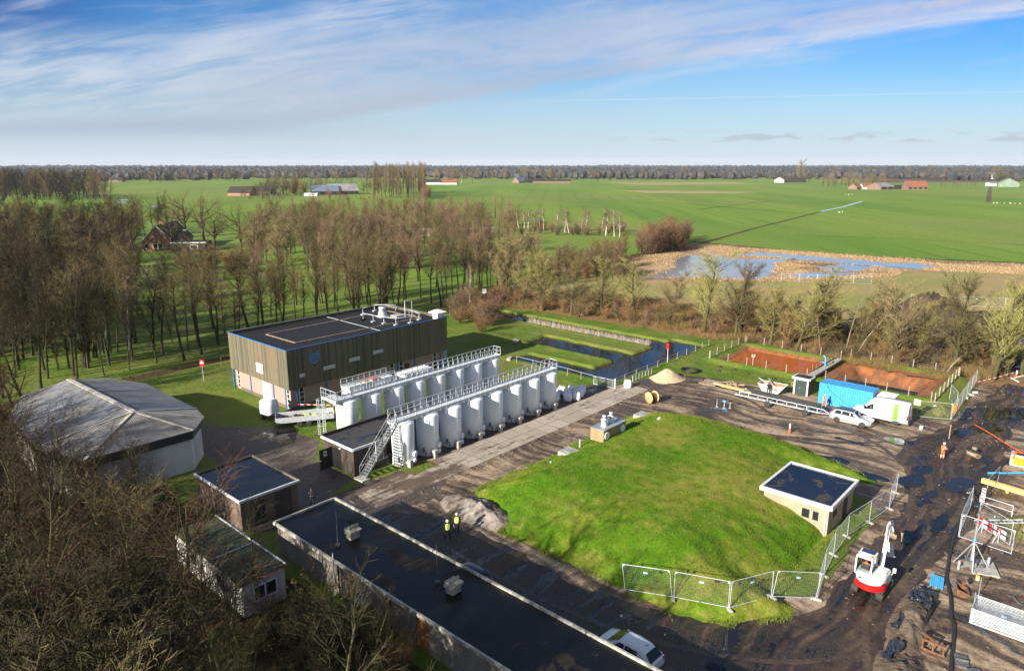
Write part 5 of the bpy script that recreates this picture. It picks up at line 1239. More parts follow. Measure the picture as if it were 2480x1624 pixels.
def excavator():
    t = thing('excavator', 'red and white compact excavator with raised boom on the wet haul road', 'excavator', (48.6, 10.35, 0))
    cx, cy = 48.6, 10.35
    for s in (-1, 1):
        y = cy + s * .78; prof = []; N = 28
        for i in range(N):
            a = 2 * math.pi * i / N; prof.append((cx + (1.0 if math.cos(a) > 0 else -1.0) * (.95 if abs(math.cos(a)) > .02 else 0) + .30 * math.cos(a), .31 + .31 * math.sin(a)))
        k = MB(); k.loft([[Vector((x, y - .2, z)) for x, z in prof], [Vector((x, y + .2, z)) for x, z in prof]], True, True)
        for i in range(26):
            x = cx - 1.0 + 2.0 * i / 25; k.box(x - .02, x + .02, y - .2, y + .2, .62, .65)
        tr = part(k, 'track', M['tyre'], t)
        w = MB()
        for x in (cx - .95, cx + .95): w.lathe((x, y - .21 if s < 0 else y - .21, .31), [(.22, 0), (.22, .42)], 16, axis='y')
        for x in (-.5, 0, .5): w.lathe((cx + x, y - .205, .16), [(.11, 0), (.11, .41)], 12, axis='y')
        o = w.build('sprocket', M['steel'], tr)
    part(MB().box(cx - .7, cx + .7, cy - .6, cy + .6, .3, .58).cyl((cx, cy, 0), .5, .58, .72, 20), 'undercarriage', M['black'], t)
    part(MB().box(cx + 1.35, cx + 1.45, cy - 1.0, cy + 1.0, .08, .5).bar((cx + .8, cy - .4, .4), (cx + 1.4, cy - .4, .3), .12).bar((cx + .8, cy + .4, .4), (cx + 1.4, cy + .4, .3), .12), 'dozer_blade', M['white'], t)
    def house(z0, z1, r, fx, hw, n=18, shrink=0.):
        pts = [(cx + fx, cy - hw)] + [(cx - .45 - r * math.sin(a) * 1.0, cy - hw * math.cos(a)) for a in np.linspace(0, math.pi, n)] + [(cx + fx, cy + hw)]
        c = Vector((cx, cy)); q = [c + (Vector(p) - c) * (1 - shrink) for p in pts]
        return [Vector((x, y, z0)) for x, y in pts], [Vector((p.x, p.y, z1)) for p in q]
    a, b_ = house(.66, 1.12, 1.02, -.15, .98); part(MB().loft([a, b_], sm=False), 'counterweight', M['red'], t, .06)
    a, b_ = house(1.125, 1.50, .98, .75, .95, 18, .0); c_, d_ = house(1.50, 1.64, .94, .72, .93, 18, .10); part(MB().loft([a, b_, d_], sm=False), 'engine_hood', M['white'], t, .05)
    part(MB().box(cx - .1, cx + .95, cy - .95, cy + .95, .68, 1.11), 'deck', M['white'], t, .04)
    # vents, lettering strokes and badge on the tail
    for s in (-1, 1): part(MB().prism([(cx - 1.02, cy + s * .78, 1.18), (cx - .80, cy + s * .92, 1.18), (cx - .82, cy + s * .91, 1.30)], (-.10, s * .02, 0)), 'tail_vent', M['black'], t)
    part(MB().cyl((cx - 1.36, cy + .48, 1.42), .07, -.03, .03, 10, axis='x'), 'badge', M['black'], t)
    l = MB()
    for k, (w, h) in enumerate([(.05, .07), (.05, .07), (.045, .07), (.05, .07), (.05, .07), (.045, .07), (.05, .07), (.015, .07)]):
        y = cy + .30 - k * .085; x = cx - .45 - .985 * math.sqrt(max(0, 1 - ((y - cy) / .96) ** 2)) ; l.box(x - .012, x, y - w, y, 1.27, 1.27 + h)
    part(l, 'lettering', pm('faded_red_letters', (.62, .13, .10), None), t)
    # cab: roof, posts, glass
    X0, X1, Y0, Y1, Z0, Z1 = cx - .95, cx + .42, cy - .05, cy + .93, 1.45, 2.62
    cb = MB(); cb.bar((X0 + .3, Y0, Z0 + .03), (X1, Y0, 1.12), .07); cb.bar((X0, Y1, Z0 + .03), (X1, Y1, 1.12), .07); cb.bar((X1, Y0, 1.12), (X1, Y1, 1.12), .07)
    for x, y in ((X0, Y0), (X0, Y1), (X1, Y0), (X1, Y1)):
        xx = x + (.0 if x == X0 else .0); cb.bar((xx, y, 1.1 if x == X1 else Z0), (xx + (.04 if x == X0 else -.12), y, Z1), .085)
    cb.bar((X0, Y0, Z0 + .03), (X0, Y1, Z0 + .03), .09); 
    part(cb, 'cab_frame', M['white'], t)
    part(MB().box(X0 - .02, X1 - .05, Y0 - .05, Y1 + .05, Z1, Z1 + .1), 'cab_roof', M['white'], t, .04)
    part(MB().box(X0 + .75, X1 - .12, Y0 + .06, Y1 - .06, Z1 + .1, Z1 + .115), 'roof_glass', pm('blue_roof_glass', (.03, .05, .12), None, 1., .08), t)
    part(MB().cyl((X0 + .25, Y0 + .1, Z1 + .1), .05, 0, .12, 10), 'beacon', M['orange'], t)
    part(MB().poly([(X0 - .01, Y0 + .05, Z0 + .06), (X0 - .01, Y1 - .05, Z0 + .06), (X0 + .03, Y1 - .05, Z1), (X0 + .03, Y0 + .05, Z1)]), 'rear_glass', M['clearglass'], t)
    part(MB().poly([(X1 - .02, Y0 + .05, 1.15), (X1 - .02, Y1 - .05, 1.15), (X1 - .12, Y1 - .05, Z1), (X1 - .12, Y0 + .05, Z1)]).poly([(X0 + .05, Y1 + .01, 1.5), (X1 - .05, Y1 + .01, 1.5), (X1 - .12, Y1 + .01, Z1), (X0 + .05, Y1 + .01, Z1)]).poly([(X0 + .06, Y0 - .01, 1.62), (X1 - .05, Y0 - .01, 1.3), (X1 - .12, Y0 - .01, Z1), (X0 + .06, Y0 - .01, Z1)]), 'cab_glass', M['darkglass'], t)
    part(MB().box(X0 + .5, X0 + 1., Y0 + .22, Y1 - .22, 1.2, 1.45).box(X0 + .42, X0 + .52, Y0 + .22, Y1 - .22, 1.4, 2.0), 'seat', M['black'], t, .04)
    part(MB().box(cx - .35, cx + .2, cy - .85, cy - .5, 1.6, 1.72).tube([(cx + .6, cy - .95, 1.2), (cx + .6, cy - 1.12, 1.55)], .02, 6).box(cx + .56, cx + .66, cy - 1.24, cy - 1.04, 1.5, 1.82), 'mirror', M['white'], t, .03)
    # boom, arm, rams
    by = cy - .28
    B0, B1, B2 = Vector((cx + .75, by, 1.25)), Vector((cx + 1.75, by + .12, 2.55)), Vector((cx + 3.35, by + .40, 3.35))
    A1 = Vector((cx + 4.85, by + .50, 3.35)); 
    bm_ = MB(); bm_.loft([[Vector((p.x, p.y + sy * w, p.z + sz * h)) for sy, sz in ((-1, -1), (1, -1), (1, 1), (-1, 1))] for p, w, h in ((B0, .13, .16), (B0.lerp(B1, .6), .13, .2), (B1, .13, .22), (B1.lerp(B2, .5), .12, .17), (B2, .1, .11))], sm=False)
    part(bm_, 'boom', M['white'], t)
    T = Vector((cx + 4.65, by + .45, 3.05)); E = Vector((cx + 5.05, by + .42, 2.35))
    part(MB().loft([[Vector((p.x, p.y + sy * w, p.z + sz * h)) for sy, sz in ((-1, -1), (1, -1), (1, 1), (-1, 1))] for p, w, h in ((B2 + Vector((-.25, 0, .14)), .09, .08), (B2 + Vector((.15, 0, .12)), .1, .16), (T, .08, .1), (E, .07, .08))], sm=False), 'arm', M['white'], t)
    rm = MB(); rm.tube([B0 + Vector((.25, 0, -.1)), B1 + Vector((.1, 0, -.28))], .06, 8); rm.tube([B1 + Vector((.2, 0, .28)), B2 + Vector((-.2, 0, .3))], .05, 8); rm.tube([B2 + Vector((.1, 0, .34)), T + Vector((.1, 0, .22))], .045, 8)
    part(rm, 'hydraulic_ram', M['galv'], t)
    ln = MB(); ln.bar(T + Vector((.0, 0, .25)), E + Vector((.25, 0, .2)), .1); ln.bar(E, E + Vector((.3, 0, .15)), .14); ln.box(E.x - .12, E.x + .2, E.y - .2, E.y + .2, E.z - .22, E.z - .02)
    part(ln, 'quick_coupler', M['steel'], t)
    sv = MB(); rings = []
    for q in range(7):
        a = -.4 + q * .42; rings.append([Vector((E.x + .12 + .38 * math.cos(a), E.y - .62 + 1.24 * i, E.z - .32 + .34 * math.sin(a + math.pi))) for i in (0, 1)])
    sv.loft(rings, False, False, False); sv.box(E.x - .1, E.x + .4, E.y - .65, E.y - .62, E.z - .6, E.z - .1).box(E.x - .1, E.x + .4, E.y + .62, E.y + .65, E.z - .6, E.z - .1)
    part(sv, 'grading_bucket', M['oldwood'], t)
    # pipe piece slung from the boom
    px, py = cx + 3.55, by + .12
    t2 = thing('pipe_piece', 'grey flanged pipe piece with yellow end cap slung under the excavator boom', 'pipe', (px, py, 0))
    pv = MB(); a, b_ = Vector((px - .25, py - .12, 1.15)), Vector((px + .12, py + .12, 2.02)); d = (b_ - a).normalized()
    pv.tube([a, a + d * .07], .30, 18); pv.tube([a + d * .07, b_], .22, 18); part(pv, 'pipe', M['rail'], t2)
    part(MB().tube([b_, b_ + d * .08], .30, 18), 'end_cap', pm('yellow_cap', (.85, .55, .02), None, 3., .5), t2)
    part(MB().bar(b_ + d * .08, B2 + Vector((.1, 0, -.1)), .02).bar(a + d * .5, B2 + Vector((.1, 0, -.1)), .02), 'sling', M['orange'], t2)
excavator()
# ---------------------------------------------------------------- fences
def PM(px, py):
    z = 1.
    for _ in range(25):
        p = P(px, py, z); z = .5 * z + .5 * on_mound(p.x, p.y)
    return Vector((p.x, p.y, on_mound(p.x, p.y)))
def heras_proto():
    t = thing('mesh_fence', 'x', 'fence', (0, 0, 0))
    f = MB(); f.tube([(0.03, 0, .1), (0.03, 0, 2.05)], .024, 6).tube([(3.45, 0, .1), (3.45, 0, 2.05)], .024, 6)
    f.tube([(.03, 0, 2.03), (3.45, 0, 2.03)], .022, 6).tube([(.03, 0, .16), (3.45, 0, .16)], .022, 6)
    f.box(.03, .16, -.012, .012, 1.9, 2.02).box(3.32, 3.45, -.012, .012, 1.9, 2.02)
    f.build('frame', M['rail'], t)
    w = MB()
    for i in range(1, 22): w.box(.03 + i * 3.42 / 22 - .0014, .03 + i * 3.42 / 22 + .0014, -.0014, .0014, .17, 2.02)
    for i in range(1, 16): w.box(.04, 3.44, -.0050, -.0018, .16 + i * .117 - .002, .16 + i * .117 + .002)
    w.build('wire_mesh', M['galv'], t)
    MB().box(1.55, 1.85, -.02, -.01, 1.55, 1.68).build('plate', pm('fence_plate', (.45, .70, .88), None), t)
    return t
HP = heras_proto(); hp_used = [False]
def panel(a, b, label, group, z0=None, z1=None, flat=False):
    o = HP if not hp_used[0] else copy_tree(HP); hp_used[0] = True
    a, b = Vector((*a[:2], 0)), Vector((*b[:2], 0)); L = (b - a).length
    za = on_mound(a.x, a.y) if z0 is None else z0; zb = on_mound(b.x, b.y) if z1 is None else z1
    o.location = (a.x, a.y, za + .01); o.rotation_euler = (0, -math.atan2(zb - za, L), math.atan2(b.y - a.y, b.x - a.x)); o.scale.x = max(.4, L / 3.5)
    return tag(o, label, 'fence', group)
def foot(p, ang, label):
    z = on_mound(p[0], p[1]); mb = MB(); mb.loft([[Vector((x * k, y * k2, zz)) for x, y in ((-.36, -.11), (.36, -.11), (.36, .11), (-.36, .11))] for k, k2, zz in ((1, 1, 0), (1, 1, .07), (.9, .8, .14))], sm=False)
    o = mb.build('concrete_block', M['concrete']); o.location = (p[0], p[1], z + .0); o.rotation_euler.z = ang
    return tag(o, label, 'block', 'concrete feet under the site fence')
nf = [P(*q) for q in ((1513, 1431), (1630, 1464.6), (1764.3, 1492), (1867, 1462), (1977, 1452))]
lbs = ['first mesh fence panel, free standing end on the grass', 'second mesh fence panel from the free end on the grass', 'mesh fence panel at the bend nearest the long building', 'mesh fence panel on the grass with the bent bottom tube']
for i in range(4): panel(nf[i], nf[i + 1], lbs[i], 'fence panels round the grassed mound'); foot(nf[i + 1], .5 + i * .4, ['first', 'second', 'third', 'fourth'][i] + ' concrete foot from the free end of the mesh fence')
rf = [(44.95, 12.72), (48.1, 13.35), (51.4, 13.75), (54.9, 13.85), (58.5, 13.25), (62.2, 12.7), (65.9, 13.1)]
for i in range(6):
    panel(rf[i], rf[i + 1], ['mesh fence panel at the corner left of the excavator cab', 'mesh fence panel in the run just left of the excavator boom', 'mesh fence panel below the brick hut corner', 'mesh fence panel in front of the brick hut door', 'mesh fence panel beyond the brick hut with double posts', 'last mesh fence panel of the run beyond the brick hut'][i], 'fence panels along the haul road')
    foot(rf[i + 1], 1.2, ['concrete fence foot left of the excavator', 'concrete fence foot left of the excavator boom', 'concrete fence foot under the hut corner', 'concrete fence foot in front of the hut door', 'concrete fence foot beyond the hut', 'concrete fence foot at the end of the hut fence'][i])
panel((88.8, 16.65), (90.25, 13.45), 'mesh fence panel behind the van with two orange weights at its foot', 'fence panels by the basins')
for i in range(5):
    a = Vector((90.3 + 3.7 * i, 13.42 + .12 * i)); panel(a, a + Vector((3.6, .12)), ['mesh fence panel with orange coat on its post', 'second mesh fence panel past the orange coat', 'third mesh fence panel past the orange coat', 'fourth mesh fence panel towards the trees', 'last mesh fence panel before the taped tree trunks'][i], 'fence panels by the basins')
panel((95.5, 13.9), (98.6, 15.2), 'mesh fence panel leaning out of line by the taped trees', 'fence panels by the basins')
panel((60.62, 7.3), (60.35, 3.8), 'mesh fence panel behind the lattice mast', 'fence panels round the mast'); panel((63.9, 6.6), (61.75, 4.1), 'mesh fence panel behind the striped barrier boards', 'fence panels round the mast')
panel((60.7, 7.35), (67.2, 7.6), 'mesh fence panel running from the mast to the striped beacon', 'fence panels round the mast'); panel((69.6, 6.9), (73.4, 6.6), 'mesh fence panel beside the yellow timber beam', 'fence panels round the mast')
for i in range(5): panel(Q(1815 + 42 * i, 655 + 1.2 * i), Q(1815 + 42 * (i + 1), 655 + 1.2 * (i + 1)), 'distant mesh fence panel between the wetland and the hedge trees', 'far fence panels before the wetland', 0, 0)
for i in range(8): panel(Q(2115 + 44 * i, 706 + 2 * i), Q(2115 + 44 * (i + 1), 706 + 2 * (i + 1)), 'distant mesh fence panel beyond the dark soil heap', 'far fence panels beyond the soil heap', 0, 0)
for i in range(12):
    o = copy_tree(HP); o.scale.x = 1.; o.location = (50.75 + .03 * random.Random(i).random(), 4.6, .14 + .092 * i); o.rotation_euler = (math.pi / 2, 0, -math.pi / 2)
    tag(o, 'pale mesh fence panel lying flat in the tall stack of panels', 'fence', 'fence panels lying in a stack')
t = thing('stack_rack', 'steel rack with end posts holding the stack of fence panels', 'rack', (51.6, 3, 0))
part(MB().box(50.6, 52.9, 4.5, 4.62, 0, .1).box(50.6, 52.9, 1.6, 1.7, 0, .1).tube([(50.68, 4.68, 0), (50.68, 4.68, 1.3)], .03, 6).tube([(52.6, 4.68, 0), (52.6, 4.68, 1.5)], .03, 6), 'frame', M['galv'], t)
def post_fence(name, label, pts, post_h, spacing, wires, mat, wmat, pw=.09, mesh=True, z=None, rail=False):
    a0 = pts[0]; z0 = (ground_h(*a0) if z is None else z); t = thing(name, label, 'fence', (a0[0], a0[1], 0))
    w = MB(); first = True
    for a, b in zip(pts, pts[1:]):
        a, b = Vector(a[:2]), Vector(b[:2]); L = (b - a).length; n = max(1, round(L / spacing))
        prev = None
        for i in range(n + 1):
            p = a.lerp(b, i / n); g = ground_h(p.x, p.y) if z is None else z; g = max(g, -.1)
            if first or i:
                part(MB().box(p.x - pw / 2, p.x + pw / 2, p.y - pw / 2, p.y + pw / 2, g - .2, g + post_h), 'post', mat, t)
            if prev is not None:
                q, gq = prev
                for zz in wires: w.bar((q.x, q.y, gq + post_h * zz), (p.x, p.y, g + post_h * zz), .007 if not rail else .036)
                if mesh:
                    k = 10
                    for j in range(1, k): r_ = q.lerp(p, j / k); w.bar((r_.x, r_.y, gq + .05), (r_.x, r_.y, gq + post_h * .9), .004)
            prev = (p, g); first = False
    part(w, 'rail' if rail else 'wires', wmat, t); return t
ow = M['oldwood']; pw_ = pm('pale_fence_post', (.36, .32, .24), (.25, .215, .16), 3., .85)
post_fence('rail_fence', 'low pale rail fence between the ponds and the mown grass', [(74.8, 49.4), (98.5, 49.9), (103.2, 50.0)], 1.1, 3.1, (.95, .55), pw_, M['galv'], .09, False, 0, True)
post_fence('rail_fence', 'pale rail fence along the near end of the ponds', [(74.4, 52.), (74.9, 57), (74.9, 66.5)], 1.1, 3.2, (.95,), pw_, M['rail'], .07, False, 0, True)
post_fence('basin_fence', 'timber post fence along the near side of the rusty basin', [(95.4, 45.9), (95.4, 31.6)], 1.15, 2.9, (.9, .6, .3), pw_, M['steel'], .10)
post_fence('basin_fence', 'timber post fence behind the rusty basin', [(108.4, 46.0), (108.2, 31.2)], 1.2, 2.9, (.9, .6, .3), pw_, M['steel'], .10)
post_fence('basin_fence', 'timber post fence across the far left end of the rusty basin', [(95.4, 46.0), (108.4, 46.2)], 1.15, 2.6, (.9, .6, .3), pw_, M['steel'], .10)
post_fence('basin_fence', 'timber post fence behind the drained basin', [(110.2, 30.4), (110.4, 16.4)], 1.2, 2.8, (.9, .6, .3), pw_, M['steel'], .10)
post_fence('basin_fence', 'timber post fence across the near right end of the drained basin', [(110.4, 16.3), (95.6, 16.2)], 1.2, 2.4, (.95, .6, .3), pw_, M['oldwood'], .13)
post_fence('basin_fence', 'timber post fence between blue container and drained basin', [(95.8, 29.3), (95.6, 16.6)], 1.2, 2.7, (.9, .6, .3), pw_, M['steel'], .10)
post_fence('wire_fence', 'dark wire fence along the ditch in front of the tree rows', [(30, 97.6), (60, 97.8), (100, 98)], 1.3, 3., (.95, .5), M['oldwood'], M['steel'], .07, False)
post_fence('black_balustrade', 'low black balustrade with pale posts beside the sand heap', [(78.6, 48.75), (83.4, 48.7)], .8, .8, (.95,), M['rail'], M['black'], .08, False, 0, True)
t = thing('yard_gate', 'low galvanised mesh gate between road and pond', 'gate', (74, 52, 0))
g = MB(); g.tube([(74.05, 52., .08), (74.05, 52., 1.15), (74.35, 48.8, 1.15), (74.35, 48.8, .08), (74.05, 52., .08)], .04, 6); part(g, 'frame', M['rail'], t)
g = MB()
for i in range(1, 9): g.bar((74.05, 52, .1 + i * .12), (74.35, 48.8, .1 + i * .12), .014)
for i in range(1, 24): q = i / 24; g.bar((74.05 + .3 * q, 52 - 3.2 * q, .1), (74.05 + .3 * q, 52 - 3.2 * q, 1.13), .012)
part(g, 'wire_mesh', M['galv'], t); part(MB().box(74.3, 74.44, 48.7, 48.84, 0, 1.4), 'post', M['rail'], t)
# ---------------------------------------------------------------- heaps
def heap(name, label, cat, c, rx, ry, h, mat, seed=0, rough=.18, pw=1.2, ang=0., kind=None, zb=0.):
    N, K = 56, 16; V, Fq = [], []
    for k in range(K + 1):
        q = k / K
        for j in range(N):
            a = 2 * math.pi * j / N; w = 1 + .16 * mnoise.noise(Vector((math.cos(a) * 1.4, math.sin(a) * 1.4, seed)))
            x, y = rx * q * w * math.cos(a), ry * q * w * math.sin(a)
            z = h * max(0, 1 - q) ** pw * (1 if q > .12 else 1); z = h * (1 - q) if pw == 0 else h * (math.cos(q * math.pi) * .5 + .5) ** pw
            z += rough * h * mnoise.noise(Vector((x * 1.1, y * 1.1, seed + 3))) * (1 - q) + rough * .5 * h * mnoise.noise(Vector((x * 3, y * 3, seed + 9))) * min(1, (1 - q) * 3)
            V.append((x, y, max(z, 0) - .03 * (q == 1)))
    for k in range(K):
        for j in range(N): Fq.append((k * N + j, (k + 1) * N + j, (k + 1) * N + (j + 1) % N, k * N + (j + 1) % N))
    o = np_mesh(name, np.array(V), np.array(Fq), mat, None, True); o.location = (c[0], c[1], zb); o.rotation_euler.z = ang
    return tag(o, label, cat, None, kind)
M['sand'] = pm('yellow_sand', (.58, .45, .28), (.46, .34, .20), 1.2, .95, bump=.05, bscale=6.)
M['rubble'] = pm('pale_grey_earth', (.36, .31, .27), (.10, .07, .05), .55, .95, bump=.12, bscale=3.)
M['earth'] = pm('brown_earth', (.17, .125, .085), (.10, .07, .048), .9, .95, bump=.15, bscale=3.)
heap('sand_heap', 'heap of pale yellow sand at the end of the concrete road', 'heap', (83.1, 46.0), 2.8, 2.4, 1.3, M['sand'], 1, .1, .85)
heap('rubble_heap', 'pale earth and rubble heap at the tip of the grassed mound', 'heap', (38.4, 38.6), 2.2, 3.9, 1.0, M['rubble'], 6, .35, .8)
heap('soil_heap', 'big dark soil heap behind the hedge trees at right', 'heap', (151, 29), 11, 7, 4.6, M['soil'], 8, .25, .9, -.7)
heap('soil_heap', 'lower dark soil heap behind the hedge trees at far right', 'heap', (146, 20), 6, 5, 2.2, M['soil'], 12, .25, .9)
heap('earth_ridge', 'ridge of dug earth partly under black plastic beside the haul road', 'heap', (46.2, 7.3), 5.4, 1.3, .75, M['earth'], 14, .45, .8, .06)
heap('earth_ridge', 'low heap of dug earth in the bottom corner by the haul road', 'heap', (40.2, 6.4), 3.6, 1.6, .7, M['earth'], 17, .45, .8, .2)
heap('grass_hump', 'overgrown grassy hump beside the drained basin', 'hump', (93.2, 14.9), 2.4, 1.0, .8, pm('hump_grass', (.13, .17, .03), (.24, .2, .07), 1.2, .95, bump=.15), 19, .3, .9)
heap('grass_hump', 'overgrown grassy hump with old timber behind the mast', 'hump', (66., 3.2), 3., 2.2, .8, pm('hump_grass', (.12, .14, .03), (.20, .16, .06), 1.2, .95, bump=.15), 23, .3, .9)
for i, (x, y) in enumerate([(93.2, 41), (92.4, 38.6), (92.2, 36.2), (91.6, 33.6), (92.8, 35), (93.3, 43.2), (91.2, 42.4)]):
    heap('molehill', 'dark molehill on the grass bank below the rusty basin', 'molehill', (x, y), .42, .38, .22, M['soil'], i, .3)['group'] = 'molehills on the bank'
def tarp(label, pts, z, h, seed, res=26):
    c = [Vector(p) for p in pts]; V, Fq = [], []
    for j in range(res + 1):
        for i in range(res + 1):
            a, b_ = i / res, j / res; p = c[0] * (1 - a) * (1 - b_) + c[1] * a * (1 - b_) + c[2] * a * b_ + c[3] * (1 - a) * b_
            e = mnoise.noise(Vector((p.x * .9, p.y * .9, seed))) * .35; f = abs(mnoise.noise(Vector((p.x * 2.6, p.y * 4.2, seed + 4))))
            V.append((p.x + e, p.y + mnoise.noise(Vector((p.x, p.y, seed + 8))) * .3, z + h * (.35 + f)))
    n = res + 1
    for j in range(res):
        for i in range(res): Fq.append((j * n + i, j * n + i + 1, (j + 1) * n + i + 1, (j + 1) * n + i))
    return tag(np_mesh('plastic_sheet', np.array(V), np.array(Fq), pm('black_plastic', (.022, .026, .036), (.04, .045, .055), 2., .28), None, True), label, 'plastic sheet')
tarp('crumpled black plastic sheet draped over the earth ridge', [(47.6, 6.6), (49.9, 6.9), (49.7, 8.1), (47.9, 8.0)], .45, .55, 2)
tarp('torn strip of black plastic lying along the earth ridge', [(44.2, 7.6), (46.3, 7.5), (46.4, 8.0), (44.3, 8.1)], .38, .32, 5)
tarp('black plastic scrap on the low earth heap in the corner', [(40.8, 7.2), (43., 7.0), (43.1, 7.6), (40.9, 7.9)], .42, .36, 7)
tarp('black plastic edging along the trench below the fence stack', [(46.9, 1.0), (49.2, 6.0), (49.5, 5.8), (47.3, .9)], .02, .16, 9)
# ---------------------------------------------------------------- yard objects
def bag_mesh(seed):
    mb = MB(); rings = []; rg = random.Random(seed)
    for z, s in ((0, .84), (.06, .95), (.3, 1.02), (.6, 1.0), (.82, .93), (.93, .78), (.97, .5), (.92, .12)):
        r = []
        for j in range(20):
            a = 2 * math.pi * j / 20; ca, sa = math.cos(a), math.sin(a); k = .5 / max(abs(ca), abs(sa)) ** .72 * s
            n = 1 + .10 * mnoise.noise(Vector((ca * 2, sa * 2, z * 3 + seed * 7))); r.append(Vector((ca * k * n, sa * k * n, z * (1 + .08 * mnoise.noise(Vector((ca, sa, seed)))))))
        rings.append(r)
    mb.loft(rings); return mb
M['bag'] = pm('white_woven_bag', (.86, .87, .90), (.72, .73, .78), 3., .7, bump=.05, bscale=5.)
BG = [(65.4, 51.6), (66.4, 50.45), (66.55, 52.6), (67.5, 49.9), (67.6, 51.35), (68.6, 50.3), (68.9, 51.7), (69.7, 50.8), (67.9, 52.5)]
for i, (x, y) in enumerate(BG):
    t = thing('bulk_bag', 'bulging white bulk bag in the cluster at the end of the front tanks', 'bulk bag', (x, y, 0), i * .7, 'bulk bags beside the last tank')
    b = bag_mesh(i); s = 1.0 + .05 * (i % 3); b.build('bag', M['bag'], t).scale = (s, s, 1.05 + .06 * (i % 2))
    l = MB()
    for sx, sy in ((-1, -1), (1, -1), (1, 1), (-1, 1)): l.tube([(sx * .34, sy * .34, .9), (sx * .22, sy * .3, 1.14), (sx * .12, sy * .2, 1.0)], .025, 5)
    l.build('lifting_loop', M['bag'], t)
t = thing('bulk_bag', 'single white bulk bag standing by the low mesh gate', 'bulk bag', (76.1, 47.9, 0), .4); bag_mesh(20).build('bag', M['bag'], t)
MB().tube([(.3, .3, .9), (.2, .25, 1.15), (.05, .1, .95)], .03, 5).build('lifting_loop', M['red'], t)
def reel():
    t = thing('cable_reel', 'large wooden cable reel wound with orange brown cable', 'cable reel', (72.8, 42.3, 0), R(-18))
    r = .72
    for x in (-.55, .47):
        m = MB(); m.lathe((0, 0, r), [(.07, x), (r, x), (r, x + .08), (.07, x + .08)], 30, axis='x'); m.build('flange', M['wood'], t)
    MB().lathe((0, 0, r), [(.5, -.47), (.52, -.3), (.49, -.1), (.52, .1), (.5, .3), (.5, .47)], 26, axis='x').build('cable', M['rust'], t)
    MB().lathe((0, 0, r), [(.1, -.57), (.1, -.5)], 12, axis='x').build('hub', M['steel'], t)
    for k in range(6): a = k * math.pi / 3; MB().cyl((-.56, math.cos(a) * .42, r + math.sin(a) * .42), .035, -.02, .02, 8, axis='x').build('bolt', M['black'], t)
reel()
def skip():
    t = thing('waste_skip', 'white skip with rusty inside standing left of the small kiosk', 'skip', (86.6, 32.9, 0), R(4))
    o = MB(); bt, tp = [(-.75, -1.0), (.75, -1.0), (.75, .9), (-.75, .9)], [(-.85, -1.75), (.85, -1.75), (.85, 1.55), (-.85, 1.55)]
    B_ = [Vector((*p, .12)) for p in bt]; T_ = [Vector((*p, 1.15)) for p in tp]
    for i in range(4): o.poly([B_[i], B_[(i + 1) % 4], T_[(i + 1) % 4], T_[i]])
    o.poly(B_); o.build('tub', M['white'], t)
    n = MB(); bi = [Vector((p[0] * .92, p[1] * .92, .2)) for p in bt]; ti = [Vector((p[0] * .94, p[1] * .96, 1.15)) for p in tp]
    for i in range(4): n.poly([bi[i], ti[i], ti[(i + 1) % 4], bi[(i + 1) % 4]])
    n.poly(bi); n.build('lining', pm('rusty_skip_lining', (.50, .22, .12), (.33, .13, .07), 2., .8), t)
    k = MB()
    for i in range(4): k.bar(T_[i], T_[(i + 1) % 4], .08)
    for y in (-.5, .4):
        for s in (-1, 1): k.bar((s * .78, y, .15), (s * .88, y, 1.12), .1)
    k.build('rim', M['white'], t)
    MB().box(-.95, -.87, -.9, -.6, .6, .9).build('orange_plate', M['orange'], t)
    for i, (y, an, lb) in enumerate([(1.0, .5, 'white sheet metal scrap sticking out of the skip'), (.3, -.4, 'pale board lying across the skip')]):
        q = MB().box(-.8, .9, -.12, .12, 0, .05).build('scrap_board', M['white' if i == 0 else 'concrete']); q.location = (86.6, 32.9 + y, 1.25 + .15 * i); q.rotation_euler = (.2, -.35 + .2 * i, .9 + an); tag(q, lb, 'scrap')
skip()
def small(name, label, cat, mb, mat, loc=(0, 0, 0), rot=(0, 0, 0), bevel=0, group=None):
    o = mb.build(name, mat, None, bevel); o.location = loc; o.rotation_euler = rot; return tag(o, label, cat, group)
rgp = random.Random(4)
for i in range(9):
    x, y = 85.3 + rgp.uniform(-.7, .7), 37.6 + rgp.uniform(-1.1, 1.1)
    small('timber_offcut', 'rough timber offcut in the tumbled pile left of the skip', 'timber', MB().box(-.75, .75, -.11, .11, -.05, .05), M['oldwood'] if i % 3 else M['wood'], (x, y, .1 + .075 * i), (rgp.uniform(-.12, .12), rgp.uniform(-.15, .15), rgp.uniform(.6, 2.4)), 0, 'tumbled timber offcuts')
for i, (x, y, a) in enumerate([(84.2, 40.6, .1), (84.9, 40.3, .15), (85.7, 40.5, .05)]):
    small('plywood_board', ['weathered board lying nearest the sand heap', 'weathered board lying between two other boards', 'weathered board lying next to the timber pile'][i], 'board', MB().box(-.4, .4, -1.15, 1.15, 0, .1), M['oldwood'], (x, y, .05 + .03 * i), (0, 0, a))
small('hose_coil', 'black coiled hose lying on the grass behind the sand heap', 'hose coil', (lambda m: [m.tube([((.95 + .07 * j) * math.cos(a), (.95 + .07 * j) * math.sin(a), .07 + .1 * (j % 3)) for a in np.linspace(0, 2 * math.pi, 30)], .055, 6, False) for j in range(6)] and m)(MB()), M['black'], (88.2, 45.3, 0))
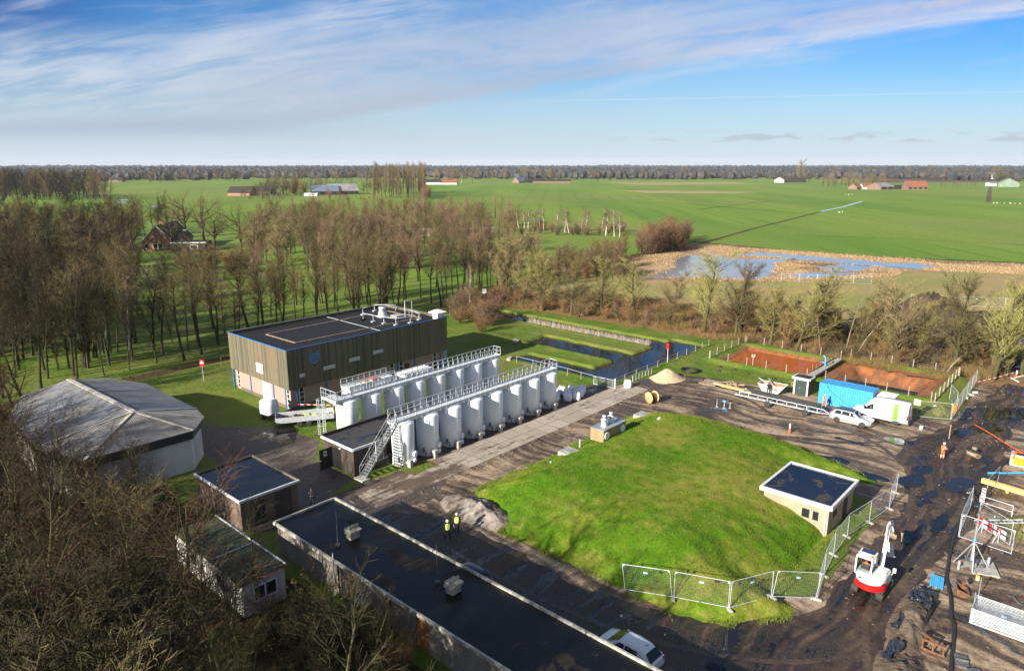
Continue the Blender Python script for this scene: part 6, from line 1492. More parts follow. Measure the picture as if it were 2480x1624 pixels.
for i, (x, y) in enumerate([(76.76, 35.63), (76.8, 34.7), (77.3, 34.2)]):
    t = thing('survey_marker', ['left one of the blue topped steel stands on the mud', 'middle one of the blue topped steel stands on the mud', 'right one of the blue topped steel stands on the mud'][i], 'marker', (x, y, 0), .4 + i)
    MB().box(-.22, .22, -.03, .03, .78, 1.0).build('head', M['skyblue'] if i < 2 else M['navy'], t); MB().box(-.03, .03, -.025, .025, 0, .78).box(-.15, .15, -.15, .15, 0, .03).build('pole', M['rail'], t)
small('blue_shovel', 'blue shovel dropped on the mud beside the steel stands', 'shovel', MB().tube([(0, 0, .05), (1.2, .1, .06)], .02, 6).box(1.15, 1.55, -.05, .25, .03, .07), M['skyblue'], (75.9, 35.6, 0), (0, 0, -1.2))
def stake(x, y, h, label, cols, r=.06, name='marker_post'):
    t = thing(name, label, 'post', (x, y, 0)); n = len(cols)
    for i, c in enumerate(cols): MB().cyl((0, 0, 0), r, h * i / n, h * (i + 1) / n, 10).build('band' if i else 'base', M[c], t)
stake(74.02, 25.75, 1.1, 'orange and white marker post on the mud before the mound', ['orange', 'white'], .09)
stake(83.87, 12.4, 1.6, 'thin timber stake in the wet mud behind the orange worker', ['oldwood'], .06)
stake(P(2461, 912).x, P(2461, 912).y, .9, 'orange and white post by the road at the right edge', ['orange', 'white'], .1)
stake(P(1280 * 1.042, 1083 * 1.042, .8).x, P(1280 * 1.042, 1083 * 1.042, .8).y, 1.3, 'small grey tube standing at the near edge of the mound', ['rail'], .1)
stake(53.9, 39.3, 1.6, 'grey tube standing left of the timber vent box', ['rail'], .08)
t = thing('bucket', 'white bucket standing in the mud behind the van', 'bucket', (84.9, 15.3, 0)); MB().lathe((0, 0, 0), [(.15, 0), (.2, .36), (.21, .37), (.19, .36), (.14, .03)], 16).build('pail', M['white'], t); MB().tube([(.2, 0, .36), (0, 0, .52), (-.2, 0, .36)], .01, 5).build('handle', M['steel'], t)
def vent_box():
    p = PM(*[(1400 + 330 * .1933), (860 + 1055 * .1933)]); x0, y0 = 54.85, 37.1; z = min(on_mound(x0, y0), on_mound(58.6, 37.1)) - .1
    zt = z + 1.25
    t = thing('vent_box', 'low timber clad box with two white roof vents on the mound', 'vent box', (x0, y0, z))
    part(MB().box(x0, x0 + 4., y0, y0 + 1.6, z, zt), 'casing', planks('cedar_boards', (.46, .30, .15), (.33, .20, .10), (.52, .38, .22), .12, .6), t)
    part(MB().box(x0 - .05, x0 + 4.05, y0 - .05, y0 + 1.65, zt, zt + .06), 'roof', pm('zinc_roof', (.44, .48, .52), None, 1., .35, .4), t)
    for x in (x0 + 1.2, x0 + 2.4): part(MB().lathe((x, y0 + .8, zt + .06), [(.36, 0), (.3, .1), (.3, .62), (.36, .64), (.36, .72), (.16, .76), (.16, .95), (.22, .97), (.2, 1.1), (.01, 1.15)], 20), 'roof_vent', M['rail'], t)
    for x in (x0 + .55, x0 + 3.35): part(MB().cyl((x, y0, zt - .62), .40, -.08, 0, 24, axis='y'), 'round_cover', M['tank'], t)
vent_box()
for px, py, lb in ((1378, 1094, 'flat concrete hatch on the grass nearer the tanks'), (1557, 1005, 'flat concrete hatch at the back corner of the mound')):
    p = PM(px, py); t = thing('concrete_hatch', lb, 'hatch', p); MB().box(-.85, .85, -.75, .75, -.3, .16).build('slab', M['concrete'], t, .02); MB().box(-.3, .3, -.3, .3, .16, .19).build('lid', M['galv'], t)
p = PM(1596, 1013); small('paper_sheet', 'white plastic scrap lying on the mound beside the back hatch', 'scrap', MB().box(-.4, .4, -.15, .15, .02, .05), M['white'], p, (0, 0, .3))
# bridge and basin fittings
t = thing('footbridge', 'narrow grey plank footbridge between the two basins', 'footbridge', (93.6, 30.9, 0))
part(MB().box(92.6, 106.6, 30.45, 31.45, .72, .82), 'deck', M['concrete'], t); part(MB().box(92.6, 106.6, 30.40, 30.45, .6, .84).box(92.6, 106.6, 31.45, 31.5, .6, .84), 'beam', M['steel'], t)
r = MB(); railing(r, (97., 31.48), (106.4, 31.48), .82, .95, 1.6); part(r, 'railing', M['oldwood'], t)
part(MB().box(97, 97.2, 30.5, 31.4, -1.2, .7).box(103, 103.2, 30.5, 31.4, -1.4, .7), 'support', M['oldwood'], t)
part(MB().bar((92.7, 30.6, .72), (91.6, 30.6, .0), .1).bar((92.7, 31.3, .72), (91.6, 31.3, .0), .1), 'stair', M['oldwood'], t)
bx, by = P(1700 + 1540 * .1933, 820 + 350 * .1933, .8).xy
t = thing('inlet_pipe', 'light blue bent inlet pipe standing on the footbridge', 'pipe', (bx, by, .8)); part(MB().tube([(bx, by, .8), (bx, by, 2.0), (bx + .1, by + .35, 2.4)], .1, 10), 'pipe', M['skyblue'], t); part(MB().tube([(bx, by, 1.4), (bx, by + .6, 1.4)], .07, 8), 'branch', M['skyblue'], t)
t = thing('life_buoy_post', 'leaning pole with red board beside the pond fence', 'pole', (90.5, 50.3, 0)); part(MB().tube([(90.5, 50.3, 0), (90.9, 50.5, 2.6)], .05, 6), 'pole', M['rail'], t); part(MB().box(90.75, 91.0, 50.3, 50.7, 1.9, 2.7), 'board', M['red'], t)
# right foreground
t = thing('light_mast', 'galvanised telescopic mast on tripod frame beside the hoses', 'mast', (56.4, 5.8, 0))
part(MB().tube([(56.4, 5.8, .2), (56.4, 5.8, 2.2)], .10, 10).tube([(56.4, 5.8, 2.2), (56.4, 5.8, 3.4)], .075, 10).tube([(56.4, 5.8, 3.4), (56.4, 5.8, 4.6)], .055, 10), 'mast_tube', M['galv'], t)
m = MB()
for a in (.4, 1.9, 3.4, 4.9): m.bar((56.4 + 1.1 * math.cos(a), 5.8 + 1.1 * math.sin(a), .2), (56.4, 5.8, 2.1), .06)
part(m, 'brace', M['galv'], t)
part(MB().bar((55.3, 5.3, .22), (57.5, 6.3, .22), .12).bar((55.4, 6.4, .22), (57.4, 5.2, .22), .12).box(56.9, 57.0, 4.75, 4.9, .1, 1.0).box(55.3, 55.42, 6.3, 6.45, .1, .8), 'base_frame', M['galv'], t)
part(MB().box(56., 56.8, 5.4, 6.2, .3, .62).cyl((56.4, 5.1, 0), .14, .3, .5, 10), 'winch', M['steel'], t)
part(MB().tube([(55.6, 5.8, 4.5), (57.3, 5.75, 4.7)], .03, 6), 'cross_arm', M['galv'], t); part(MB().cyl((56.4, 5.8, 0), .13, 2.15, 2.3, 10), 'blue_clamp', M['skyblue'], t)
small('timber_platform', 'wooden platform under the galvanised mast', 'platform', MB().box(-1.1, 1.1, -.85, .85, 0, .09).box(-1.0, 1., -.8, -.7, -.12, 0).box(-1., 1., .7, .8, -.12, 0), M['concrete'], (56.7, 5.1, .14), (0, 0, .35))
def striped(mb, a, b, h, n, up=(0, 0, 1)):
    a, b = Vector(a), Vector(b)
    for i in range(n): mb.k = i % 2; mb.bar(a.lerp(b, i / n), a.lerp(b, (i + 1) / n), .03, h, up)
    mb.k = 0; return mb
t = thing('barrier_board', 'red and white striped double barrier board on splayed legs', 'barrier', (62.2, 5.5, 0), 0)
for z in (1.05, .62):
    part(striped(MB(), (63.1, 6.45, z), (61.6, 4.45, z), .26, 6), 'board', [M['red'], M['white']], t)
part(MB().bar((62.8, 6.1, 0), (62.9, 6.15, 1.2), .05).bar((62.4, 6.4, 0), (62.85, 6.1, 1.1), .05).bar((61.9, 4.9, 0), (61.95, 4.9, 1.2), .05).bar((61.5, 5.2, 0), (61.9, 4.9, 1.1), .05), 'legs', M['rail'], t)
t = thing('beacon_board', 'upright white beacon board with red stripes in the fence', 'beacon', (68.6, 7.0, 0))
b = MB(); b.box(68.58, 68.62, 6.85, 7.15, .25, 1.5); b.k = 1
for i in range(4): b.prism([(68.575, 6.86, .35 + i * .3), (68.575, 6.86, .48 + i * .3), (68.575, 7.14, .60 + i * .3), (68.575, 7.14, .47 + i * .3)], (-.008, 0, 0))
part(b, 'board', [M['white'], M['red']], t); part(MB().box(68.4, 68.9, 6.8, 7.2, 0, .12).box(68.62, 68.66, 6.96, 7.04, .1, 1.6), 'stand', M['black'], t)
t = thing('guard_barrier', 'white tubular guard frame beside the striped beacon', 'barrier', (67, 6.5, 0)); part(MB().tube([(67.6, 7.1, 0), (67.6, 7.1, 1.15), (67.2, 4.7, 1.15), (67.2, 4.7, 0)], .04, 6).tube([(67.6, 7.1, .6), (67.2, 4.7, .6)], .03, 6), 'frame', M['rail'], t)
t = thing('ladder', 'aluminium ladder lying against the grassy hump behind the mast', 'ladder', (65, 5.5, 0))
part(MB().bar((63.6, 6.6, .35), (65.4, 3.6, .75), .07).bar((64.05, 6.85, .35), (65.85, 3.85, .75), .07), 'stile', M['rail'], t)
m = MB()
for i in range(11): q = (i + .5) / 11; m.bar((63.6 + 1.8 * q, 6.6 - 3 * q, .35 + .4 * q), (64.05 + 1.8 * q, 6.85 - 3 * q, .35 + .4 * q), .05)
part(m, 'rung', M['rail'], t)
small('timber_beam', 'long yellow laminated timber beam lying across the right edge', 'beam', MB().box(-.2, .2, -3.4, 3.4, .22, .62).box(-.25, .25, -2.5, -2.3, 0, .22).box(-.25, .25, 1.2, 1.4, 0, .22), pm('yellow_beam', (.80, .55, .17), (.70, .45, .12), 1.5, .6, stretch=(2, .3, 2)), (72.6, 4.4, 0), (0, 0, -.16))
t = thing('retaining_boards', 'grey upright retaining boards behind the barrier', 'boards', (63.5, 2.6, 0)); part(MB().bar((64.4, 3.6, .45), (62.2, .2, .45), .1, .9), 'board_wall', planks('grey_boards', (.36, .31, .24), (.24, .2, .15), (.42, .37, .3), .25), t)
small('drain_pipe', 'bright blue pipe lying across the mud by the generator', 'pipe', MB().tube([(76.1, 7.7, .12), (76.6, 7.1, .14), (77.4, 6.2, .12), (78.6, 5.0, .13), (80, 3.7, .12)], .10, 8), M['skyblue'])
def curve_tube(pts, r, n=6):
    c = [Vector(p) for p in pts]; d = []
    for i in range(len(c) - 1):
        p0, p1, p2, p3 = c[max(i - 1, 0)], c[i], c[i + 1], c[min(i + 2, len(c) - 1)]
        for j in range(6): q = j / 6; d.append(.5 * ((2 * p1) + (p2 - p0) * q + (2 * p0 - 5 * p1 + 4 * p2 - p3) * q * q + (3 * p1 - p0 - 3 * p2 + p3) * q ** 3))
    d.append(c[-1]); return MB().tube(d, r, n)
small('suction_hose', 'long black hose winding along the right side of the haul road', 'hose', curve_tube([(84, 6.3, .1), (79, 7., .1), (74.8, 7.1, .1), (68, 7.8, .1), (61.8, 7.65, .1), (57.5, 7.3, .1), (54.9, 6.95, .1), (53.5, 6.75, .1), (51.1, 6.05, .1), (48.5, 5.5, .1), (47.4, 5.15, .1), (43., 4.5, .1), (38, 3.6, .1)], .11, 8), M['black'])
small('drain_duct', 'short fat black pipe lying in the dug earth', 'pipe', MB().tube([(49.15, 6.68, .35), (43.85, 6.65, .2)], .15, 12), M['black'])
small('hose_loop', 'grey hose loop lying at the right edge near the mast', 'hose', curve_tube([(56.0, 1.0, .06), (55.6, 2.2, .06), (54.2, 2.9, .06), (53.2, 2.2, .06), (52.6, .8, .06)], .07, 6), M['steel'])
small('orange_cable', 'thin orange cable snaking over the muddy crossing', 'cable', curve_tube([(90.5, 11.2, .08), (88, 9., .08), (85.6, 7.2, .08), (83.6, 5., .08), (82.2, 3., .08)], .035, 5), M['orange'])
def generator():
    t = thing('generator', 'orange and grey generator at the right edge of the muddy crossing', 'generator', (80.3, 5.6, 0), R(6))
    MB().box(-.65, .65, -.95, .95, .15, 1.25).build('casing', M['rail'], t, .04)
    MB().box(-.67, -.65, -.7, .7, .3, 1.1).box(-.5, .5, .95, .97, .3, 1.1).build('side_panel', pm('orange_panel', (.85, .33, .01), None), t)
    MB().box(-.55, .55, -.9, .9, 0, .15).build('skid', M['steel'], t); MB().box(-.4, .4, -.6, .6, 1.25, 1.3).build('lid', M['black'], t)
    tag(MB().box(-.5, .5, -.1, .1, 0, .05).bar((-.5, .0, .02), (-.85, .1, -.35), .14, .08).bar((.1, 0, .06), (.4, -.8, .05), .16, .06).build('safety_jacket', M['orange'], None, .02), 'orange safety jacket thrown over the generator', 'jacket').location = (80.2, 6.2, 1.3)
generator()
t = thing('plastic_pallet', 'blue plastic pallet lying tilted beside the black hose', 'pallet', (52.4, 7.15, .12), .12)
m = MB()
for i in range(7): m.box(-.6, .6, -.4 + i * .117, -.4 + i * .117 + .09, .1, .14)
m.build('deck', M['skyblue'], t); MB().box(-.6, .6, -.4, -.3, 0, .1).box(-.6, .6, -.05, .05, 0, .1).box(-.6, .6, .3, .4, 0, .1).build('runner', M['skyblue'], t); t.rotation_euler = (.12, -.22, .15)
def dig_bucket(c, rz, label, s=1., mat='rust'):
    t = thing('digger_bucket', label, 'bucket', (*c, 0), rz); m = MB(); rings = []
    for q in range(9):
        a = -.5 + q * .42; rings.append([Vector((.42 * math.cos(a) * s, y * s, (.42 - .4 * math.sin(a)) * s)) for y in (-.5, .5)])
    m.loft(rings, False, False, False)
    for y in (-.5, .5): m.prism([(.42 * math.cos(-.5 + q * .42) * s, y * s, (.42 - .4 * math.sin(-.5 + q * .42)) * s) for q in range(9)], (0, .03 * s, 0))
    m.build('shell', M[mat], t); MB().box(-.1 * s, .1 * s, -.2 * s, .2 * s, .82 * s, 1.05 * s).build('bracket', M[mat], t)
    k = MB()
    for i in range(5): y = (-.45 + .22 * i) * s; k.bar((.36 * s, y, .62 * s), (.62 * s, y, .66 * s), .07 * s)
    k.build('teeth', M['steel'], t)
dig_bucket((52.2, 5.6), 1.9, 'rusty digging bucket lying on the mud left of the fence stack', 1.0); dig_bucket((79.9, 9.5), 2.6, 'sandy digging bucket standing in the wet crossing', 1., 'oldwood')
t = thing('pallet_fork', 'rusty pallet fork attachment lying in the bottom right mud', 'fork', (44.2, 5.6, 0)); part(MB().box(43.9, 44.0, 5.0, 6.3, .1, .22).box(43.9, 44.0, 5.0, 6.3, .7, .82).box(43.9, 43.99, 5.05, 5.15, .22, .7).box(43.9, 43.99, 6.15, 6.25, .22, .7).box(43.9, 43.99, 5.6, 5.7, .22, .7), 'carriage', M['rust'], t)
for y in (5.2, 6.1): part(MB().box(44.05, 45.4, y, y + .14, .1, .17), 'tine', M['rust'], t)
part(MB().bar((44., 5.6, .9), (44.7, 6.4, .7), .12).bar((44.7, 6.4, .7), (45.3, 6.1, .2), .12), 'bracket', M['rust'], t)
for i, (x, y, a) in enumerate([(44.3, 4.2, .3), (43.5, 3.3, .5)]): small('steel_plate', ['muddy steel plate lying next to the pallet fork', 'muddy steel plate farther right of the pallet fork'][i], 'plate', MB().box(-.6, .6, -.35, .35, 0, .12).box(-.05, .05, -.35, .35, .12, .2), M['steel'], (x, y, .03), (0, 0, a))
t = thing('compactor', 'grey and yellow plate compactor at the bottom right edge', 'compactor', (46.9, .75, 0)); part(MB().box(46.5, 47.3, .4, 1.3, .1, .5), 'housing', M['rail'], t, .05); part(MB().box(46.42, 47.38, .33, 1.37, 0, .12), 'base_plate', pm('yellow_paint', (.75, .5, .03), None), t, .02); part(MB().cyl((46.9, .85, 0), .25, .5, .72, 14), 'engine', M['steel'], t)
t = thing('paint_pot', 'small yellow and white pot standing below the mast platform', 'pot', (54.9, 5.1, 0)); MB().cyl((0, 0, 0), .12, 0, .2, 12).build('pot', M['white'], t); MB().cyl((0, 0, 0), .125, .2, .34, 12).build('lid', pm('yellow_lid', (.85, .65, .05), None), t)
for i, (x, y) in enumerate([(69.9, 8.2), (68.6, 7.7), (67.4, 7.2)]): small('rubbish_sack', ['black rubbish sack nearest the wet haul road', 'black rubbish sack between two other sacks', 'black rubbish sack beside the guard frame'][i], 'sack', MB().lathe((0, 0, 0), [(.2, 0), (.42, .1), (.45, .3), (.3, .5), (.08, .6), (.1, .7)], 14), pm('black_sack', (.015, .017, .02), (.03, .03, .035), 3., .2, bump=.05), (x, y, 0), (0, 0, i))
for i in range(2):
    p = P(2280 + 16 * i, 1009); small('fence_weight', ['left one of two orange clay weights by the fence foot', 'right one of two orange clay weights by the fence foot'][i], 'weight', MB().lathe((0, 0, 0), [(.12, 0), (.2, .08), (.2, .22), (.1, .3), (.001, .31)], 12), M['rust'], p)
small('safety_coat', 'orange safety coat hanging on the fence post behind the van', 'coat', MB().loft([[Vector((x * w, y * d, z)) for x, y in ((-1, -1), (1, -1), (1, 1), (-1, 1))] for z, w, d in ((.9, .12, .16), (1.2, .16, .2), (1.6, .18, .24), (1.95, .1, .14), (2.05, .03, .05))]), M['orange'], (90.5, 13.3, 0))
small('notice_board', 'pale square notice hanging on the fence above the van roof', 'notice', MB().box(-.02, .02, -.35, .35, 1.5, 2.2), pm('cream_board', (.75, .68, .45), None), (88.75, 16.75, 0))
for i, q in enumerate([(2342, 965), (2352, 957), (2361, 951)]): p = P(*q); small('kerb_block', 'white block lying in the row beside the leaning fence', 'block', MB().box(-.3, .3, -.14, .14, 0, .2), M['white'], p, (0, 0, .1 + i), .02, 'white blocks beside the fence')
for i, (a, b) in enumerate([((2450, 916), (2484, 908)), ((2450, 914), (2466, 924))]): small('timber_plank', ['white plank pointing at the orange post on the right edge', 'short pale plank lying across the verge at the right edge'][i], 'plank', MB().bar(P(*a, .1), P(*b, .1), .2, .1), M['white'])
# hall yard
t = thing('covered_trailer', 'tall white canvas covered trailer parked beside the hall', 'trailer', (38.5, 72.6, 0), R(10))
MB().loft([[Vector((sx * a, sy * b, z)) for sx, sy in ((-1, -1), (1, -1), (1, 1), (-1, 1))] for z, a, b in ((.55, .75, .72), (1.2, .76, .74), (2.0, .72, .7), (2.25, .55, .6))]).build('canvas', M['bag'], t); MB().box(-.8, .8, -.78, .78, .42, .55).bar((0, -.7, .45), (0, -1.9, .45), .08).build('chassis', M['steel'], t)
for x in (-.85, .85): ty, rm = wheel_mb(.3, .18); o = ty.build('wheel', M['tyre'], t, loc=(x, 0, .3)); o.rotation_euler.z = math.pi / 2 if x > 0 else -math.pi / 2; rm.build('rim', M['rim'], o)
def flatbed():
    a, b = Vector((37.5, 69.4, 0)), Vector((42.9, 66.2, 0)); t = thing('dropside_trailer', 'long grey dropside trailer heaped with rubbish beside the hall', 'trailer', (a + b) / 2, math.atan2(b.y - a.y, b.x - a.x)); L = (b - a).length / 2
    MB().box(-L, L, -1.0, 1.0, .6, .7).bar((-L, 0, .6), (L + 1.2, 0, .55), .14).build('bed', M['steel'], t)
    for y in (-1.02, .98): MB().box(-L, L, y, y + .04, .62, 1.25).build('side_board', M['rail'], t)
    MB().box(-L - .04, -L, -1., 1., .62, 1.3).build('tail_board', M['rail'], t); MB().box(L, L + .04, -1., 1., .62, 1.3).build('front_board', M['rail'], t)
    s = MB(); 
    for i in range(3): s.k = i % 2; s.box(-L - .06, -L - .04, -.95, -.6, .7 + i * .16, .86 + i * .16)
    s.build('striped_marker', [M['red'], M['white']], t)
    for x in (-.6, .4):
        for y in (-1.05, 1.05): ty, rm = wheel_mb(.32, .2); o = ty.build('wheel', M['tyre'], t, loc=(x, y, .32)); rm.build('rim', M['rim'], o); o.rotation_euler.z = 0 if y < 0 else math.pi
    rg = random.Random(3); inv = Matrix.Translation(t.location) @ Matrix.Rotation(t.rotation_euler.z, 4, 'Z')
    for i in range(16):
        p = inv @ Vector((-L + .5 + i * (2 * L - .9) / 16, rg.uniform(-.6, .6), .72))
        small('rubbish_piece', 'loose piece of rubbish lying in the dropside trailer', 'rubbish', MB().box(-.22, .22, -.14, .14, 0, .1 + rg.random() * .35), M[rg.choice(['white', 'red', 'oldwood', 'navy', 'yellowvest', 'rail', 'concrete'])], p, (rg.uniform(-.2, .2), rg.uniform(-.2, .2), rg.uniform(0, 3)), .02, 'rubbish in the dropside trailer')
flatbed()
small('barrier_tape', 'red and white tape stretched from the hall corner to the tanks', 'tape', striped(MB(), (41.6, 71.7, 1.0), (45.4, 66.6, 1.05), .09, 16), [M['red'], M['white']])
def sign_post(x, y, h, label, w, hh, mats, name='sign_post'):
    t = thing(name, label, 'sign', (x, y, 0), HEAD - math.pi / 2); MB().tube([(0, 0, 0), (0, 0, h)], .04, 6).build('pole', M['rail'], t)
    b = MB(); b.box(-w / 2, w / 2, -.06, -.03, h - hh, h); b.k = 1; b.box(-w * .36, w * .36, -.07, -.06, h - hh * .62, h - hh * .4).prism([(-w * .3, -.066, h - hh * .34), (w * .3, -.066, h - hh * .34), (0, -.066, h - hh * .1)], (0, -.006, 0))
    b.build('board', [M[m] for m in mats], t)
sign_post(39.8, 92.2, 3.0, 'orange red sign board on a post left of the hall', .62, .85, ('red', 'white'))
sign_post(107.3, 104.7, 2.6, 'small white sign on a pole at the corner of the tree row', .9, 1.0, ('white', 'rail'))
sign_post(P(1822, 890).x, P(1822, 890).y, 2.0, 'small grey sign post at the end of the mown grass', .5, .4, ('rail', 'steel'))
small('barrier_tape', 'red and white tape strung between the taped tree trunks', 'tape', striped(MB(), P(2362, 926, 1.), P(2395, 921, 1.), .1, 4).bar((0, 0, -.5), (0, 0, -.51), .01) and striped(striped(MB(), P(2362, 926, .9), P(2412, 914, 1.1), .1, 8), P(2412, 914, 1.1), P(2455, 902, 1.2), .1, 6), [M['red'], M['white']])
for i, (x, y, z0) in enumerate([(84.3, 75.2, .1), (84.0, 74.6, .1), (75.6, 68.6, .0)]): small('inlet_block', ['pale concrete inlet block at the head of the middle pond', 'second pale concrete block at the head of the middle pond', 'pale concrete outlet at the end of the front pond'][i], 'block', MB().box(-.7, .7, -.3, .3, 0, .35), M['concrete'], (x, y, z0), (0, 0, .5), .03)
for i, rx in enumerate([(1, 0), (1, 1)]): pass
# ---------------------------------------------------------------- people
def person(label, loc, rz, coat, trousers, head='helmet', pose='stand', vest=None, stripes=False, seed=0, sit_z=0.):
    t = thing('person', label, 'person', loc, rz)
    walk = .26 if pose == 'walk' else .04
    hip = .93 if pose != 'sit' else .0
    J = {'pelvis': (0, 0, hip), 'waist': (0, 0, hip + .15), 'chest': (.01, 0, hip + .36), 'neck': (.02, 0, hip + .55), 'head': (.04, 0, hip + .66), 'crown': (.045, 0, hip + .80)}
    E = [('pelvis', 'waist', 'c'), ('waist', 'chest', 'c'), ('chest', 'neck', 'c'), ('neck', 'head', 's'), ('head', 'crown', 's')]
    rad = {'pelvis': (.15, .12), 'waist': (.145, .115), 'chest': (.18, .13), 'neck': (.06, .06), 'head': (.085, .095), 'crown': (.075, .085)}
    for s, n in ((1, 'l'), (-1, 'r')):
        w = walk * s
        if pose == 'sit': J.update({n + 'hip': (.03, s * .1, 0), n + 'knee': (.45, s * .13, .06), n + 'ankle': (.52, s * .13, -.38), n + 'toe': (.68, s * .14, -.43)})
        else: J.update({n + 'hip': (0, s * .10, hip - .06), n + 'knee': (w * .62 + .03, s * .115, .50), n + 'ankle': (w - .02, s * .12, .09), n + 'toe': (w + .15, s * .135, .035)})
        a = -w * .7
        if pose == 'hold': hand, elb = (.30, s * .12, hip + .25), (.06, s * .26, hip + .16)
        elif pose == 'sit': hand, elb = (.42, s * .22, .26), (.12, s * .30, .24)
        else: hand, elb = (a * 1.0 + .06, s * .27, hip - .10), (a * .4 - .02, s * .28, hip + .17)
        J.update({n + 'sh': (.0, s * .19, hip + .46), n + 'elb': elb, n + 'wr': hand})
        d = (Vector(hand) - Vector(elb)).normalized(); h = Vector(hand)
        J[n + 'palm'] = tuple(h + d * .07)
        E += [('pelvis', n + 'hip', 't'), (n + 'hip', n + 'knee', 't'), (n + 'knee', n + 'ankle', 't'), (n + 'ankle', n + 'toe', 'b'), ('chest', n + 'sh', 'c'), (n + 'sh', n + 'elb', 'c'), (n + 'elb', n + 'wr', 'c'), (n + 'wr', n + 'palm', 's')]
        rad.update({n + 'hip': (.105, .105), n + 'knee': (.072, .072), n + 'ankle': (.055, .055), n + 'toe': (.045, .04), n + 'sh': (.085, .085), n + 'elb': (.058, .058), n + 'wr': (.042, .042), n + 'palm': (.036, .025)})
        side = d.cross(Vector((1, 0, .01))).normalized(); fwd = side.cross(d)
        for k, (o, L) in enumerate(((-.03, .075), (-.01, .085), (.01, .08), (.03, .065))):
            b = Vector(J[n + 'palm']) + fwd * o + d * .015; m_, e_ = n + 'f%d' % k, n + 'g%d' % k
            J[m_] = tuple(b + d * L * .5); J[e_] = tuple(b + d * L * .9 + side * .02 * s); E += [(n + 'palm', m_, 's'), (m_, e_, 's')]; rad[m_] = (.010, .010); rad[e_] = (.008, .008)
        J[n + 'th'] = tuple(h + fwd * .06 + d * .06); E.append((n + 'wr', n + 'th', 's')); rad[n + 'th'] = (.011, .011)
    names = list(J); idx = {n: i for i, n in enumerate(names)}
    me = bpy.data.meshes.new('body'); me.from_pydata([J[n] for n in names], [(idx[a], idx[b]) for a, b, _ in E], [])
    o = bpy.data.objects.new('body', me); COL.objects.link(o)
    o.modifiers.new('skin', 'SKIN'); o.modifiers.new('sub', 'SUBSURF').levels = 1
    for n, v in zip(names, me.skin_vertices[0].data): v.radius = rad[n]; v.use_root = n == 'pelvis'
    bpy.context.view_layer.update()
    m2 = bpy.data.meshes.new_from_object(o.evaluated_get(bpy.context.evaluated_depsgraph_get())); o.modifiers.clear(); o.data = m2
    kinds = {'c': 0, 't': 1, 's': 2, 'b': 3}
    for m in (coat, trousers, 'skin', 'boots'): m2.materials.append(M[m])
    segs = [(Vector(J[a]), Vector(J[b]), kinds[k], max(rad[a][0], rad[b][0])) for a, b, k in E]
    for p in m2.polygons:
        c = p.center; best = (9, 0)
        for a, b, k, r_ in segs:
            ab = b - a; q = max(0, min(1, (c - a).dot(ab) / ab.length_squared)); d = (c - a - ab * q).length - r_ * .7
            if d < best[0]: best = (d, k)
        p.material_index = best[1]; p.use_smooth = True
    o.parent = t
    hz = J['head'][2] + .045; hx = J['head'][0]
    # face: nose, eyes, mouth, ears
    f = MB(); f.lathe((hx + .095, 0, hz - .03), [(.016, -.02), (.02, 0), (.008, .03), (.001, .05)], 8)
    for s in (-1, 1): f.lathe((hx, s * .088, hz - .02), [(.008, -.025), (.018, 0), (.012, .03), (.001, .035)], 6)
    f.build('face', M['skin'], t)
    f = MB()
    for s in (-1, 1): f.box(hx + .086, hx + .097, s * .034 - .012, s * .034 + .012, hz + .005, hz + .018)
    f.box(hx + .085, hx + .094, -.026, .026, hz - .075, hz - .065); f.build('eyes_and_mouth', M['hair'], t)
    if head == 'helmet': MB().lathe((hx, 0, hz + .03), [(.135, 0), (.118, .015), (.118, .06), (.09, .11), (.045, .135), (.001, .14)], 18).build('helmet', M['white'], t)
    else: MB().lathe((hx - .012, 0, hz + .01), [(.1, -.03), (.108, .03), (.09, .085), (.045, .11), (.001, .115)], 16).build('hair', M['hair'], t)
    if vest:
        v = MB(); z0 = hip + .02; ring = lambda z, a, b, x: [Vector((x + a * math.cos(q), b * math.sin(q), z)) for q in np.linspace(0, 2 * math.pi, 20, endpoint=False)]
        v.loft([ring(z0, .165, .20, 0), ring(z0 + .15, .16, .195, 0), ring(z0 + .33, .175, .215, .01), ring(z0 + .46, .14, .19, .015), ring(z0 + .53, .085, .10, .015)], True, False); v.build('vest', M[vest], t)
        b = MB(); b.loft([ring(z0 + .10, .175, .21, 0), ring(z0 + .15, .175, .21, 0)], True, False)
        for s in (-1, 1): b.bar((.16, s * .09, z0 + .12), (.17, s * .09, z0 + .44), .05, .02); b.bar((-.16, s * .09, z0 + .12), (-.15, s * .09, z0 + .44), .05, .02)
        b.build('reflective_bands', M['reflect'], t)
        b = MB(); b.loft([ring(.30, .07, .07, 0)], True, False) if False else None
    if stripes:
        b = MB(); ring = lambda z, a, bb, x, y: [Vector((x + a * math.cos(q), y + bb * math.sin(q), z)) for q in np.linspace(0, 2 * math.pi, 16, endpoint=False)]
        b.loft([ring(hip + .12, .16, .185, 0, 0), ring(hip + .18, .16, .185, 0, 0)], True, False)
        for s in (-1, 1): b.bar((.165, s * .1, hip + .18), (.15, s * .1, hip + .48), .05, .02); b.bar((-.14, s * .1, hip + .18), (-.14, s * .1, hip + .48), .05, .02)
        if pose != 'sit':
            for n in 'lr':
                for z in (.28, .40):
                    k, a = Vector(J[n + 'knee']), Vector(J[n + 'ankle']); c = a.lerp(k, (z - a.z) / (k.z - a.z)); b.loft([ring(z, .082, .082, c.x, c.y), ring(z + .05, .084, .084, c.x, c.y)], True, False)
        for n in 'lr':
            e, w = Vector(J[n + 'elb']), Vector(J[n + 'wr']); c = e.lerp(w, .35); d = (w - e).normalized(); b.tube([c, c + d * .05], .068, 10, False)
        b.build('reflective_bands', M['reflect'], t)
    return t
A_CAM = math.pi + HEAD
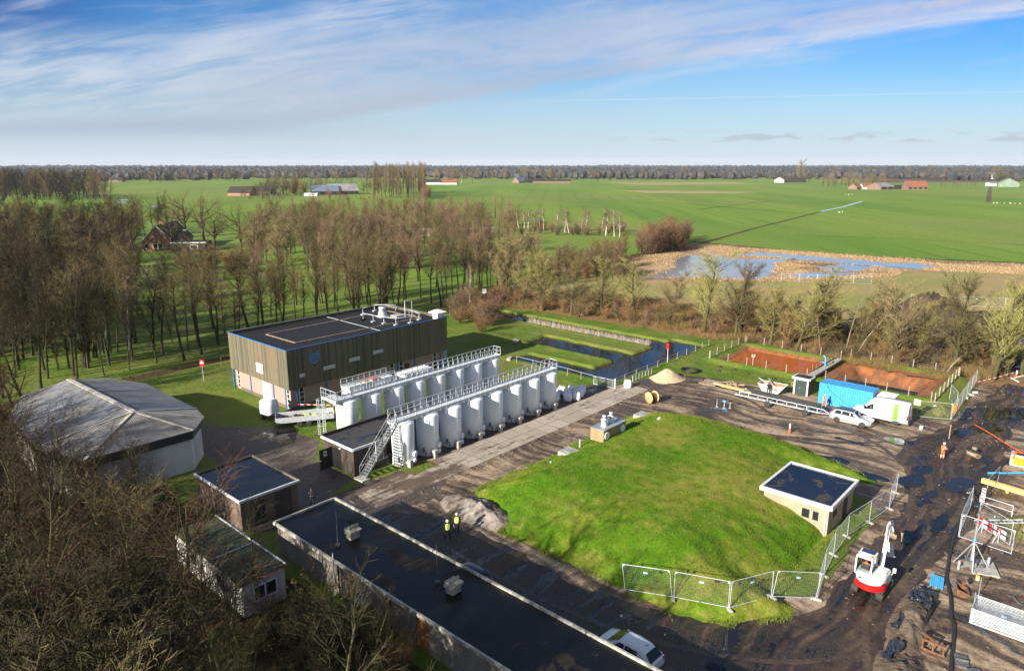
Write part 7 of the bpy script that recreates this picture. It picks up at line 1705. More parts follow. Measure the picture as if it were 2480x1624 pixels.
person('person in orange safety suit and white helmet walking over the muddy crossing', (77.2, 11.75, 0), A_CAM + .25, 'orange', 'orange', 'helmet', 'hold', None, True)
person('person in orange safety suit and white helmet at the blue container', (84.9, 25.8, 0), -1.2, 'orange', 'orange', 'helmet', 'walk', None, True)
person('bareheaded person in black jacket and blue trousers before the skip', (85.2, 32.75, 0), A_CAM - .1, 'navy', 'jeans', 'hair', 'stand')
person('person in yellow vest and white helmet walking nearer the long building', (33.5, 36.95, 0), -1.9, 'navy', 'navy', 'helmet', 'walk', 'yellowvest')
person('person in yellow vest and white helmet walking nearer the rubble heap', (34.75, 37.2, 0), -2.2, 'navy', 'navy', 'helmet', 'walk', 'yellowvest')
person('person in dark clothes standing by the dark shed corner', (29.5, 49.6, 0), A_CAM + .3, 'navy', 'navy', 'hair', 'hold')
person('driver in orange jacket sitting in the excavator cab', (48.35, 10.78, 1.46), 0, 'orange', 'navy', 'hair', 'sit', None, True)
# ---------------------------------------------------------------- trees
def twig_mat(name, c1, c2, rand=.18):
    m, nb, b = mk(name); o = nb.new('ShaderNodeTexCoord').outputs['Object']
    n = nb.noise(o, 1.3, 3.); r = nb.new('ShaderNodeObjectInfo').outputs['Random']
    hs = nb.new('ShaderNodeHueSaturation'); nb.put(hs.inputs['Color'], nb.mix(nb.ss(n, .35, .65), c1, c2))
    nb.put(hs.inputs['Value'], nb.ss(r, 0., 1., 1 - rand, 1 + rand)); nb.put(hs.inputs['Hue'], nb.add(.5, nb.mul(nb.sub(nb.m('FRACT', nb.mul(r, 7.31)), .5), .025)))
    nb.put(b.inputs['Base Color'], hs.outputs[0]); b.inputs['Roughness'].default_value = .85; b.inputs['Specular IOR Level'].default_value = .2
    return m
M['bark'] = twig_mat('dark_bark', (.040, .033, .022), (.058, .058, .024)); M['mossbark'] = twig_mat('mossy_bark', (.085, .084, .028), (.065, .055, .035))
M['birchbark'] = twig_mat('white_birch_bark', (.62, .57, .50), (.40, .35, .29)); M['paletrunk'] = twig_mat('pale_dead_bark', (.27, .235, .165), (.19, .165, .11))
M['twig_olive'] = twig_mat('olive_twigs', (.165, .122, .055), (.115, .098, .04)); M['twig_tan'] = twig_mat('tan_twigs', (.235, .17, .09), (.17, .128, .065))
M['twig_red'] = twig_mat('reddish_twigs', (.215, .13, .085), (.17, .115, .07)); M['twig_yellow'] = twig_mat('yellow_green_twigs', (.26, .235, .075), (.20, .175, .06))
M['twig_dark'] = twig_mat('dark_twigs', (.046, .034, .018), (.040, .036, .015)); M['twig_umber'] = twig_mat('umber_twigs', (.075, .043, .025), (.056, .038, .02)); M['twig_brown'] = twig_mat('brown_twigs', (.20, .11, .05), (.26, .15, .07))
M['deadleaf'] = twig_mat('withered_leaves', (.36, .25, .10), (.28, .2, .07)); M['needle'] = twig_mat('fir_needles', (.020, .040, .028), (.03, .05, .04), .3)
def seg_mesh(segs, n):
    if not segs: return np.zeros((0, 3)), np.zeros((0, 4), int)
    S_ = np.array([(*a, *b, r0, r1) for a, b, r0, r1 in segs]); A, Bv, r0, r1 = S_[:, :3], S_[:, 3:6], S_[:, 6], S_[:, 7]
    d = Bv - A; d /= np.linalg.norm(d, axis=1)[:, None] + 1e-9
    u = np.where(np.abs(d[:, 2:3]) < .9, np.array([[0, 0, 1.]]), np.array([[1., 0, 0]])); x = np.cross(d, u); x /= np.linalg.norm(x, axis=1)[:, None]; y = np.cross(d, x)
    a = 2 * np.pi * np.arange(n) / n; ring = x[:, None] * np.cos(a)[None, :, None] + y[:, None] * np.sin(a)[None, :, None]
    V = np.concatenate([A[:, None] + ring * r0[:, None, None], Bv[:, None] + ring * r1[:, None, None]], 1).reshape(-1, 3)
    k = np.arange(len(S_))[:, None] * 2 * n; j = np.arange(n)[None, :]; jn = (j + 1) % n
    return V, np.stack([k + j, k + jn, k + n + jn, k + n + j], 2).reshape(-1, 4)
def grow(seed, H, K):
    rg = random.Random(seed); T, Lb, Tw = [], [], []
    def rot(d, ang, az):
        u = Vector((0, 0, 1)) if abs(d.z) < .95 else Vector((1, 0, 0)); x = d.cross(u).normalized(); y = d.cross(x)
        return (d * math.cos(ang) + (x * math.cos(az) + y * math.sin(az)) * math.sin(ang)).normalized()
    def br(p, d, L, r, lev):
        n = K['n'][lev]; st = L / n; tip = r * K['tip'][lev]; pts = [p]
        for i in range(n):
            w = K['wob'][lev]; d = (d + Vector((rg.gauss(0, w), rg.gauss(0, w), rg.gauss(0, w) + K['trop'][lev]))).normalized()
            q = p + d * st; ra, rb = r + (tip - r) * i / n, r + (tip - r) * (i + 1) / n
            (T if lev == 0 else Lb if lev == 1 else Tw).append((p, q, ra, rb))
            f = (i + 1) / n
            if lev < K['max'] and f >= K['start'][lev]:
                c = K['kids'][lev] / (n * (1 - K['start'][lev]) + 1e-6); c = int(c) + (rg.random() < c - int(c))
                for _ in range(c):
                    e = p.lerp(q, rg.random()); ang = K['ang'][lev] * rg.uniform(.65, 1.25); nd = rot(d, ang, rg.uniform(0, 6.283))
                    sh = (1 - f * K['fall'][lev]); LL = L * K['ratio'][lev] * sh * rg.uniform(.7, 1.25)
                    br(e, nd, LL, max(rb * K['rr'][lev], K['minr']) , lev + 1)
            p = q
    for s in range(K.get('stems', 1)):
        d = Vector((rg.gauss(0, K.get('lean', .04)), rg.gauss(0, K.get('lean', .04)), 1)).normalized()
        br(Vector((rg.gauss(0, .12), rg.gauss(0, .12), -.2)) if K.get('stems', 1) > 1 else Vector((0, 0, -.2)), d, H * K['tl'] * (rg.uniform(.75, 1.1) if K.get('stems', 1) > 1 else 1), K['r0'], 0)
    return T, Lb, Tw
KINDS = {
    'tall':   dict(n=(10, 5, 3, 2), wob=(.045, .10, .16, .2), trop=(.02, .10, .07, .04), tip=(.16, .25, .4, .6), start=(.42, .2, .15, 0), kids=(20, 8, 6, 0), ang=(.66, .68, .75, 0), ratio=(.38, .50, .52, 0), fall=(.45, .35, .3, 0), rr=(.52, .5, .55, 0), minr=.0125, max=3, tl=.95, r0=.19),
    'oak':    dict(n=(6, 7, 4, 3), wob=(.06, .16, .2, .22), trop=(.02, .03, .04, .03), tip=(.45, .25, .35, .5), start=(.38, .2, .15, 0), kids=(13, 9, 8, 0), ang=(.95, .75, .8, 0), ratio=(.72, .42, .48, 0), fall=(.15, .3, .3, 0), rr=(.6, .5, .5, 0), minr=.02, max=3, tl=.66, r0=.48),
    'vase':   dict(n=(7, 5, 3, 2), wob=(.05, .10, .16, .2), trop=(.02, .10, .08, .05), tip=(.2, .25, .4, .6), start=(.22, .15, .1, 0), kids=(20, 11, 8, 0), ang=(.78, .62, .7, 0), ratio=(.46, .46, .5, 0), fall=(.45, .3, .3, 0), rr=(.55, .5, .55, 0), minr=.012, max=3, tl=.92, r0=.16),
    'birch':  dict(n=(10, 4, 3, 2), wob=(.04, .10, .16, .2), trop=(.02, .03, -.05, -.12), tip=(.14, .22, .4, .6), start=(.35, .2, .1, 0), kids=(22, 8, 6, 0), ang=(.62, .7, .7, 0), ratio=(.24, .55, .6, 0), fall=(.45, .3, .3, 0), rr=(.42, .5, .55, 0), minr=.011, max=3, tl=.97, r0=.15),
    'poplar': dict(n=(10, 4, 3, 2), wob=(.03, .06, .12, .15), trop=(.02, .16, .12, .06), tip=(.12, .22, .4, .6), start=(.18, .15, .1, 0), kids=(30, 8, 5, 0), ang=(.42, .45, .5, 0), ratio=(.24, .5, .55, 0), fall=(.4, .3, .3, 0), rr=(.45, .5, .55, 0), minr=.02, max=3, tl=.97, r0=.26),
    'bush':   dict(n=(5, 4, 3), wob=(.10, .16, .2), trop=(.03, .05, .04), tip=(.3, .35, .5), start=(.12, .1, 0), kids=(11, 8, 0), ang=(.55, .65, 0), ratio=(.50, .55, 0), fall=(.35, .3, 0), rr=(.55, .6, 0), minr=.012, max=2, tl=.95, r0=.05, stems=9, lean=.38),
}
REF = {'tall': 14., 'oak': 18., 'vase': 10., 'birch': 12., 'poplar': 22., 'bush': 4.}
class Tree:
    """one mesh pair per variant; copies share it"""
    def __init__(s, kind, seed, bark, twig, leaf=None):
        T, Lb, Tw = grow(seed, REF[kind], KINDS[kind]); s.H = REF[kind]
        if kind == 'bush': V, Fq = seg_mesh(T + Lb, 4); s.t = s.me('stems', V, Fq, [bark])
        else:
            V, Fq = seg_mesh(T, 8); s.t = s.me('trunk', V, Fq, [bark])
        Va, Fa = (seg_mesh(Lb, 5) if kind != 'bush' else (np.zeros((0, 3)), np.zeros((0, 4), int))); Vb, Fb = seg_mesh(Tw, 3)
        mi = np.r_[np.zeros(len(Fa), int), np.ones(len(Fb), int)]
        Vc, Fc = np.r_[Va, Vb], np.r_[Fa, Fb + len(Va)]
        mats = [bark, twig]
        if leaf is not None:
            rg = np.random.default_rng(seed); e = np.array([q for _, q, _, _ in Tw])[::2]; k = len(e); c = e + rg.normal(0, .05, e.shape); a = rg.normal(0, 1, (k, 3)); a /= np.linalg.norm(a, axis=1)[:, None]; b = np.cross(a, rg.normal(0, 1, (k, 3))); b /= np.linalg.norm(b, axis=1)[:, None]
            a *= .07; b *= .045; V4 = np.stack([c - a, c + b, c + a, c - b], 1).reshape(-1, 3); F4 = np.arange(4 * k).reshape(-1, 4) + len(Vc)
            Vc, Fc, mi = np.r_[Vc, V4], np.r_[Fc, F4], np.r_[mi, np.full(k, 2)]; mats.append(leaf)
        s.c = s.me('crown', Vc, Fc, mats, mi); s.kind = kind
    def me(s, name, V, Fq, mats, mi=None):
        o = np_mesh(name, V, Fq, mats, None, False, mi); me = o.data; bpy.data.objects.remove(o); return me
    def put(s, loc, h, label, cat='tree', group=None, name='bare_tree', rz=None, wide=1.):
        rg = random.Random(int(loc[0] * 91 + loc[1] * 57)); k = h / s.H
        t = thing(name, label, cat, loc, rg.uniform(0, 6.28) if rz is None else rz, group); t.scale = (k * wide, k * wide, k)
        for n, me in (('stems' if s.kind == 'bush' else 'trunk', s.t), ('twigs' if s.kind == 'bush' else 'crown', s.c)):
            o = bpy.data.objects.new(n, me); COL.objects.link(o); o.parent = t
        return t
KINDS['mass'] = dict(n=(6, 4, 2), wob=(.05, .12, .2), trop=(.02, .09, .05), tip=(.16, .3, .6), start=(.22, .15, 0), kids=(22, 13, 0), ang=(.62, .7, 0), ratio=(.42, .36, 0), fall=(.5, .35, 0), rr=(.52, .55, 0), minr=.026, max=2, tl=.95, r0=.18); REF['mass'] = 12.
V_ = {}
for i in range(4): V_['tall%d' % i] = Tree('tall', 10 + i, M['bark'], M[('twig_olive', 'twig_tan', 'twig_olive', 'twig_red')[i]])
for i in range(3): V_['dark%d' % i] = Tree('tall', 30 + i, M['bark'], M[('twig_dark', 'twig_dark', 'twig_olive')[i]])
for i in range(2): V_['oak%d' % i] = Tree('oak', 40 + i, M['bark'], M['twig_olive'])
for i in range(4): V_['vase%d' % i] = Tree('vase', 51 + i, M['mossbark'], M[('twig_yellow', 'twig_olive', 'twig_tan', 'twig_yellow')[i]])
for i in range(2): V_['birch%d' % i] = Tree('birch', 60 + i, M['birchbark'], M[('twig_red', 'twig_tan')[i]])
for i in range(2): V_['poplar%d' % i] = Tree('poplar', 70 + i, M['bark'], M['twig_tan'])
for i in range(4): V_['bush%d' % i] = Tree('bush', 80 + i, M['bark'], M[('twig_brown', 'twig_red', 'twig_olive', 'twig_dark')[i]])
V_['leafy'] = Tree('bush', 90, M['mossbark'], M['twig_tan'], M['deadleaf'])
KINDS['open'] = dict(KINDS['vase'], kids=(14, 7, 5, 0), minr=.009, r0=.12); REF['open'] = 10.
for i in range(3): V_['open%d' % i] = Tree('open', 120 + i, M['mossbark'], M[('twig_dark', 'twig_umber', 'twig_dark')[i]])
V_['fgvase'] = Tree('vase', 95, M['mossbark'], M['twig_dark']); V_['fgtall'] = Tree('tall', 96, M['mossbark'], M['twig_dark'])
TR = random.Random(77)
def rtop(px, py, pt): return height_of(px * 1.042, py * 1.042, pt * 1.042)
# tree belt behind the hall
for row, (v, dh) in enumerate(((104.0, 0), (108.2, .3), (113.5, .8), (121, .5))):
    u = 20 + row * 1.3
    while u < 112 + row * 3:
        if TR.random() > (.10 if row < 3 else .45):
            k = 'tall%d' % TR.choice((0, 1, 2, 3, 0)) if u > 48 else 'dark%d' % TR.randrange(3)
            V_[k].put((u + TR.uniform(-.7, .7), v + TR.uniform(-1.1, 1.1) + .03 * u, 0), 13.2 + dh + TR.uniform(-4., 2.2), 'tall slender bare tree in the dense rows behind the timber hall', 'tree', 'tree rows behind the hall', 'slender_tree', wide=TR.uniform(.75, 1.3))
        u += TR.uniform(3.1, 4.6)
for i in range(46):
    x, y = TR.uniform(-10, 330), TR.uniform(690, 850); p = Q(x, y)
    if p.y < 99 or p.y > 175: continue
    V_['dark%d' % TR.randrange(3)].put(p, TR.uniform(10, 14.5), 'bare tree in the dark wood at the left edge beyond the round barn', 'tree', 'dark wood on the left')
for x, y, b in ((300, 830, 0), (245, 800, 0), (600 / 2.0, 800, 1)): V_['birch%d' % b].put(Q(x, y), 12.5, 'slim white barked birch among dark trees left of the hall', 'tree', 'birches in the left wood', 'birch_tree')
def patch(n, x0, x1, y0, y1, h0, h1, kinds, label, group, seed, name='bare_tree', cat='tree', test=None):
    rg = random.Random(seed)
    for i in range(n):
        x = x0 + (x1 - x0) * rg.random(); y = y0 + (y1 - y0) * rg.random()
        if test and not test(x, y): continue
        V_[rg.choice(kinds)].put(Q(x, y), rg.uniform(h0, h1), label, cat, group, name, wide=rg.uniform(.9, 1.2))
patch(44, 585, 1190, 552, 632, 11, 15.5, ('tall0', 'tall1', 'tall3', 'tall2', 'vase2', 'bush1'), 'bare tree in the mixed wood between hall trees and farm barns', 'middle wood', 3)
patch(26, 640, 1010, 520, 552, 10, 14.5, ('tall0', 'tall2', 'vase1', 'vase2', 'oak1'), 'rounded olive bare tree in the wood before the cattle barns', 'wood before the barns', 4)
patch(18, 960, 1200, 500, 545, 8, 13, ('tall3', 'bush1', 'vase2', 'birch1'), 'reddish bare tree at the right end of the middle wood', 'right end of the middle wood', 5)
patch(34, -10, 385, 545, 600, 12, 17, ('dark0', 'dark1', 'dark2', 'oak0'), 'dark bare tree in the left wood around the farmhouse', 'wood around the farmhouse', 6, test=lambda x, y: not (335 < x < 470 and y > 560))
patch(30, -10, 330, 610, 690, 8, 12.5, ('dark0', 'dark1', 'bush3', 'dark2', 'vase1'), 'lower dark bare tree in the scrub before the farmhouse', 'scrub before the farmhouse', 7)
patch(12, 420, 590, 608, 640, 5, 8, ('bush2', 'bush0', 'vase1'), 'low bare shrub on the meadow edge right of the farmhouse', 'shrubs by the farmhouse', 8, 'shrub', 'shrub')
for i, (x, yb, yt, k, lb) in enumerate([(432, 562, 432, 'oak0', 'great spreading oak right behind the farmhouse roof'), (478, 572, 448, 'oak1', 'tall forked oak second from the great oak'), (500, 588, 470, 'oak0', 'oak third from the great oak, before the meadow'), (560, 598, 468, 'oak1', 'broad low branched oak at the right of the farmhouse'), (400, 585, 480, 'oak1', 'dark oak standing before the farmhouse gable'), (598, 575, 478, 'oak0', 'oak at the left end of the middle wood')]):
    V_[k].put(Q(x, yb), rtop(x, yb, yt), lb, 'tree', None, 'oak_tree')
V_['birch0'].put(Q(228, 628), 9, 'many stemmed white birch in the scrub left of the farmhouse', 'tree', None, 'birch_tree', None, 1.8)
V_['birch1'].put(Q(318, 640), 11, 'single pale birch in the scrub below the farmhouse', 'tree', None, 'birch_tree')
# birch row before the far meadow
for i, x in enumerate((1206, 1218, 1228, 1243, 1256, 1264, 1292, 1313, 1322, 1352, 1357, 1398, 1408, 1428, 1440)):
    yb = 531 + (x - 1206) * .085; V_['birch%d' % (i % 2)].put(Q(x, yb), rtop(x, yb, 481 + (i * 7) % 11), 'white stemmed birch in the row before the green plain', 'tree', 'birch row before the plain', 'birch_tree', None, 1.7)
patch(22, 1195, 1450, 533, 548, 2.5, 5.5, ('bush1', 'bush0', 'bush2'), 'low bare shrub between the birches', 'shrubs between the birches', 10, 'shrub', 'shrub')
patch(50, 1440, 1600, 548, 592, 7, 11, ('bush1', 'bush0', 'bush2', 'vase2'), 'big brown bush in the dense clump by the wetland', 'bush clump by the wetland', 11, 'bush', 'bush', test=lambda x, y: y < 600 - (x - 1440) * .10 and y > 600 - (x - 1440) * .31)
patch(34, 1220, 1460, 590, 650, 4.5, 8, ('bush1', 'bush2', 'bush0', 'vase1'), 'brown bush in the belt between hedge trees and meadow', 'bush belt before the meadow', 12, 'bush', 'bush', test=lambda x, y: y > 640 - (x - 1220) * .2)
patch(18, 1120, 1260, 600, 690, 7, 11, ('vase0', 'vase1', 'vase2', 'tall1'), 'yellowish bare tree at the corner of hall belt and hedge', 'corner trees', 13)
# the hedge trees, one by one
HT = [(1172, 705, 560, 'vase2', 'first bare tree of the hedge row, at the corner with the tree belt'), (1212, 712, 590, 'vase0', 'second bare tree of the hedge row'), (1266, 722, 592, 'vase3', 'third bare tree of the hedge row'), (1327, 732, 598, 'vase1', 'fourth bare tree of the hedge row, above the ditch'), (1398, 730, 600, 'vase3', 'fifth bare tree of the hedge row, round headed'), (1476, 742, 605, 'vase0', 'sixth bare tree of the hedge row'), (1553, 758, 640, 'vase2', 'seventh, smaller bare tree of the hedge row'), (1636, 772, 592, 'vase3', 'tall bare tree of the hedge row standing before the water'), (1708, 785, 610, 'vase1', 'bare tree right of the tall one before the water'), (1790, 800, 668, 'vase3', 'low spreading green barked tree left of the biggest hedge tree'), (1848, 822, 628, 'vase0', 'biggest broad hedge tree with mossy green limbs behind the basins'), (1905, 815, 655, 'vase1', 'dark bare tree just right of the biggest hedge tree'), (2035, 800, 665, 'vase1', 'thin dark tree among the pale trunks'), (2092, 845, 655, 'vase2', 'bare tree before the soil heap, left of the big one'), (2215, 862, 640, 'vase1', 'broad dark bare tree in front of the soil heap'), (2308, 885, 662, 'vase0', 'mossy bare tree near the taped trunks'), (2375, 870, 665, 'vase1', 'bare tree cut by the right edge of the picture'), (2150, 835, 700, 'vase3', 'small bare tree between the two dark ones')]
for x, yb, yt, k, lb in HT: V_[k].put(Q(x, yb), rtop(x, yb, yt), lb, 'tree', None, 'hedge_tree', None, 1.38)
for i, (x, yb, xt, yt, lb) in enumerate([(1908, 826, 1885, 712, 'crooked pale trunk leftmost of the dead trunks'), (1962, 830, 1985, 690, 'tall pale birch trunk behind the footbridge'), (1990, 822, 2050, 730, 'pale trunk leaning to the right behind the basins'), (2071, 830, 2071, 742, 'upright bare pole trunk behind the container'), (2113, 830, 2113, 735, 'upright pale pole trunk behind the white van'), (2197, 868, 2240, 815, 'short pale trunk leaning behind the right basin')]):
    a, h = Q(x, yb), rtop(x, yb, yt); d = (xt - x) / max(yb - yt, 1) * h; r = Vector((math.sin(HEAD), -math.cos(HEAD), 0)) * d
    t = thing('dead_tree', lb, 'tree', a); MB().tube([(0, 0, -.2), r * .35 + Vector((.1, .1, h * .4)), r + Vector((0, 0, h))], [.10, .08, .035], 7).build('trunk', M['paletrunk'], t)
    b = MB(); rg = random.Random(i)
    for k in range(6): q = .5 + .08 * k; s = r * q + Vector((0, 0, h * q)); b.tube([s, s + Vector((rg.uniform(-1, 1), rg.uniform(-1, 1), rg.uniform(.3, 1.)))], [.03, .01], 4)
    b.build('branch', M['paletrunk'], t)
for i, (x, yb) in enumerate(((2300, 872), (2306, 876), (2312, 872), (2333, 880), (2340, 878))):
    V_['vase%d' % (0 if i < 3 else 3)].put(Q(x, yb), 6 if i < 3 else 9, ['thin trunk of the taped tree clump', 'thin trunk of the taped tree clump', 'thin trunk of the taped tree clump', 'mossy trunk right of the taped clump', 'pale sunlit trunk right of the taped clump'][i], 'tree', 'taped tree clump' if i < 3 else None, 'hedge_tree', None, .5)
patch(46, 1660, 2330, 772, 872, 1.6, 3.2, ('bush0', 'bush2', 'bush1'), 'low brown bush under the hedge trees', 'undergrowth bushes of the hedge', 14, 'shrub', 'shrub', test=lambda x, y: 30 < (y - 770 - (x - 1660) * .15) + 40 < 62)
patch(34, 1120, 1660, 700, 780, 1.2, 2.6, ('bush0', 'bush1', 'bush2'), 'low brown shrub in the hedge left of the biggest tree', 'undergrowth shrubs of the hedge', 15, 'shrub', 'shrub', test=lambda x, y: -34 < y - (712 + (x - 1120) * .14) < -6)
patch(22, 1055, 1150, 715, 772, 2.6, 5., ('bush1', 'bush0', 'bush1'), 'reddish bare shrub beyond the far end of the hall', 'shrubs beyond the hall', 16, 'shrub', 'shrub')
V_['birch0'].put(Q(1092, 728), 9.5, 'slim reddish tree rising from the shrubs beyond the hall', 'tree', None, 'bare_tree')
# foreground wood, left and below
def fg_ok(u, v):
    if 14 < u < 30 and 63 < v < 92: return False
    if 22.4 < u < 30: return False
    if 17.2 < u < 22 and 38.5 < v < 50.2: return False
    return True
for i, (u, v, h) in enumerate([(8.5, 26, 14), (9.5, 31, 15), (7, 36, 14.5), (10.5, 35.5, 13), (6, 29, 14), (5, 41, 14), (13, 21.5, 12), (12, 18, 12), (10, 23, 13)]): V_['open%d' % (i % 3)].put((u, v, 0), h, 'tall bare tree in the near corner of the tangled wood', 'tree', 'tall trees of the near corner', 'woodland_tree', wide=1.2)
for i, (u, v, h, k) in enumerate([(12.5, 55, 8.5, 'open1'), (10.5, 58.5, 9, 'open0'), (14.5, 58, 7.5, 'open2'), (11.5, 63, 8, 'open1'), (15.5, 53.5, 6.5, 'open0'), (13.6, 43.5, 5.5, 'open2'), (15.8, 40.6, 6.5, 'open0'), (14.6, 36.8, 6., 'open1'), (18.4, 36.6, 5.2, 'open1'), (9.5, 67, 9.5, 'open0'), (11., 72, 9.5, 'open1'), (8.5, 76, 10, 'open2'), (12.2, 69, 8.5, 'open1'), (10, 82, 10, 'open0'), (6.5, 71, 10.5, 'open1'), (17, 58.5, 6.5, 'open1'), (19.5, 60.5, 6.5, 'open0'), (16.2, 46.5, 6.8, 'open1'), (15.2, 49.5, 6.5, 'open2'), (16.6, 37.6, 7.2, 'open2')]): V_[k].put((u, v, 0), h, 'thin branched bare tree veiling the barn and cabin walls', 'tree', 'thin trees before barn and cabin', 'woodland_tree', wide=1.3)
rg = random.Random(21); n = 0
while n < 92:
    u, v = rg.uniform(-8, 22), rg.uniform(22, 100)
    az = math.degrees(math.atan2(v, u))
    if not fg_ok(u, v) or az > 86 or (v < 60 and u > 15 and rg.random() < .5): continue
    if 34 < v < 53 and 2 < u and rg.random() < .6: continue
    if az < 71.5 and v < 56 and u > 7 and rg.random() < .75: continue
    lim = 22.8 - max(0, (46 - v)) * .42
    if u > lim: continue
    # leave the sight lines to cabin, shed and long wall open
    if v < 47 and az < 62 and u > 9: h = rg.uniform(3.5, 6.)
    elif 45 < v < 63 and u > 14: h = rg.uniform(4., 6.5)
    elif v > 60 and az < 78: h = rg.uniform(6.5, 9.5)
    else: h = rg.uniform(8., 12.)
    if u < 9 and v < 40: h = rg.uniform(10, 13.5)
    elif v < 33 and h > 7: h = 7
    op = (v > 46 and u > 4) or u > 12
    if h > 6.4: V_[rg.choice(('open0', 'open1', 'open1') if op else ('fgvase', 'fgtall', 'dark0', 'vase1', 'fgvase', 'dark1'))].put((u, v, 0), h, 'bare tree in the tangled wood before barn and cabin', 'tree', 'tangled wood in front', 'woodland_tree', wide=1.35)
    else: V_[rg.choice(('open0', 'open1', 'open2') if op else ('bush3', 'fgvase', 'bush2', 'fgvase', 'bush1'))].put((u, v, 0), h, 'lower bare tree in the tangled wood beside the cabin', 'tree', 'lower trees of the wood in front', 'woodland_tree', wide=1.35)
    n += 1
for i, (x, y, h, k, lb) in enumerate([(700, 1500, 4.6, 'leafy', 'shrub with withered yellow leaves below the long building wall'), (600, 1420, 8., 'open0', 'slender bare tree standing right before the white cabin end'), (455, 1330, 5., 'open1', 'slender bare tree standing before the long side of the cabin'), (860, 1500, 2.6, 'leafy', 'low withered shrub in front of the orange brown door')]):
    V_[k].put(Q(x, y), h, lb, 'tree' if h > 5 else 'shrub', None, 'bare_tree' if h > 5 else 'shrub', None, 1.1)
patch(40, 600, 1180, 1440, 1640, 1.0, 2.4, ('bush3', 'bush2', 'leafy', 'bush0'), 'low tangled shrub along the foot of the long building', 'shrubs along the long building', 22, 'shrub', 'shrub', test=lambda x, y: Q(x, y).x < 22.6)
# far trees of the plain
def far_patch(n, x0, x1, y0, y1, h0, h1, kinds, label, group, seed): patch(n, x0, x1, y0, y1, h0, h1, kinds, label, group, seed)
pass
patch(44, 868, 990, 447, 462, 24, 31, ('poplar0', 'poplar1'), 'tall pale poplar in the clump right of the cattle barns', 'poplar clump', 32, 'poplar_tree')
patch(14, 980, 1000, 455, 464, 6, 11, ('bush0', 'bush1', 'vase2'), 'low reddish tree at the foot of the poplar clump', 'foot of the poplar clump', 33)
patch(16, 590, 720, 448, 456, 10, 20, ('dark2', 'oak1', 'bush0'), 'bare tree around the far barns', 'trees around the far barns', 34)
pass
for i, x in enumerate((2186, 2197, 2213, 2222, 2231, 2245, 2256, 2265)): V_['tall3' if i == 3 else 'tall2'].put(Q(x, 441), 10, 'small bare tree in the row right of the pink farmhouse' if i != 3 else 'small red brown tree in the row right of the pink farmhouse', 'tree', 'small tree row by the farm' if i != 3 else None)
V_['vase2'].put(Q(1858, 423), 36, 'very tall round bare tree far out on the plain', 'tree', None, 'bare_tree', None, 1.15); V_['oak0'].put(Q(2322, 432), 30, 'broad dark tree at the end of the farm lane', 'tree'); V_['tall2'].put(Q(2300, 430), 24, 'thin bare tree left of the lane end tree', 'tree')
patch(10, 1800, 1900, 421, 425, 8, 14, ('dark2', 'oak1'), 'small dark tree around the cottages of the far farm', 'trees of the far cottages', 36)
patch(8, 1010, 1100, 426, 430, 12, 24, ('tall3', 'dark2', 'birch0'), 'bare tree near the orange roofed far farm', 'trees of the orange roofed farm', 37)
patch(7, 1268, 1296, 424, 426, 16, 24, ('tall2', 'tall3'), 'bare tree at the right end of the far farmyard', 'trees of the far farmyard', 38)
V_['oak0'].put(Q(1388, 423), 22, 'lonely bare tree far out on the green plain', 'tree')
pass
pass
# woods whose trees run together: one mass each
def wood_mass(n, x0, x1, y0, y1, h0, h1, mats, seed, test=None, wide=1.):
    rg = random.Random(seed); base = []
    for k in range(3):
        T, Lb, Tw = grow(seed * 7 + k, 12., KINDS['mass']); a, fa = seg_mesh(T, 4); b, fb = seg_mesh(Lb + Tw, 3); base.append((np.r_[a, b], np.r_[fa, fb + len(a)], np.r_[np.zeros(len(fa), int), np.ones(len(fb), int)]))
    Vs, Fs, mi, off = [], [], [], 0
    while n > 0:
        x, y = rg.uniform(x0, x1), rg.uniform(y0, y1)
        if test and not test(x, y): continue
        n -= 1; p = Q(x, y); V, Fq, m = base[rg.randrange(3)]; k = rg.uniform(h0, h1) / 12.; a = rg.uniform(0, 6.28); w = wide * rg.uniform(.9, 1.3); ca, sa = math.cos(a) * k * w, math.sin(a) * k * w
        Vs.append(np.stack([V[:, 0] * ca - V[:, 1] * sa + p.x, V[:, 0] * sa + V[:, 1] * ca + p.y, V[:, 2] * k], 1)); Fs.append(Fq + off); off += len(V); mi.append(np.where(m == 0, 0, 1 + rg.randrange(len(mats) - 1)))
    tag(np_mesh('woodland', np.concatenate(Vs), np.concatenate(Fs), mats, None, False, np.concatenate(mi)), kind='stuff')
BK = M['bark']
wood_mass(22, 330, 1140, 640, 800, 10, 14, [BK, M['twig_olive'], M['twig_tan'], M['twig_umber'], M['twig_red']], 22, lambda x, y: 103 < Q(x, y).y < 142)
wood_mass(40, 560, 860, 455, 468, 5, 9, [BK, M['twig_olive'], M['twig_red'], M['twig_tan']], 23, None, 1.5)
wood_mass(50, 600, 900, 440, 448, 9, 16, [BK, M['twig_dark'], M['twig_red'], M['twig_olive']], 24, None, 1.4)
wood_mass(60, 1900, 2420, 406, 411, 16, 24, [BK, M['twig_red'], M['twig_dark'], M['twig_olive']], 25, None, 1.7)
wood_mass(46, 1700, 2380, 745, 850, 5, 8.5, [BK, M['twig_olive'], M['twig_brown'], M['twig_olive'], M['twig_umber']], 26, lambda x, y: -44 < y - (800 + (x - 1740) * .14) < 2, 1.5)
wood_mass(70, 1120, 1700, 690, 790, 2.2, 4.2, [BK, M['twig_brown'], M['twig_red'], M['twig_olive']], 27, lambda x, y: -46 < y - (712 + (x - 1120) * .14) < -4, 1.9)
wood_mass(60, 1700, 2380, 740, 860, 1.8, 3.6, [BK, M['twig_brown'], M['twig_red'], M['twig_olive']], 28, lambda x, y: -62 < y - (806 + (x - 1740) * .14) < -2, 1.9)
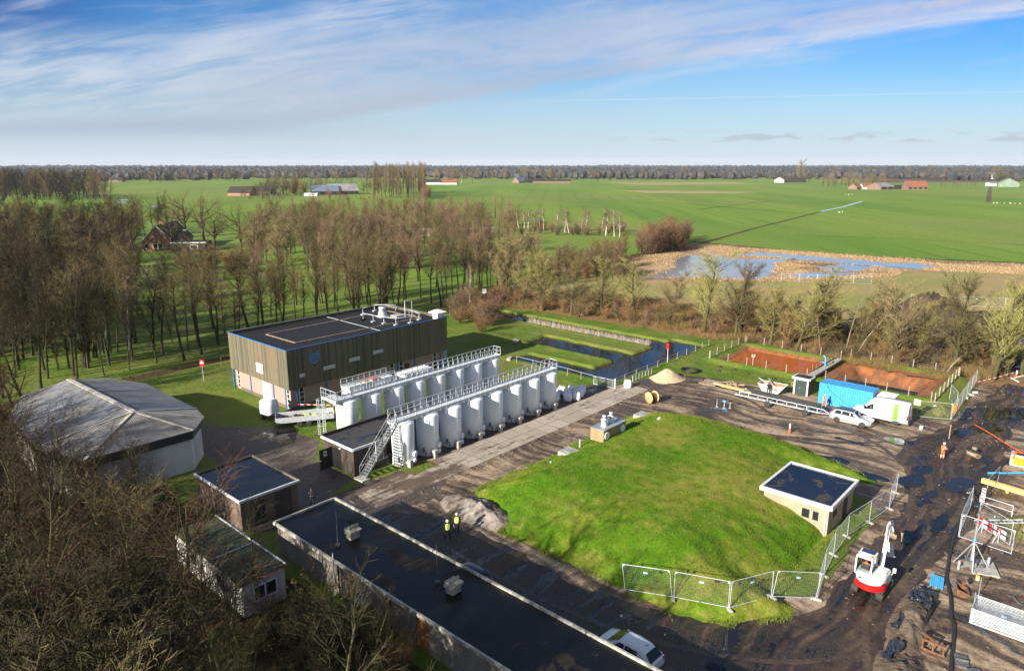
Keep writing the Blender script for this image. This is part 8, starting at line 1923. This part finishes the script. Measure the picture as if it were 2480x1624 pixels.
wood_mass(90, -330, 320, 640, 860, 11, 15, [BK, M['twig_dark'], M['twig_umber'], M['twig_dark']], 21, lambda x, y: 101 < Q(x, y).y < 185 and Q(x, y).x < 32)
wood_mass(120, 590, 1185, 505, 560, 9.5, 14, [BK, M['twig_olive'], M['twig_tan'], M['twig_red'], M['twig_olive']], 2)
wood_mass(70, 600, 1150, 560, 625, 10, 14, [BK, M['twig_olive'], M['twig_tan'], M['twig_red']], 3)
wood_mass(170, -15, 390, 535, 690, 10, 16, [BK, M['twig_dark'], M['twig_dark'], M['twig_olive']], 4, lambda x, y: not (315 < x < 480 and y > 560))
wood_mass(150, -15, 262, 440, 466, 17, 25, [BK, M['twig_dark'], M['twig_tan'], M['twig_dark']], 5, lambda x, y: y > 440 + x * .07, 1.2)
wood_mass(70, 1910, 2058, 424, 437, 11, 17, [BK, M['twig_tan'], M['twig_red'], M['twig_olive']], 6)
wood_mass(190, -20, 860, 411, 424, 14, 24, [BK, M['twig_dark'], M['twig_red'], M['twig_olive']], 7, None, 1.5)
wood_mass(50, 1000, 1300, 411, 418, 16, 26, [BK, M['twig_red'], M['twig_tan'], M['twig_olive']], 8, None, 1.5)
wood_mass(60, 1300, 2400, 408, 413, 16, 26, [BK, M['twig_red'], M['twig_dark'], M['twig_olive']], 9, None, 1.8)
wood_mass(46, 1440, 1605, 545, 592, 6, 10, [BK, M['twig_brown'], M['twig_red'], M['twig_brown']], 10, lambda x, y: y < 600 - (x - 1440) * .10 and y > 600 - (x - 1440) * .31, 1.5)
wood_mass(46, 1200, 1460, 590, 660, 4, 7, [BK, M['twig_brown'], M['twig_red'], M['twig_olive']], 11, lambda x, y: y > 640 - (x - 1200) * .2, 1.4)
# the far forest reads as one mass
def forest():
    rg = np.random.default_rng(5); Vs, Fs, mi = [], [], []; base = 0
    for D, n, h, hs in ((1700, 620, 17, 0), (2100, 560, 19, 1), (2700, 520, 21, 2), (3400, 500, 23, 3), (4600, 520, 25, 3), (6500, 520, 28, 3)):
        for k in range(n):
            a = (k + rg.uniform(-.4, .4)) / n * 1.8 - .9; dist = D * (1 + rg.uniform(-.10, .10) + .05 * math.sin(a * 9 + D)); ang = HEAD - a
            con = rg.random() < (.10, .45, .8, .95)[hs]; hh = h * rg.uniform(.86, 1.10) * (.93 + .12 * math.sin(a * 13 + D) * math.sin(a * 31)) * (1.0 if not con else 1.07); w = D * 1.8 / n * rg.uniform(1.5, 3.4)
            x, y = dist * math.cos(ang), dist * math.sin(ang)
            m = 5; ph = rg.uniform(0, 6)
            if con: prof = ((.0, .5), (.5, .6), (.8, .34), (1., .03))
            else: prof = ((0., .35), (.3, .62), (.62, .6), (.86, .36), (1., .05))
            for z, r in prof:
                for j in range(m):
                    q = 2 * math.pi * j / m + ph; rr = w * r * rg.uniform(.75, 1.25); Vs.append((x + rr * math.cos(q), y + rr * math.sin(q), hh * z * (1 + (rg.uniform(-.08, .08) if z else 0))))
            for i in range(len(prof) - 1):
                for j in range(m): Fs.append((base + i * m + j, base + i * m + (j + 1) % m, base + (i + 1) * m + (j + 1) % m, base + (i + 1) * m + j)); mi.append(1 + (rg.random() < .3) if con else (0 if rg.random() < .6 else 3))
            base += m * len(prof)
    mats = [pm('far_bare_wood', (.046, .039, .036), (.036, .033, .033), .02), pm('far_fir_wood', (.022, .031, .033), (.028, .037, .04), .02), pm('far_fir_wood_blue', (.024, .04, .052), None, .02), pm('far_olive_wood', (.05, .044, .036), (.04, .037, .034), .02)]
    tag(np_mesh('forest', np.array(Vs), np.array(Fs), mats, None, False, mi), kind='stuff')
forest()
# ---------------------------------------------------------------- undergrowth and reeds
def in_poly(poly, n, seed, zf=0., dens=None):
    rg = random.Random(seed); xs = [p[0] for p in poly]; ys = [p[1] for p in poly]; out = []
    def inside(x, y):
        c = False; j = len(poly) - 1
        for i in range(len(poly)):
            (xi, yi), (xj, yj) = poly[i][:2], poly[j][:2]
            if (yi > y) != (yj > y) and x < (xj - xi) * (y - yi) / (yj - yi) + xi: c = not c
            j = i
        return c
    while len(out) < n:
        x, y = rg.uniform(min(xs), max(xs)), rg.uniform(min(ys), max(ys))
        if inside(x, y) and (dens is None or mnoise.noise(Vector((x * dens, y * dens, seed))) > -.12 + rg.uniform(-.25, .25)): out.append((x, y, zf))
    return out
M['reed'] = pm('pale_reed', (.56, .42, .27), (.40, .28, .17), 1., .9, spec=.1); M['bramble'] = pm('russet_bramble', (.24, .115, .045), (.15, .09, .035), 1., .9, spec=.1); M['drygrass'] = pm('dry_grass', (.34, .26, .11), (.24, .2, .07), 1., .9, spec=.1)
hedge = [Q(1105, 716), Q(1200, 716), Q(1400, 735), Q(1660, 790), Q(1750, 792), Q(2000, 852), Q(2250, 888), Q(2330, 880), Q(2300, 800), Q(2000, 770), Q(1700, 720), Q(1400, 685), Q(1150, 680)]
tag(blades('undergrowth', in_poly(hedge, 52000, 3, 0, .25), 1.0, .032, [M['bramble'], M['drygrass'], M['twig_brown'], M['twig_olive']], 1.1, 8, 2), kind='stuff')
fgp = [(-14, 20), (14, 20), (22.5, 38), (22.3, 58), (14, 63), (14.2, 92), (20, 97), (-14, 99)]
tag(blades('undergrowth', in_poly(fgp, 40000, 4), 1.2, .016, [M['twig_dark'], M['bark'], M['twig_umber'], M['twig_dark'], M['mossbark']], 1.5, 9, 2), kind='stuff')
marsh = [Q(1380, 612), Q(1440, 598), Q(1560, 573), Q(1610, 566), Q(1850, 583), Q(2200, 606), Q(2420, 616), Q(2430, 634), Q(2120, 632), Q(1900, 650), Q(1700, 654), Q(1500, 648)]
def reeds():
    """clumps that leave the open water free: reeds stand at the margins and on the islands"""
    out = in_poly(marsh, 9000, 5, .05, .055)
    for poly, n in (([Q(1450, 610), Q(1560, 585), Q(1590, 590), Q(1560, 604), Q(1470, 615)], 5000), ([Q(1700, 620), Q(1760, 612), Q(1830, 612), Q(1880, 620), Q(1840, 628), Q(1740, 630)], 4000), ([Q(1740, 592), Q(1800, 594), Q(1830, 600), Q(1760, 600)], 1500), ([Q(2140, 612), Q(2420, 622), Q(2420, 640), Q(2150, 630)], 5000), ([Q(1610, 570), Q(1850, 585), Q(2100, 603), Q(2090, 612), Q(1800, 594), Q(1640, 585)], 6000), ([Q(1560, 645), Q(1900, 648), Q(2100, 634), Q(2080, 642), Q(1880, 656), Q(1560, 654)], 5000)): out += in_poly(poly, n, n, .05)
    wat = [[Q(*p) for p in w] for w in (((1575, 600), (1610, 593), (1690, 600), (1760, 603), (1835, 602), (1800, 612), (1805, 622), (1785, 634), (1750, 645), (1640, 641), (1590, 638), (1545, 640)), ((1705, 592), (1760, 587), (1830, 591), (1920, 599), (2010, 605), (2120, 621), (2060, 621), (1960, 612), (1800, 598)), ((1905, 622), (1960, 615), (2035, 622), (1990, 629)), ((1830, 640), (1900, 632), (1990, 636), (1940, 643), (1870, 647)), ((2040, 612), (2120, 612), (2190, 620), (2130, 625), (2070, 620)), ((1490, 640), (1590, 632), (1800, 634), (1765, 651), (1590, 648)))]
    def hit(x, y):
        for poly in wat:
            c = False; j = len(poly) - 1
            for i in range(len(poly)):
                (xi, yi), (xj, yj) = poly[i][:2], poly[j][:2]
                if (yi > y) != (yj > y) and x < (xj - xi) * (y - yi) / (yj - yi) + xi: c = not c
                j = i
            if c: return True
        return False
    return [p for p in out if not hit(p[0], p[1])]
tag(blades('reeds', reeds(), .5, .10, [M['reed'], M['reed'], M['drygrass'], M['bramble']], .5, 11, 2), kind='stuff')
tag(blades('reeds', in_poly([(97.3, 58), (98.6, 58), (98.9, 84), (97.5, 84)], 1400, 6, -.3) , 1.0, .035, [M['reed'], M['rail'], M['reed']], .25, 12, 2), kind='stuff')
# ---------------------------------------------------------------- wind turbines on the horizon
M['pale_turbine'] = pm('pale_turbine', (.45, .5, .56), None, .1)
def turbine(i, px, ph, lean):
    """about nine kilometres away"""
    D = 9000; a = math.atan2(px - 1240, FOC * math.cos(PIT) + (812 - 400) * math.sin(PIT)); ang = HEAD - a
    t = thing('wind_turbine', 'white wind turbine in the row on the far horizon', 'wind turbine', (D * math.cos(ang), D * math.sin(ang), 0), ang - math.pi / 2 + math.pi, 'wind turbines on the horizon')
    H = 28.5 + ph / FOC * D
    MB().tube([(0, 0, 0), (0, 0, H)], [2.0, 1.3], 8).build('tower', M['pale_turbine'], t)
    MB().box(-2, 2, -4, 6, H - 2, H + 2).build('nacelle', M['pale_turbine'], t)
    for k in range(3): q = lean + k * 2.094; MB().tube([(0, 5, H), (8 * math.sin(q), 5.5, H + 8 * math.cos(q)), (46 * math.sin(q), 6, H + 46 * math.cos(q))], [.8, 1.2, .4], 5).build('blade', M['pale_turbine'], t)
for i, (px, ph) in enumerate(((1932, 9), (1959, 10), (1976, 9), (2004, 9), (2031, 6), (2059, 9), (2084, 10), (2110, 11), (2138, 10), (2164, 10))): turbine(i, px, ph, i * .7)
M['wool'] = pm('sheep_wool', (.68, .62, .5), None, 2.)
def sheep(p, rz):
    t = thing('sheep', 'pale sheep grazing far out on the green plain', 'sheep', p, rz, 'sheep on the plain')
    b = MB(); b.loft([[Vector((x, w * math.cos(q), .62 + z + h * math.sin(q))) for q in np.linspace(0, 2 * math.pi, 10, endpoint=False)] for x, w, h, z in ((-.55, .08, .1, 0), (-.45, .22, .24, 0), (0, .27, .3, .0), (.4, .22, .25, .03), (.55, .12, .14, .1), (.68, .08, .10, .02), (.85, .07, .08, -.16), (.98, .04, .04, -.26))])
    for x in (-.35, .35):
        for y in (-.13, .13): b.tube([(x, y, .5), (x + .02, y, .25), (x, y, 0)], [.07, .05, .04], 6)
    b.build('body', M['wool'], t)
for i, (px, py) in enumerate(((2048, 472), (2056, 472.5), (2064, 472), (2406, 493), (2414, 493), (2432, 493.5), (2447, 494), (2458, 494), (2470, 494.5), (2032, 516), (2040, 515))): sheep(P(px, py), i * 1.3)

def haze():
    m = bpy.data.materials.new('haze_air'); m.use_nodes = True; nt = m.node_tree; nt.nodes.clear()
    o = nt.nodes.new('ShaderNodeOutputMaterial'); v = nt.nodes.new('ShaderNodeVolumePrincipled')
    v.inputs['Color'].default_value = (.86, .92, 1., 1); v.inputs['Density'].default_value = .00005; v.inputs['Anisotropy'].default_value = .0
    nt.links.new(v.outputs[0], o.inputs['Volume'])
    tag(MB().box(-13000, 17000, -13000, 17000, -4, 170).build('haze', m), kind='stuff')
haze()
